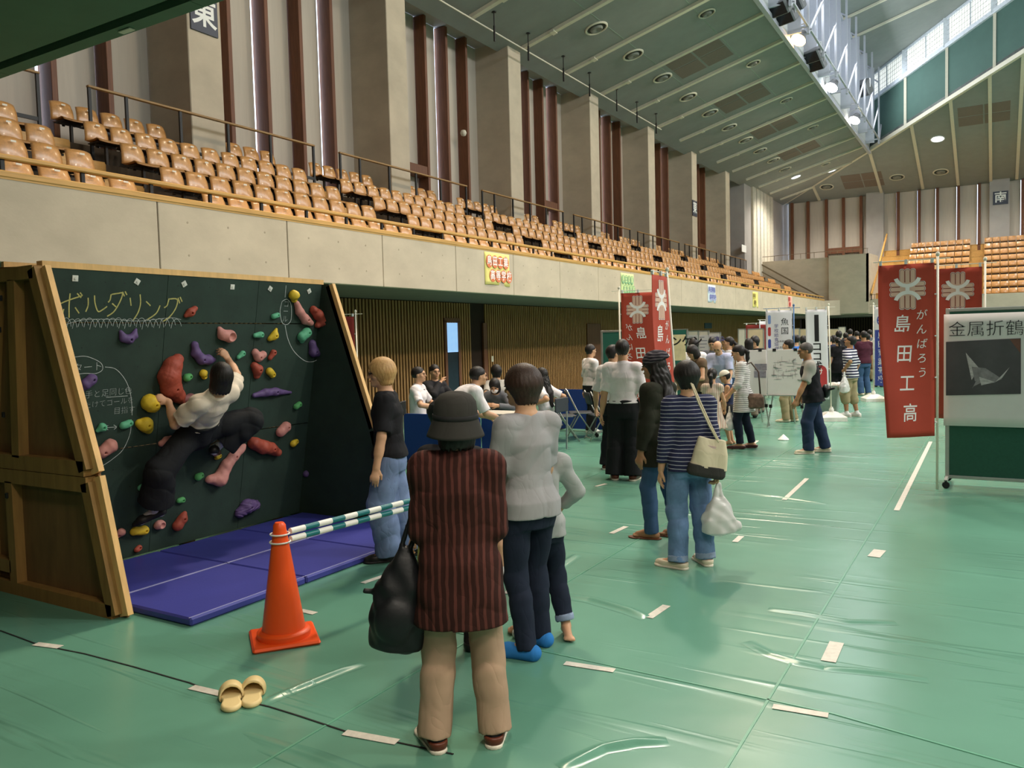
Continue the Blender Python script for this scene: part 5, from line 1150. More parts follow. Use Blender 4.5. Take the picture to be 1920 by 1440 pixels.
def skel(h, sex='f', pelvis=(0, 0, .522), lean=0, side=0, twist=0, head=(0, 0), feet=((-.062, 0), (.062, 0)), fyaw=(12, -12), wr=((-.152, .03, .455), (.152, .03, .455)), elb=((-.4, -1, -.2), (.4, -1, -.2)), knee=((0, 1, 0), (0, 1, 0)), hand=None, palm=None, hs=1.0, sw=None):
    J = dict(h=h, sex=sex); P = V3(pelvis)*h; J['P'] = P
    ez = rot(rot((0, 0, 1), (1, 0, 0), -lean), (0, 1, 0), side); ex = rot((1, 0, 0), (0, 1, 0), side); ex = rot(ex, ez, twist); ey = np.cross(ez, ex); J['fr'] = (ex, ey, ez)
    N = P+ez*.303*h; J['N'] = N; sw = (sw or (.098 if sex == 'f' else .11))*h*.88
    J['S'] = [N-ez*.028*h-ex*sw, N-ez*.028*h+ex*sw]; pe = [rot((1, 0, 0), (0, 0, 1), twist*.4)]
    J['H'] = [P-pe[0]*.052*h, P+pe[0]*.052*h]; J['A'] = []; J['K'] = []; J['T'] = []
    for i in (0, 1):
        f = feet[i]; an = V3((f[0], f[1]-.02, (f[2] if len(f) > 2 else 0)+.045))*h; k, an = ik(J['H'][i], an, .247*h, .238*h, knee[i]); J['K'].append(k); J['A'].append(an)
        d = rot((0, 1, 0), (0, 0, 1), fyaw[i]); J['T'].append(d)
    J['E'] = []; J['W'] = []; J['Hd'] = []; J['Pn'] = []
    for i in (0, 1):
        w = V3(wr[i])*h; e, w = ik(J['S'][i], w, .172*h, .150*h, elb[i]); J['E'].append(e); J['W'].append(w)
        J['Hd'].append(unit(hand[i]) if hand and hand[i] is not None else unit(w-e)); J['Pn'].append(unit(palm[i]) if palm and palm[i] is not None else unit(((1, 0, 0), (-1, 0, 0))[i]))
    hz = rot((0, 0, 1), (1, 0, 0), -lean*.55); hy = rot((0, 1, 0), (0, 0, 1), head[0]); hx = np.cross(hy, (0, 0, 1)); hz = rot(rot((0, 0, 1), (1, 0, 0), -lean*.5), hx, head[1]); hy = unit(np.cross(hz, unit(hx))); hx = np.cross(hy, hz)
    J['hf'] = (hx, hy, hz); J['hs'] = hs*h/1.62*.96; J['C'] = N+ez*.020*h+hz*.092*h*hs+hy*.012*h
    return J
PROF = {'f': [(-.075, .076, .060), (-.03, .094, .070), (.02, .094, .066), (.07, .081, .056), (.115, .073, .050), (.17, .078, .055), (.215, .080, .060), (.250, .078, .052), (.280, .058, .042), (.300, .040, .036), (.315, .033, .034)],
        'm': [(-.075, .080, .062), (-.03, .094, .070), (.02, .094, .066), (.07, .089, .063), (.115, .087, .060), (.17, .092, .064), (.215, .098, .068), (.250, .097, .060), (.282, .074, .048), (.302, .046, .040), (.318, .036, .036)]}
def hand_(S, W, d, pn, s, side, curl=.35, fist=False):
    """palm, four fingers and a thumb; d = pointing direction, pn = palm side"""
    d = unit(d); pn = unit(pn-d*(pn@d)); x = np.cross(d, pn)*(1 if side else -1); L = .088*s
    S.cone(W-d*.01*s, W+d*.075*s, .024*s, .036*s, .015*s, sq=(tuple(pn), .48))
    for i, (ox, ln) in enumerate(((-.029, .068), (-.0095, .078), (.0105, .073), (.029, .056))):
        b = W+d*(.080-.004*abs(i-1))*s+x*ox*s; a = curl+.10*i if not fist else 1.15
        d1 = rot(d, np.cross(d, pn), math.degrees(a*.7)); d2 = rot(d, np.cross(d, pn), math.degrees(a*1.6)); m = b+d1*ln*.52*s; S.cone(b, m, .0098*s, .0088*s, .006*s); S.cone(m, m+d2*ln*.5*s, .0088*s, .0072*s, .003*s)
    tb = W+d*.028*s-x*.026*s+pn*.006*s; t1 = unit(d*.75-x*.6+pn*.35); t2 = unit(d*.95-x*.15+pn*.35); m = tb+t1*.034*s; S.cone(tb, m, .0125*s, .011*s, .012*s); S.cone(m, m+t2*.032*s, .0108*s, .0085*s, .004*s)
def person(label, J, loc, rz, res=.010, skin=None, hair='short', hairm=None, top=None, bot=None, shoes=None, cat='person', group=None, hair_cut=None, face=True, curl=.35, fist=(False, False), feet3=None, neck=1.0):
    h = J['h']; s = J['hs']; skin = skin or M_skin; hairm = hairm or M_hair; ex, ey, ez = J['fr']; hx, hy, hz = J['hf']; Cc = J['C']; P, N = J['P'], J['N']; pr = PROF[J['sex']]; up = V3((0, 0, 1))
    Q = lambda a, b, c: Cc+hx*a*s+hy*b*s+hz*c*s
    HF = (hx, hy, hz)
    S = Sdf(res)
    S.loft(P, J['fr'], [(z*h, a*h*.94, b*h*.94) for z, a, b in pr], k=.02*h)
    for i in (0, 1): S.cone(N-ez*.012*h, J['S'][i]+ez*.006*h, .030*h, .026*h, .03*h)
    S.cone(N-ez*.02*h, Q(0, -.02, -.05), .037*h*neck, .034*h*neck, .03)
    for i in (0, 1):
        S.cone(J['S'][i], J['E'][i], .027*h, .0235*h, .03*h); S.cone(J['E'][i], J['E'][i]*.45+J['W'][i]*.55, .0245*h, .0235*h, .012); S.cone(J['E'][i]*.6+J['W'][i]*.4, J['W'][i], .0235*h, .0155*h, .012)
        S.cone(J['H'][i], J['K'][i], .047*h, .033*h, .02*h); c = J['K'][i]*.68+J['A'][i]*.32-J['T'][i]*.006*h; S.cone(J['K'][i], c, .032*h, .034*h, .015); S.cone(c, J['A'][i], .034*h, .0205*h, .015)
        t = J['T'][i]; A = J['A'][i]; dn = -unit(np.cross(np.cross(t, (0, 0, 1)), t))
        heel = A-t*.025*h+dn*.022*h; ball = A+t*.075*h+dn*.027*h; toe = A+t*.105*h+dn*.030*h
        S.cone(A, heel, .020*h, .021*h, .012); S.cone(A, ball, .021*h, .017*h, .012); S.cone(heel, ball, .019*h, .017*h, .01)
        sd = np.cross(t, -dn)
        for k, (o, l) in enumerate(((-.020, .026), (-.008, .026), (.002, .023), (.011, .019), (.019, .014))):
            o = o*(1 if i == 0 else -1)*-1; b = ball+sd*o*h+dn*.004*h; S.cone(b, b+t*l*h, .0085*h if k == 0 else .0068*h, .0078*h if k == 0 else .006*h, .005)
        hand_(S, J['W'][i], J['Hd'][i], J['Pn'][i], h/1.62, i, curl, fist[i])
    S.ell(Q(0, -.012, .022), (.074*s, .094*s, .092*s), HF, .01); S.ell(Q(0, .022, -.042), (.054*s, .066*s, .068*s), HF, .03); S.ell(Q(0, .072, -.088), (.020*s,)*3, HF, .025)
    S.cone(Q(0, .086, .012), Q(0, .106, -.022), .008*s, .0125*s, .012); S.ell(Q(0, .080, .028), (.045*s, .014*s, .012*s), HF, .015); S.ell(Q(0, .087, -.056), (.022*s, .010*s, .011*s), HF, .008)
    for q in (-1, 1): S.ell(Q(q*.076, -.008, -.008), (.010*s, .019*s, .030*s), HF, .006); S.ell(Q(q*.045, .055, -.025), (.022*s, .02*s, .02*s), HF, .02)
    body = S.mesh('person', skin); body.location = loc; body.rotation_euler = (0, 0, rz); tag(body, label, cat, group)
    if face:
        M = Matrix((tuple(hx), tuple(hy), tuple(hz))).transposed().to_4x4()
        for q in (-1, 1):
            MB().lathe([(.0001, -.006*s), (.011*s, -.003*s), (.013*s, 0), (.011*s, .003*s), (.0001, .006*s)], tuple(Q(q*.031, .086, .008)), 10, M).build('eye', M_eye, body, True)
            MB().tube([tuple(Q(q*.048, .080, .026)), tuple(Q(q*.032, .0905, .032)), tuple(Q(q*.014, .090, .028))], [.002*s, .0042*s, .0035*s], 6).build('eyebrow', hairm, body, True)
        MB().tube([tuple(Q(-.022, .089, -.056)), tuple(Q(0, .0985, -.055)), tuple(Q(.022, .089, -.056))], [.002*s, .0052*s, .002*s], 6).build('mouth', M_lip, body, True)
    # ---- hair
    hr = min(res, .008); W = lambda x, y, z: -.004*s*np.sin(((x-Cc[0])*hx[0]+(y-Cc[1])*hx[1])*150/s*.5+7*np.arctan2(y-Cc[1], x-Cc[0])*3)*1.0
    if hair and hair != 'none':
        S = Sdf(hr)
        if hair == 'bald': S.ell(Q(0, -.018, .0), (.080*s, .097*s, .092*s), HF, 0); S.plane(Q(0, 0, .03), hz*.9+hy*.5); S.plane(Q(0, 0, -.06), -hz)
        else:
            b = 1.0 if hair != 'full' else 1.1
            S.ell(Q(0, -.016, .026), (.087*s*b, .108*s*b, .103*s*b), HF, 0) if hair not in ('crop', 'short', 'pony') else S.ell(Q(0, -.024, .026), (.085*s, .106*s, .101*s), HF, 0); low = dict(short=-.055, crop=-.035, bob=-.115, full=-.085, long=-.10, pony=-.06, under=-.06).get(hair, -.06)
            if hair in ('bob', 'long', 'full', 'under'): S.cone(Q(0, -.03, .0), Q(0, -.028, low+.02), .090*s*b, (.074 if hair != 'bob' else .090)*s, .02, sq=(tuple(hy), 1.0))
            else: S.cone(Q(0, -.035, .0), Q(0, -.034, low), .076*s, .058*s, .02)
            S.ell(Q(0, .092, -.050), (.074*s if hair != 'bob' else .062*s, .078*s, .098*s), HF, .012, 's')
            if hair in ('crop', 'short', 'pony'): S.ops.append((lambda x, y, z: np.minimum(.010*s+.4*((x-Cc[0])*hy[0]+(y-Cc[1])*hy[1]+(z-Cc[2])*hy[2])-((x-Cc[0])*hz[0]+(y-Cc[1])*hz[1]+(z-Cc[2])*hz[2]), ((x-Cc[0])*hy[0]+(y-Cc[1])*hy[1]+(z-Cc[2])*hy[2])+.022*s), None, None, 0, 'i'))
            if hair == 'crop': S.ell(Q(0, .10, .0), (.075*s, .06*s, .07*s), HF, .01, 's')
            def ang(x, y, z): px, py, pz = x-Cc[0], y-Cc[1], z-Cc[2]; return np.arctan2(px*hx[0]+py*hx[1]+pz*hx[2], -(px*hy[0]+py*hy[1]+pz*hy[2])-.02*s), (px*hz[0]+py*hz[1]+pz*hz[2])/s
            def strand(x, y, z):
                a, w = ang(x, y, z); r = np.clip((.10-w)/.06, .15, 1); return .0011*s*r*(np.sin(a*23+9*w+2*np.sin(w*31))+.8*np.sin(a*37-14*w+1.3)+.6*np.sin(a*61+20*w))
            if hair_cut is not None: S.plane(Q(0, 0, hair_cut), hz)
            S.warp(strand); q_ = Q(0, 0, low-(.02 if hair in ('short', 'crop', 'pony') else .03)); n_ = unit(-hz-hy*.15)
            S.ops.append((lambda x, y, z: (x-q_[0])*n_[0]+(y-q_[1])*n_[1]+(z-q_[2])*n_[2]+.007*s*(np.sin(ang(x, y, z)[0]*17)+np.sin(ang(x, y, z)[0]*29+2)), None, None, 0, 'i'))
            if hair == 'pony': pass
        o = S.mesh('hair', hairm, body)
        if hair == 'pony':
            S = Sdf(hr); k = Q(0, -.115, .01); S.ell(k, (.024*s,)*3, None, 0); S.chain([(k, .026*s), (k-hy*.045*s-up*.05*s, .034*s), (k-hy*.05*s-up*.15*s, .03*s), (k-hy*.03*s-up*.25*s, .010*s)], .02); S.mesh('ponytail', hairm, body)
        if hair == 'long':
            S = Sdf(hr); S.chain([(Q(0, -.07, .0), .075*s), (Q(0, -.085, -.13), .078*s), (N-ez*.07*h-ey*.062*h, .075*s), (N-ez*.19*h-ey*.068*h, .04*s)], .03, sq=(tuple(ey), .62))
            for q in (-1, 1): S.chain([(Q(q*.07, -.03, 0), .03*s), (Q(q*.075, -.02, -.12), .036*s), (N-ez*.10*h+ex*q*.055*h-ey*.02*h, .035*s)], .03)
            S.warp(lambda x, y, z: .005*np.sin(x*120+5*np.sin(z*18))*np.sin(y*100)); S.mesh('long_hair', hairm, body)
    fold_ = lambda A, f: (lambda x, y, z: A*(.75*np.sin(x*f*.55+z*f*1.2+2*np.sin(y*f*.6))*np.sin(y*f*.8-z*f*.45+1.5*np.sin(x*f*.5))+.8-1.6*np.abs(np.sin(x*f*.42-z*f*.62+1.4*np.sin(y*f*.5+z*9)+.8*np.sin(x*f*.9)))**.55))
    # ---- top
    if top:
        e = top.get('ease', .013); hem = top.get('hem', -.03); fl = top.get('flare', 0.0); m = top['m']; nm = top.get('name', 'shirt')
        S = Sdf(min(res, .009)); rows = [(z*h, a*h*.97+e, b*h*.97+e) for z, a, b in pr if z > max(hem, -.03)]
        a0 = np.interp(hem, [p[0] for p in pr], [p[1] for p in pr]); b0 = np.interp(hem, [p[0] for p in pr], [p[2] for p in pr])
        a0 = max(a0, .101) if hem < 0 else a0; b0 = max(b0, .073) if hem < 0 else b0
        rows = [(z, max(a, .103*h+e) if z < .04*h else a, max(b, .074*h+e) if z < .04*h else b) for z, a, b in rows] if hem < 0 else rows
        rows = [(hem*h, (a0+fl)*h+e*1.3, (b0+fl*.8)*h+e*1.3)]+rows
        if top.get('box'): rows = [(z, max(a, top['box']*h), b) if z < .25*h else (z, a, b) for z, a, b in rows]
        S.loft(P, J['fr'], rows, k=.015*h); sl = top.get('sleeve', .55); pf = top.get('puff', 0)
        for i in (0, 1):
            a, b, c = J['S'][i], J['E'][i], J['W'][i]; r0, r1 = .029*h+e*.8, .026*h+e+pf
            S.cone(N-ez*.012*h, a+ez*.006*h, .030*h+e*.8, .028*h+e*.8, .02*h) if sl > 0 else None
            if sl <= 0: S.cone(N-ez*.02*h, a+(N-a)*.25, .03*h, .03*h+e*.5, .03*h); continue
            S.cone(a-(a-N)*.1, a, r0, r0, .03*h)
            if sl <= 1: S.cone(a, a+(b-a)*sl, r0, r1+.003, .03*h, flat=True)
            else: S.cone(a, b, r0, r1, .03*h); S.cone(b, b+(c-b)*(sl-1), r1, (.0235*h+e*.7)*(1-(sl-1)*.2)+pf, .012, flat=True)
            if pf: q = a+(b-a)*sl*.6; S.ell(q, (.045*h+pf,)*3, None, .02)
        if top.get('collar'): S.cone(N+ez*.002*h-ey*.004*h, N+ez*.026*h, .043*h, .040*h, .008, flat=True)
        S.warp(fold_(top.get('fold', .0035), 26/h*1.5)); S.plane(P+ez*hem*h, -ez)
        o = S.mesh(nm, m, body)
        for fn in top.get('extra', []): fn(body, J, Q)
    # ---- trousers, skirt
    if bot:
        e = bot.get('ease', .012); m = bot['m']; S = Sdf(min(res, .009)); L_ = bot.get('len', 2.0); w0 = bot.get('waist', .075 if not top or top.get('hem', -.03) >= 0 else .025); kf = bot.get('knee', .0); af = bot.get('ankle', .006)
        zt_ = max(.03, top['hem']+.022) if top and top.get('hem', -.03) >= 0 else .035
        if bot.get('skirt'):
            S.loft(P, (ex, ey, up), [(-bot['skirt']*h, (.105+bot.get('fl', .06))*h, (.08+bot.get('fl', .06))*h), (-.03*h, .102*h+e, .077*h+e), (.05*h, .092*h+e, .066*h+e), (w0*h+.02*h, .085*h+e, .062*h+e)], k=.01)
            nf = bot.get('pleats', 14); S.warp(lambda x, y, z: .007*np.sin(nf*np.arctan2(y-P[1], x-P[0]))*np.clip((P[2]-z)/(.2*h), 0, 1)); S.mesh('skirt', m, body)
        else:
            if not bot.get('tilt', True): S.ell(P-np.cross(up, ex)*.012*h, (.092*h+e, .074*h+e, .085*h+e), None, .03)
            S.loft(P, J['fr'] if bot.get('tilt', True) else (ex, np.cross(up, ex), up), [(z*h, a*h*.97+e, b*h*.97+e) for z, a, b in pr if z < zt_]+[(zt_*h, np.interp(zt_, [q[0] for q in pr], [q[1] for q in pr])*h*.97+e+.002, np.interp(zt_, [q[0] for q in pr], [q[2] for q in pr])*h*.97+e+.002)], k=.02*h)
            for i in (0, 1):
                a, b, c = J['H'][i], J['K'][i], J['A'][i]; lower = c+(unit(c-b))*.012*h
                if L_ <= 1: S.cone(a, a+(b-a)*L_, .057*h+e, .046*h+e+kf, .03*h, flat=True)
                else: S.cone(a, b, .048*h+e, .0355*h+e+kf, .02*h); cf = b*.68+c*.32-J['T'][i]*.006*h; r2 = .026*h+e+af; en = cf+(lower-cf)*max(.05, (L_-1.32)/.68); S.cone(b, cf, .036*h+e+kf, max(.0355*h+e, (.036*h+e+kf)*.68+r2*.32), .012); S.cone(cf, en, max(.0355*h+e, (.036*h+e+kf)*.68+r2*.32), r2, .012, flat=True)
            S.warp(fold_(bot.get('fold', .004), 24/h*1.5))
            o = S.mesh(bot.get('name', 'trousers'), m, body)
            if bot.get('cuff'):
                for i in (0, 1): c = J['A'][i]; b = J['K'][i]; q = b+(c+(unit(c-b))*.012*h-b)*(L_-1); S = Sdf(min(res, .009)); S.cone(q+unit(b-c)*.03*h, q, .030*h+e+af, .030*h+e+af, 0, flat=True, flat0=True); S.mesh('turn_up', bot['cuff'], body)
    # ---- shoes
    if shoes:
        kind = shoes.get('kind', 'shoe')
        for i in (0, 1):
            t = J['T'][i]; A = J['A'][i]; dn = -unit(np.cross(np.cross(t, (0, 0, 1)), t)); g = A+dn*.0455*h
            sd = np.cross(t, -dn); mid = A+dn*.03*h
            def sole(mm, nm, th, up_=0.0, par=body):
                S = Sdf(.006 if res < .012 else .009); S.cone(g-t*.03*h-dn*th*.5, g+t*.085*h-dn*th*.5, .026*h, .032*h, .02, sq=(tuple(dn), 3.0)); S.ell(g+t*.095*h-dn*th*.5, (.03*h, .034*h, .2), (tuple(sd), tuple(t), tuple(-dn)), .02); S.plane(g, dn); S.plane(g-dn*th, -dn); return S.mesh(nm, mm, par)
            if kind == 'flip': sole(shoes['m'], 'flip_flop', .008*h); continue
            S = Sdf(.006 if res < .012 else .009); z_ = shoes.get('high', 0.0)
            S.cone(A-t*.026*h+dn*.02*h, A+t*.075*h+dn*.026*h, .029*h, .028*h, .015); S.cone(A+t*.07*h+dn*.027*h, A+t*.108*h+dn*.031*h, .027*h, .018*h, .02)
            if kind in ('sock', 'boot'): S.cone(A+dn*.01*h, A+(J['K'][i]-A)*.12, .026*h, .025*h, .01, flat=True)
            S.plane(g-dn*(.0 if kind == 'sock' else .006*h), dn)
            if kind in ('shoe', 'slipon'): S.plane(A+dn*(.008 if kind == 'shoe' else .012)*h, -dn)
            o = S.mesh('sock' if kind == 'sock' else 'shoe', shoes['m'], body)
            if kind != 'sock' and shoes.get('sole'): sole(shoes['sole'], 'sole', .012*h, par=o)
            if shoes.get('sock') is not None: S = Sdf(.008); S.cone(A+dn*.008*h, A+t*.078*h+dn*.024*h, .026*h, .022*h, .01); S.cone(A+dn*.008*h, A-t*.023*h+dn*.02*h, .026*h, .0255*h, .01); S.cone(A+dn*.01*h, A+(J['K'][i]-A)*shoes.get('sockh', .2), .0265*h, .0255*h, .01, flat=True); S.mesh('sock', shoes['sock'], body)
            if shoes.get('toe'): S = Sdf(.006); S.ell(A+t*.105*h+dn*.028*h, (.031*h, .03*h, .022*h), (tuple(sd), tuple(t), tuple(-dn)), 0); S.plane(g, dn); S.mesh('toe_patch', shoes['toe'], body)
    return body
def view_rz(px): return YAW-math.atan((px-960)/F)
def gp(px, py): p = onz(px, py, 0); return (p[0], p[1], 0.0)
def dp(px, depth, z=0.0):
    d = ray(px, 640); q = CAMP+d*(depth/np.dot(d, FW)); return (q[0], q[1], z)
R_ = math.radians
# fabrics
F_tee = fab('black_tee_cotton', '1d1c1f'); F_jean = fab('light_blue_denim', '7183a6', .16, .18); F_maroon = stripes('maroon_striped_jacket', '331a16', '57302a', .031, .62, 0, .9, .02)
F_beige = fab('beige_trouser_cloth', 'ad9078', .05); F_greyt = fab('heather_grey_jersey', '9c9a9c', .05); F_navyj = fab('dark_navy_denim', '1f2636', .1); F_yel = fab('pale_yellow_cotton', 'b9ad62', .1); F_white = fab('white_shirt_cotton', 'e6dfe0', .03); F_blk = fab('black_trouser_cloth', '1f2022', .06)
F_olive = fab('black_olive_jacket', '2a2a20', .15); F_jean2 = fab('mid_blue_denim', '3d5677', .12); F_nstripe = stripes('navy_jersey_white_stripes', 'b6b4c0', '2c2f4c', .029, .17, 2, .85, .01); F_jean3 = fab('washed_blue_denim', '6580a4', .25, .18)
F_bstripe = stripes('white_jersey_black_stripes', '33333a', 'e3ddd8', .028, .26, 2, .85, .008); F_cream = fab('cream_blouse_cotton', 'd6c8b4', .05); F_khaki = fab('khaki_cotton', '9a8c6c', .08); F_vest = fab('black_vest_cloth', '222126', .08); F_polo = fab('light_grey_polo', 'a8a49c', .05)
F_blue = fab('pale_blue_shirt', 'b3b8d6', .03); F_mar = fab('maroon_tee', '4b2230', .06); F_navy = fab('navy_tee', '2a2f48', .06); F_grey2 = fab('grey_brown_cloth', '8a7f72', .06); F_pinkd = stripes('pink_beige_striped_dress', 'c9a796', 'd9c8b4', .03, .5, 0, .85, .01); F_brown = fab('brown_vest_cloth', '6e5a48', .08); F_charc = fab('charcoal_suit', '2b2a2d', .06); F_gr = fab('grey_cardigan', '6f7076', .08)
S_black = mat('black_shoe_leather', '1b1a1a', .45); S_brown = mat('brown_loafer_leather', '5f3020', .4); S_whs = mat('off_white_sole', 'd9d0be', .5); S_white = mat('white_shoe', 'e0dad2', .5); S_cream = mat('cream_canvas_shoe', 'd8cbb2', .6); S_flip = mat('brown_flip_flop', '6b3f26', .5); S_blue = fab('bright_blue_sock', '2f78bf', .05); S_wsock = fab('white_sock', 'e3dfdb', .04); S_bsock = fab('black_sock', '1c1a1b', .05); S_red = mat('dark_red_flat', '4d2324', .45)
for _m in (F_maroon, F_nstripe, F_bstripe, F_pinkd): creases(_m, .45)
# ---------------------------------------------------------------- 1 the climber
def climb(cx, cy, d): return onplane(cx/2.6667, 460+cy/2.6667, BP0+BN*d, BN)
CL = climb(1000, 930, .30); CL = V3((CL[0], CL[1], 0)); c_ = lambda *a: climb(*a)-CL
J = skel(1.56, 'f'); h = 1.56
P = c_(990, 925, .20); N = c_(1085, 740, .50); ez = unit(N-P); shr = c_(1158, 715, .47); shl = c_(1008, 770, .47); ex = unit((shr-shl)-ez*((shr-shl)@ez)); ey = np.cross(ez, ex)
N = P+ez*.300*h; sw = .098*h; J.update(P=P, N=N, fr=(ex, ey, ez), S=[N-ez*.028*h-ex*sw, N-ez*.028*h+ex*sw])
J['H'] = [P-ex*.05*h-ez*.01, P+ex*.05*h-ez*.01]
eL, wL = ik(J['S'][0], c_(842, 782, .11), .172*h, .15*h, c_(915, 880, .36)-J['S'][0]); eR, wR = ik(J['S'][1], c_(1143, 572, .10), .172*h, .15*h, c_(1260, 660, .4)-J['S'][1])
J['E'] = [eL, eR]; J['W'] = [wL, wR]; J['Hd'] = [unit(c_(775, 752, .06)-wL), unit(c_(1108, 528, .07)-wR)]; J['Pn'] = [unit(-BN+V3((0, 0, -.4))), unit(-BN+V3((0, 0, -.3)))]
kL, aL = ik(J['H'][0], c_(772, 1325, .12), .247*h, .238*h, BN*.3+V3((0, -1, 0))); kR, aR = ik(J['H'][1], c_(1072, 1008, .13), .247*h, .238*h, V3((0, 1, .5))+BN*.6)
J['K'] = [kL, kR]; J['A'] = [aL, aR]; tL = unit(c_(740, 1385, .05)-aL); J['T'] = [unit(V3((-.45, -.55, -.25))), unit(V3((-.55, .5, -.15)))]
hz = unit(ez*.5+V3((0, 0, 1))*.8+BN*.1); hy = unit(V3((-1, .15, .15))); hx = unit(np.cross(hy, hz)); hy = np.cross(hz, hx); J['hf'] = (hx, hy, hz); J['C'] = N+ez*.02*h+hz*.095*h
person('woman with black bob in cream blouse climbing the green bouldering wall', J, tuple(CL), 0, .007, hair='bob', top=dict(m=F_cream, hem=.075, sleeve=.75, puff=.012, ease=.016, name='blouse', fold=.005), bot=dict(m=F_blk, len=1.72, ease=.022, knee=.035, ankle=.075, name='culottes', fold=.006), shoes=dict(kind='sneaker', m=S_black, sock=S_wsock, sockh=.28), curl=.75)
# ---------------------------------------------------------------- 2 blond person beside the wall
p = gp(738, 1046)
J = skel(1.60, 'm', lean=2, head=(8, -4), feet=((-.055, .035), (.055, -.06)), wr=((-.17, .055, .455), (.13, .03, .46)), elb=((-.3, -1, 0), (.3, -1, 0)), sw=.105)
def specs(body, J, Q):
    mb = MB()
    for q in (-1, 1): mb.tube([tuple(Q(q*.031+.024*math.cos(a), .100, .006+.018*math.sin(a))) for a in np.linspace(0, 2*PI, 15)], .0022, 5); mb.tube([tuple(Q(q*.055, .098, .012)), tuple(Q(q*.083, .0, .012))], .002, 5)
    mb.build('glasses', M_lens, body)
person('blond person in black T-shirt and wide jeans standing at the climbing wall', J, p, view_rz(725)+R_(84), .007, hair='full', hairm=M_blond, top=dict(m=F_tee, hem=-.005, sleeve=.85, ease=.020, fold=.005, extra=[specs]), bot=dict(m=F_jean, ease=.020, knee=.030, ankle=.045, fold=.006), shoes=dict(kind='shoe', m=S_black, sole=S_black))
# ---------------------------------------------------------------- 3 woman in the hat
p = gp(872, 1388)
def hat(m, crown=1.0, brim=.035, name='hat'):
    def f(body, J, Q):
        hx, hy, hz = J['hf']; s = J['hs']*.93; M = Matrix((tuple(hx), tuple(hy), tuple(hz))).transposed().to_4x4(); b = .128*s
        mb = MB().lathe([(.0, .166*s), (.045*s, .163*s), (.082*s, .148*s), (.106*s, .115*s), (.114*s, .065*s), (.116*s, .03*s), (.118*s, .022*s), (.126*s, .0), (.146*s, -.05*s), (.150*s, -.062*s), (.146*s, -.064*s), (.122*s, -.005*s), (.112*s, .02*s)], tuple(Q(0, -.012, -.018)), 40, M); o = mb.build(name, m, body, True)
        mb = MB().lathe([(.1165*s, .026*s), (.119*s, .028*s), (.1185*s, .05*s), (.1155*s, .052*s)], tuple(Q(0, -.012, -.018)), 40, M); mb.build('hat_band', mat('black_hat_band', '1c1b1c', .8), o, True)
    return f
M_hat = fab('charcoal_hat_felt', '34322f', .1, .1)
J = skel(1.50, 'f', lean=-1, head=(22, 4), feet=((-.085, -.01), (.088, .01)), fyaw=(22, -8), wr=((-.095, .13, .55), (.09, .14, .56)), elb=((-.2, -1, -.7), (.2, -1, -.7)), sw=.104)
person('woman in charcoal cloche hat and maroon striped jacket standing with her back to us', J, p, view_rz(872)-R_(2), .007, hair='bob', hair_cut=.0, top=dict(collar=True, m=F_maroon, hem=-.165, flare=.018, sleeve=1.95, ease=.019, fold=.004, box=.096, name='jacket', extra=[hat(M_hat)]), bot=dict(m=F_beige, ease=.010, knee=.010, ankle=.022, fold=.003), shoes=dict(kind='slipon', m=S_brown, sole=S_whs, sock=S_bsock, sockh=.3))
hatw = p; HR = view_rz(872)
def local(px, rzv, x, y, z): c, s = math.cos(rzv), math.sin(rzv); return (px[0]+x*c-y*s, px[1]+x*s+y*c, z)
S = Sdf(.009); S.loft((0, 0, -.16), ((1, 0, 0), (0, 1, 0), (0, 0, 1)), [(-.19, .07, .05), (-.17, .12, .085), (-.05, .135, .10), (.10, .115, .08), (.22, .05, .045), (.27, .02, .02)], 0); S.warp(lambda x, y, z: .006*np.sin(x*45+z*20)*np.sin(y*40-z*34)); S.ell((-.02, -.085, -.2), (.08, .035, .09), k=.02); S.cone((.02, .0, .10), (.08, .02, .34), .012, .010, .01); S.cone((-.02, .0, .10), (.03, .02, .34), .012, .010, .01); S.cone((-.16, 0, -.1), (-.10, 0, -.1), .012, .012, .01)
o = S.mesh('rucksack', mat('black_nylon_bag', '16171a', .5, var=.12, nscale=10, bump=.25, bscale=18)); o.location = local(hatw, HR, -.245, .05, .745); o.rotation_euler = (0, .12, HR); tag(o, 'black nylon rucksack dangling from the arm of the woman in the hat', 'rucksack')
# ---------------------------------------------------------------- 4 boy in yellow shorts, hidden by her
p = gp(850, 1222); J = skel(1.36, 'm', lean=6, side=5, head=(25, -12), hs=1.12, feet=((-.075, .0), (.075, .03)), wr=((-.15, .06, .46), (.15, .08, .48)), sw=.11)
person('boy in black T-shirt and pale yellow shorts before the woman in the hat', J, p, view_rz(815)+R_(8), .009, hair='short', top=dict(m=F_tee, hem=-.04, sleeve=.8, ease=.022), bot=dict(m=F_yel, len=1.0, ease=.03, kf=.02, name='shorts'), shoes=dict(kind='shoe', m=S_black, sock=S_bsock, sockh=.2))
# ---------------------------------------------------------------- 5 woman in grey T-shirt
p = gp(1000, 1222); J = skel(1.58, 'f', lean=1, head=(28, -3), feet=((-.055, -.02), (.06, .06)), fyaw=(30, 12), wr=((-.11, .17, .56), (.12, .12, .50)), elb=((-.3, -1, -.5), (.3, -1, -.5)), sw=.100)
person('woman with short dark hair in grey T-shirt and navy jeans, back to us', J, p, view_rz(1000)+R_(34), .007, hair='full', hairm=M_brown, top=dict(m=F_greyt, hem=-.035, sleeve=.85, ease=.014, fold=.0045), bot=dict(m=F_navyj, ease=.008, ankle=.004, fold=.004), shoes=dict(kind='sock', m=S_blue, toe=S_wsock))
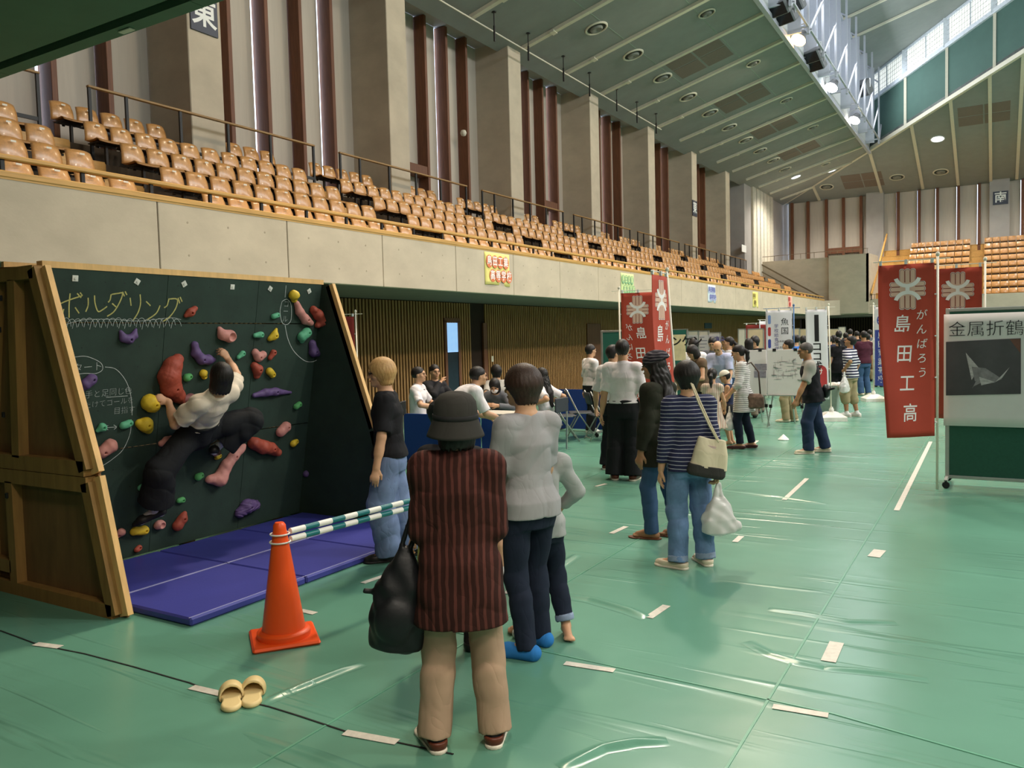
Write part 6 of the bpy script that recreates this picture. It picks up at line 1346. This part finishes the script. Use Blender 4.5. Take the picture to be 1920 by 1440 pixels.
# ---------------------------------------------------------------- 6 child in rolled jeans
p = gp(1038, 1190); J = skel(1.28, 'f', lean=0, head=(30, 0), hs=1.14, pelvis=(-.05, 0, .515), feet=((-.11, .05), (.055, 0)), fyaw=(60, 172), wr=((-.13, .1, .56), (.10, .16, .56)), elb=((-1, -.6, -.2), (1, -.5, -.5)), sw=.115)
person('barefoot child in grey top and rolled jeans before the grey T-shirt woman', J, p, view_rz(1038)+R_(15), .009, hair='bob', top=dict(m=fab('pale_grey_jersey', 'a3a4a3', .05), hem=-.05, sleeve=1.9, ease=.014, name='top'), bot=dict(m=F_navyj, len=1.86, ease=.010, ankle=.008, cuff=mat('pale_denim_turn_up', '8494ad', .8)))
p = dp(943, 5.9); J = skel(1.12, 'm', head=(30, 0), hs=1.18); person('small dark-haired child mostly hidden behind the grey T-shirt woman', J, p, view_rz(943)+R_(25), .011, top=dict(m=F_navy, hem=-.03, sleeve=.7), bot=dict(m=F_blk, len=1.0, ease=.02, name='shorts'), shoes=dict(kind='sock', m=S_wsock))
# ---------------------------------------------------------------- 7-9 students
p = gp(1172, 898); J = skel(1.69, 'm', lean=-1, head=(-8, 2), feet=((-.07, .0), (.07, -.02)), wr=((-.165, .0, .45), (.165, .0, .455)), sw=.118)
person('young man in white shirt and black trousers seen from behind', J, p, view_rz(1172)-R_(8), .008, hair='short', top=dict(m=F_white, hem=.03, sleeve=.92, ease=.018, fold=.003, collar=True), bot=dict(m=F_blk, ease=.022, knee=.03, ankle=.05, waist=.07), shoes=dict(kind='shoe', m=S_brown, sole=S_whs))
p = gp(1152, 880); J = skel(1.62, 'm', head=(-30, -5), feet=((-.06, .0), (.06, .03)), wr=((-.2, .04, .5), (.15, .03, .46)), sw=.112)
person('student in white shirt half hidden left of the young man in white', J, p, view_rz(1152)-R_(35), .010, hair='short', top=dict(m=F_white, hem=.02, sleeve=1.0, ease=.018, collar=True), bot=dict(m=F_blk, ease=.022, knee=.02, ankle=.03), shoes=dict(kind='shoe', m=S_brown, sole=S_whs))
p = gp(1109, 812); J = skel(1.60, 'm', head=(5, -4), wr=((-.15, .0, .46), (.15, .06, .47)), feet=((-.05, .03), (.05, -.02)))
person('student in white shirt standing at the left edge of the green board', J, p, view_rz(1109)-R_(62), .011, hair='short', top=dict(m=F_white, hem=.02, sleeve=.95, ease=.018, collar=True), bot=dict(m=F_blk, ease=.018, knee=.015, ankle=.022), shoes=dict(kind='sock', m=S_wsock))
# ---------------------------------------------------------------- 10 striped cap and long hair
p = gp(1243, 1008)
def beanie(body, J, Q):
    hx, hy, hz = J['hf']; s = J['hs']; S = Sdf(.007); S.ell(Q(0, -.028, .045), (.096*s, .118*s, .098*s), J['hf'], 0); S.ell(Q(0, -.095, .055), (.075*s, .06*s, .065*s), J['hf'], .03); S.plane(Q(0, 0, .02), -hz-hy*.25); S.warp(lambda x, y, z: .003*np.sin(x*60+z*95)*np.sin(y*70+z*60)); S.mesh('knit_cap', stripes('striped_knit_cap', '2c2830', '6b6468', .026, .62, 2, .9, .03), body)
J = skel(1.585, 'f', lean=3, head=(12, -6), feet=((-.055, .06), (.05, -.05)), fyaw=(14, 4), wr=((-.145, .05, .46), (.145, .08, .46)), sw=.108)
person('long-haired person in striped knit cap, dark jacket and jeans', J, p, view_rz(1243)+R_(62), .008, skin=M_skin2, hair='long', top=dict(m=F_olive, hem=-.12, flare=.012, sleeve=1.9, ease=.026, fold=.006, name='jacket', extra=[beanie]), bot=dict(m=F_jean2, ease=.010, ankle=.006), shoes=dict(kind='flip', m=S_flip))
# ---------------------------------------------------------------- 11 striped top with tote
p = gp(1296, 1060); J = skel(1.525, 'f', lean=1, head=(32, -4), feet=((-.075, -.02), (.075, .03)), fyaw=(48, 8), wr=((-.14, .02, .47), (.115, -.06, .455)), elb=((-.5, -1, 0), (.8, -.8, 0)), sw=.104)
BR = view_rz(1290)+R_(14)
person('woman in navy striped top and washed jeans carrying bags, back to us', J, p, BR, .007, hair='full', top=dict(m=F_nstripe, hem=-.045, sleeve=1.75, ease=.014, fold=.004), bot=dict(m=F_jean3, ease=.010, knee=.014, ankle=.020, fold=.005, cuff=mat('pale_denim_turn_up', '8494ad', .8)), shoes=dict(kind='slipon', m=S_cream, sole=S_whs), fist=(False, True))
tb = p
S = Sdf(.007); S.loft((0, 0, 0), ((1, 0, 0), (0, 1, 0), (0, 0, 1)), [(-.13, .13, .055), (-.11, .14, .06), (.05, .125, .045), (.15, .09, .02)], 0, n=3); S.warp(lambda x, y, z: .004*np.sin(x*38+z*12)); S.plane((0, 0, -.07), (0, 0, -1))
o = thing('tote_bag', 'cream canvas tote bag with dark bottom on the striped woman\'s back', 'tote bag', local(tb, BR, .10, -.155, .83), BR); o.rotation_euler = (0, .20, BR); S.mesh('canvas', fab('cream_canvas', 'd9cbae', .06), o)
S = Sdf(.007); S.loft((0, 0, 0), ((1, 0, 0), (0, 1, 0), (0, 0, 1)), [(-.135, .125, .055), (-.11, .142, .062), (-.05, .137, .058)], 0, n=3); S.mesh('dark_bottom', fab('charcoal_canvas', '3a3836', .06), o)
MB().box((-.04, -.033, .06), (.03, -.029, .10)).build('woven_patch', mat('pale_pink_patch', 'd9bcb6', .8), o)
MB().tube([(.06, .0, .13), (-.02, .02, .24), (-.12, .04, .39), (-.19, .085, .51), (-.205, .135, .535)], .007, 6).build('strap', fab('cream_canvas', 'd9cbae', .06), o, True); MB().tube([(.045, -.02, .13), (-.04, .0, .24), (-.14, .03, .39), (-.205, .085, .515), (-.21, .13, .54)], .007, 6).build('strap', fab('cream_canvas', 'd9cbae', .06), o, True)
M_bagp = mat('translucent_carrier_bag', 'e9e6e2', .35, var=.04, trans=.25)
def carrier(label, loc, rz, s=1.0):
    S = Sdf(.007*max(1, s)); S.loft((0, 0, 0), ((1, 0, 0), (0, 1, 0), (0, 0, 1)), [(-.20*s, .05*s, .04*s), (-.18*s, .12*s, .07*s), (-.08*s, .13*s, .075*s), (.02*s, .085*s, .05*s), (.07*s, .045*s, .03*s)], 0); S.cone((-.03*s, 0, .05*s), (-.012*s, 0, .17*s), .022*s, .010*s, .02); S.cone((.03*s, 0, .05*s), (.012*s, 0, .17*s), .022*s, .010*s, .02); S.ell((.09*s, 0, -.14*s), (.09*s, .06*s, .05*s), k=.02); S.warp(lambda x, y, z: .005*s*np.sin(x*55/s+z*22/s)*np.cos(y*60/s+z*31/s)); o = S.mesh('carrier_bag', M_bagp); o.location = loc; o.rotation_euler = (0, 0, rz); return tag(o, label, 'carrier bag')
carrier('white plastic carrier bag in the right hand of the navy striped woman', local(tb, BR, .185, -.10, .455), BR+.2, 1.02)
# ---------------------------------------------------------------- 12 striped tunic and shoulder bag
p = gp(1395, 841); J = skel(1.56, 'f', lean=2, head=(4, -16), feet=((-.05, .05), (.05, -.05)), fyaw=(8, 6), wr=((-.12, .13, .52), (.12, .14, .53)), elb=((-.4, -1, 0), (.4, -1, 0)))
TR = view_rz(1395)+R_(82); person('woman with ponytail in white striped tunic and dark jeans', J, p, TR, .010, hair='pony', top=dict(m=F_bstripe, hem=-.16, flare=.02, sleeve=1.35, ease=.018, name='tunic'), bot=dict(m=F_navyj, len=1.9, ease=.008, ankle=.004), shoes=dict(kind='slipon', m=S_red))
o = thing('shoulder_bag', 'brown patterned shoulder bag hanging behind the striped tunic', 'shoulder bag', local(p, TR, -.12, -.17, .74), TR); S = Sdf(.010); S.loft((0, 0, 0), ((1, 0, 0), (0, 1, 0), (0, 0, 1)), [(-.12, .04, .10), (-.1, .06, .15), (.05, .05, .14), (.1, .02, .10)], 0); S.mesh('bag_body', mat('brown_patterned_cloth', '6d5548', .7, var=.35, nscale=22), o); MB().tube([(0, .09, .08), (.02, .14, .3), (.05, .15, .52), (.08, .05, .56), (.06, -.06, .42), (0, -.09, .08)], .012, 6).build('strap', mat('brown_strap', '4b382e', .6), o, True)
carrier('pale grey carrier bag between the boy and the striped tunic', local(p, TR, -.05, .20, .47), TR, .95)
# ---------------------------------------------------------------- 13, 14 children
p = gp(1337, 848); J = skel(1.20, 'f', head=(-5, -5), hs=1.15, wr=((-.14, .1, .5), (.14, .12, .52)), feet=((-.05, 0), (.05, .02)))
person('girl with long ponytail in a pink and beige striped dress', J, p, view_rz(1337)-R_(5), .010, hair='pony', top=dict(m=F_pinkd, hem=.02, sleeve=.35, ease=.014, name='dress_top'), bot=dict(m=F_pinkd, skirt=.22, fl=.07), shoes=dict(kind='boot', m=S_black))
p = gp(1366, 833)
def cap(body, J, Q):
    hx, hy, hz = J['hf']; s = J['hs']; S = Sdf(.008); S.ell(Q(0, -.014, .03), (.094*s, .114*s, .108*s), J['hf'], 0); S.plane(Q(0, 0, .03), -hz-hy*.05); o = S.mesh('cap', fab('white_mesh_cap', 'd9d4c4', .08), body); S = Sdf(.008); S.ell(Q(0, .13, .035), (.075*s, .09*s, .014*s), J['hf'], 0); S.plane(Q(0, .08, 0), -hy); S.mesh('peak', mat('pale_teal_peak', '9cc0c4', .6), o)
J = skel(1.13, 'm', head=(5, -18), hs=1.16, wr=((-.13, .08, .44), (.12, .13, .5)), feet=((-.05, .0), (.05, -.03)))
person('barefoot boy in white cap and dark tank top beside the girl', J, p, view_rz(1366)+R_(85), .010, hair='short', top=dict(m=F_navy, hem=-.06, sleeve=0, ease=.014, name='tank_top', extra=[cap]), bot=dict(m=F_charc, len=1.0, ease=.02, name='shorts'))
# ---------------------------------------------------------------- 15-20 the stall behind
def simple(label, pos, rz, h, sex, hair, top, bot, res=.014, sleeve=.8, **k):
    J = skel(h, sex, **{a: k.pop(a) for a in list(k) if a in ('lean', 'head', 'wr', 'elb', 'feet', 'fyaw', 'hs', 'pelvis', 'side', 'knee', 'sw')}); kw = dict(hair=hair, top=dict(m=top, hem=-.02, sleeve=sleeve, ease=.018), bot=dict(m=bot, ease=.014, knee=.01, ankle=.015), shoes=dict(kind='shoe', m=S_black), res=res)
    if 'topx' in k: kw['top'].update(k.pop('topx'))
    if 'botx' in k: kw['bot'].update(k.pop('botx'))
    kw.update(k); return person(label, J, pos, rz, **kw)
simple('balding man in pale blue shirt bending over the stall', dp(1352, 14.6), view_rz(1352)+PI-R_(15), 1.66, 'm', 'bald', F_blue, F_charc, hairm=M_grey_hair, lean=14, head=(0, -30), wr=((-.12, .22, .52), (.1, .22, .52)), topx=dict(collar=True))
simple('woman with black hair and brown vest bowing at the stall', dp(1320, 13.7), view_rz(1320)+R_(120), 1.60, 'f', 'bob', F_brown, F_blk, lean=15, head=(0, -25), wr=((-.1, .25, .62), (.1, .22, .55)), sleeve=.3)
simple('dark-haired person in white shirt left of the bowing woman', dp(1302, 15.3), view_rz(1302)+R_(10), 1.66, 'm', 'full', F_white, F_blk, lean=6, head=(0, -8))
simple('person with black hair behind the balding man', dp(1337, 16.4), view_rz(1337)+R_(170), 1.68, 'm', 'short', F_gr, F_blk, head=(0, -25))
simple('woman in striped white top smiling behind the balding man', dp(1367, 16.7), view_rz(1367)+R_(95), 1.66, 'f', 'pony', F_bstripe, F_jean2, sleeve=1.2)
simple('person with black hair looking over the text easel', dp(1417, 17.6), view_rz(1417)+R_(150), 1.66, 'm', 'full', F_charc, F_grey2, head=(0, -12))
simple('person with black hair behind the text easel, seen from behind', dp(1404, 16.6), view_rz(1404)+R_(10), 1.62, 'f', 'bob', F_brown, F_grey2)
simple('person in beige trousers standing behind the drawing easel', gp(1480, 791), view_rz(1480)+R_(80), 1.58, 'm', 'short', F_polo, F_khaki, feet=((-.05, .05), (.05, -.03)), shoes=dict(kind='slipon', m=S_cream))
simple('dark-haired person in a bright blue shirt behind the white banner', dp(1492, 19.0), view_rz(1492)+R_(40), 1.66, 'm', 'short', mat('bright_blue_shirt', '3f74c4', .8), F_blk)
simple('dark-haired person right of the one in bright blue', dp(1507, 19.5), view_rz(1507)+R_(20), 1.62, 'm', 'full', F_navy, F_blk)
# ---------------------------------------------------------------- 21 the man in the vest
p = gp(1525, 849); J = skel(1.575, 'm', lean=7, head=(10, -8), feet=((-.055, .07), (.055, -.09)), fyaw=(12, 0), wr=((-.155, .17, .475), (.14, .09, .50)), elb=((-.5, -1, 0), (.5, -1, 0)), sw=.115)
VR = view_rz(1525)+R_(98)
def vest(body, J, Q):
    h = J['h']; ex, ey, ez = J['fr']; P = J['P']; N = J['N']; S = Sdf(.009); S.loft(P, J['fr'], [(-.055*h, .108*h+.030, .082*h+.030)]+[(z*h, max(a*h+.026, .103*h+.028) if z < .04 else a*h+.026, max(b*h+.026, .076*h+.028) if z < .04 else b*h+.026) for z, a, b in PROF['m'] if -.035 < z < .3], k=.01)
    for i in (0, 1): S.ell(J['S'][i]+(J['S'][i]-N)*.25-ez*.03*h, (.055*h,)*3, None, .01, 's')
    S.warp(lambda x, y, z: .003*np.sin(x*50+z*40)*np.sin(y*44)); S.mesh('vest', F_vest, body)
person('man in black vest over grey polo and jeans walking left', J, p, VR, .009, skin=M_skin2, hair='crop', hairm=M_grey_hair, top=dict(m=F_polo, hem=-.02, sleeve=.85, ease=.018, collar=True, extra=[vest, specs]), bot=dict(m=fab('deep_blue_denim', '2b3852', .12), ease=.014, knee=.012, ankle=.02), shoes=dict(kind='slipon', m=S_cream, sole=S_whs))
S = Sdf(.011); S.ell((0, 0, 0), (.12, .06, .10), k=0); S.cone((-.1, .03, .03), (-.16, .08, .05), .02, .018, .02); S.cone((.1, .03, .03), (.16, .08, .05), .02, .018, .02); o = S.mesh('waist_bag', mat('black_nylon_bag', '16171a', .5)); o.location = local(p, VR, 0, -.175, .885); o.rotation_euler = (0, 0, VR+PI); tag(o, 'black waist bag at the back of the man in the vest', 'waist bag')
# ---------------------------------------------------------------- 22-30 the crowd at the far end
p = gp(1595, 781); J = skel(1.62, 'm', lean=2, head=(10, 12), feet=((-.05, .05), (.05, -.04)), wr=((-.135, .02, .60), (.14, .02, .5)), elb=((-1, -1, .1), (.5, -1, 0)), sw=.112)
SR = view_rz(1595)+R_(70); person('man in navy polo with white stripes and khaki shorts, hand on hip', J, p, SR, .011, skin=M_skin2, hair='short', top=dict(m=stripes('navy_polo_lower_white_stripes', 'd8d5dc', '2a2c44', .055, .45, 2, .85, .0), hem=-.04, sleeve=.95, ease=.022, collar=True), bot=dict(m=F_khaki, len=1.05, ease=.02, knee=.02, name='shorts'), shoes=dict(kind='shoe', m=S_white, sole=S_whs, sock=S_wsock, sockh=.12))
carrier('white carrier bag hanging at the wrist of the man in khaki shorts', local(p, SR, -.28, .02, .72), SR, 1.1)
simple('man in maroon T-shirt and jeans among the far crowd', gp(1620, 741), view_rz(1620)+R_(35), 1.70, 'm', 'crop', F_mar, F_jean2, skin=M_skin2, res=.014, wr=((-.15, .1, .5), (.16, .03, .46)), sleeve=.95, shoes=dict(kind='shoe', m=S_cream))
simple('woman in a black dress seen from behind at the far stalls', gp(1572, 737), view_rz(1572)+R_(20), 1.55, 'f', 'pony', F_tee, F_blk, head=(0, -15), botx=dict(knee=.03, ankle=.03), topx=dict(hem=-.16, flare=.02))
crowd = [(1556, 23.6, 1.58, 'm', 'short', F_navy, F_blk, 15, 'person in navy shirt beside the woman in black'), (1563, 25.0, 1.60, 'f', 'bob', F_grey2, F_khaki, -10, 'person with bobbed hair behind the navy shirt'), (1573, 26.0, 1.72, 'm', 'full', F_charc, F_blk, 0, 'tall dark-haired person at the back of the crowd'),
 (1586, 26.6, 1.66, 'm', 'short', mat('bright_blue_shirt', '3f74c4', .8), F_navyj, 10, 'person in bright blue behind the striped polo'), (1594, 28.0, 1.78, 'm', 'short', F_navy, F_blk, -5, 'tallest dark head in the far crowd'), (1607, 27.0, 1.70, 'm', 'crop', F_tee, F_blk, 20, 'person in black left of the maroon T-shirt'),
 (1627, 27.5, 1.60, 'f', 'full', F_cream, F_khaki, 15, 'person in cream top right of the maroon T-shirt'), (1631, 29.0, 1.74, 'm', 'short', F_gr, F_blk, 0, 'grey-topped person behind the blue banner pole'), (1650, 27.0, 1.70, 'm', 'short', F_white, F_blk, -15, 'person in white shirt right of the blue banner'),
 (1648, 24.6, 1.30, 'f', 'pony', F_blue, F_navy, -20, 'girl in pale blue top right of the blue banner'), (1659, 25.5, 1.52, 'f', 'full', F_grey2, F_tee, -10, 'person in grey bent near the large red banner'), (1664, 28.5, 1.62, 'm', 'short', F_charc, F_blk, 0, 'dark figure at the edge of the large red banner'), (1544, 26.5, 1.66, 'm', 'short', F_navy, F_blk, 30, 'dark-haired person beside the narrow white banner'), (1640, 30.5, 1.60, 'm', 'short', F_tee, F_blk, 0, 'distant person in black behind the blue banner')]
for px, d, h, sx_, hr, tp, bt, a, lab in crowd: simple(lab, dp(px, d), view_rz(px)+R_(a), h, sx_, hr, tp, bt, res=.017, head=(0, -10), face=False)
# ---------------------------------------------------------------- reception corner
def chair_under(pos, rz, label):
    t = thing('chair', label, 'chair', (pos[0], pos[1], 0), rz, 'chairs at the reception table'); MB().rbox((-.2, -.2, .36), (.2, .2, .395), .01).build('seat', M_chairgrey, t); MB().rbox((-.2, -.30, .60), (.2, -.27, .82), .01).build('backrest', M_chairgrey, t)
    for sx in (-1, 1):
        MB().bar((sx*.18, .17, 0), (sx*.18, .17, .36), .022, .022).build('leg', M_alu, t); MB().bar((sx*.18, -.26, 0), (sx*.18, -.285, .82), .022, .022).build('leg', M_alu, t)
SIT = dict(pelvis=(0, -.02, .31), feet=((-.06, .26), (.06, .26)), lean=2)
def tie(body, J, Q):
    h = J['h']; ex, ey, ez = J['fr']; N = J['N']; mb = MB().bar(tuple(N-ez*.02*h+ey*.055*h), tuple(N-ez*.17*h+ey*.082*h), .05, .012, tuple(ey)); mb.build('tie', F_charc, body)
p = dp(783, 12.5); rz = view_rz(783)-R_(105); simple('seated man in white short-sleeved shirt and dark tie at the reception', p, rz, 1.70, 'm', 'crop', F_white, F_charc, res=.011, wr=((-.1, .16, .42), (.1, .17, .43)), elb=((-1, -.4, -.3), (1, -.4, -.3)), topx=dict(collar=True, hem=.0, extra=[tie]), head=(0, 0), **SIT); chair_under(p, rz, 'chair under the seated man in white')
p = dp(813, 13.6); rz = view_rz(813)-R_(140); simple('seated man in charcoal suit hand at chin, beside the white-shirted one', p, rz, 1.70, 'm', 'crop', F_charc, F_charc, res=.011, sleeve=1.9, wr=((-.1, .16, .42), (.03, .12, .62)), elb=((-1, -.4, -.3), (1, .2, -1)), head=(-15, -5), topx=dict(ease=.022), **SIT); chair_under(p, rz, 'chair under the seated man in charcoal')
p = dp(838, 10.0); simple('young man in white shirt bending over the reception table', p, view_rz(838)-R_(74), 1.68, 'm', 'crop', F_white, F_blk, res=.010, lean=60, pelvis=(0, -.06, .515), head=(0, 25), wr=((-.1, .36, .44), (.1, .38, .44)), topx=dict(hem=.03, ease=.026, sleeve=.9, collar=True), botx=dict(ease=.02, knee=.02, ankle=.03, tilt=False, waist=.05), feet=((-.06, .0), (.06, -.02)))
def mask(body, J, Q):
    S = Sdf(.007); s = J['hs']; S.ell(Q(0, .038, -.048), (.060*s, .072*s, .055*s), J['hf'], 0); S.plane(Q(0, .02, 0), -J['hf'][1]); S.plane(Q(0, 0, -.012), J['hf'][2]); S.mesh('face_mask', F_white, body)
p = dp(934, 12.9); rz = view_rz(934)+R_(165); simple('masked person with black hair leaning forward and writing at the table', p, rz, 1.60, 'f', 'bob', F_gr, F_charc, res=.010, sleeve=1.9, pelvis=(0, -.06, .31), feet=((-.06, .2), (.06, .2)), lean=36, head=(5, -18), wr=((-.05, .27, .45), (.08, .25, .45)), elb=((-1, -.3, -.4), (1, -.3, -.4)), topx=dict(extra=[mask])); chair_under(p, rz, 'chair under the masked writer')
p = dp(931, 14.0); rz = view_rz(931)+R_(20); simple('seated person with black hair and grey top behind the masked writer', p, rz, 1.64, 'm', 'full', F_polo, F_charc, **dict(SIT, lean=8)); chair_under(p, rz, 'chair under the grey-topped sitter')
p = dp(1020, 12.6); rz = view_rz(1020)+R_(60); simple('seated person in white shirt with long black hair behind the grey T-shirt woman', p, rz, 1.62, 'f', 'long', F_white, F_charc, res=.012, **dict(SIT, lean=8)); chair_under(p, rz, 'chair under the long-haired sitter')
# ================================================================== LIGHT
sc = bpy.context.scene
sc.view_settings.view_transform = 'Standard'; sc.view_settings.look = 'None'; sc.view_settings.gamma = 1; sc.view_settings.use_curve_mapping = False; sc.view_settings.exposure = EXPO = 0.2
w = bpy.data.worlds.new('world'); sc.world = w; w.use_nodes = True; w.node_tree.nodes['Background'].inputs[0].default_value = (1.0, .96, .89, 1); w.node_tree.nodes['Background'].inputs[1].default_value = .62
sc.cycles.use_denoising = True; sc.cycles.use_adaptive_sampling = True; sc.cycles.adaptive_threshold = .03; sc.cycles.max_bounces = 5; sc.cycles.diffuse_bounces = 3; sc.cycles.glossy_bounces = 3; sc.cycles.sample_clamp_indirect = 4.0
def spot(name, loc, tgt, power, col, size=.35, ang=100, blend=.6):
    l = bpy.data.lights.new(name, 'SPOT'); l.energy = power; l.color = col; l.shadow_soft_size = size; l.spot_size = math.radians(ang); l.spot_blend = blend
    o = bpy.data.objects.new(name, l); C.objects.link(o); o.location = loc; d = Vector(tgt)-Vector(loc); o.rotation_euler = d.to_track_quat('-Z', 'Y').to_euler(); return o
WARM = (1.0, .80, .56); NEUT = (1.0, .92, .80); COOL = (.80, .92, 1.0)
for i, y in enumerate((10.5, 17.0, 25.0, 33.0, 41.0, 48.0)):
    spot('floodlight_east', (XT+.5, y, zc(XT)-.45), (XT+4.5, y-3, 0), 2600, (WARM, NEUT, WARM, NEUT, WARM, NEUT)[i])
    spot('floodlight_east_back', (XT+.5, y+1.5, zc(XT)-.45), (-13, y-1, 4), 500, WARM, ang=110)
    spot('floodlight_west', (10.6, y, zc(XT)-.45), (3, y, 0), 2600, NEUT)
def disc(name, loc, power, col, size):
    l = bpy.data.lights.new(name, 'AREA'); l.shape = 'DISK'; l.size = size; l.energy = power; l.color = col
    o = bpy.data.objects.new(name, l); C.objects.link(o); o.location = loc; return o
for x, y in ((-.6, 1.2), (2.0, 1.2), (4.6, 1.2), (2.0, -2.5)): disc('soffit_fill_light', (x, y, zsf-.02), 75, (1.0, .90, .76), .9)  # added fill for the near figures' backs; no lamps are fitted here
def area(name, loc, rot, sx, sy, power, col):
    l = bpy.data.lights.new(name, 'AREA'); l.shape = 'RECTANGLE'; l.size = sx; l.size_y = sy; l.energy = power; l.color = col
    o = bpy.data.objects.new(name, l); C.objects.link(o); o.location = loc; o.rotation_euler = rot; return o
for px, py in ((1758, 260), (1492, 331), (1559, 319), (1905, 235)):  # last spot has no lamp fitting, added to brighten the south end
    q = onplane(px, py, (0, YS, ZE), NS) if px > 1600 else onplane(px, py, (XC, 0, ZE), NC); spot('ceiling_lamp_and_fill_light', (q[0], q[1], q[2]-.15), (q[0]+.3, q[1], 0), 1500, NEUT, .3, 140)
area('clerestory_daylight_east', (XT+.95, 28, zc(XT)+2.7), (0, math.radians(-70), 0), 3.0, 50, 1800, (.92, .96, 1.0))
area('clerestory_daylight_west', (10.6, 28, zc(XT)+2.7), (0, math.radians(70), 0), 3.0, 50, 3500, (.92, .96, 1.0))
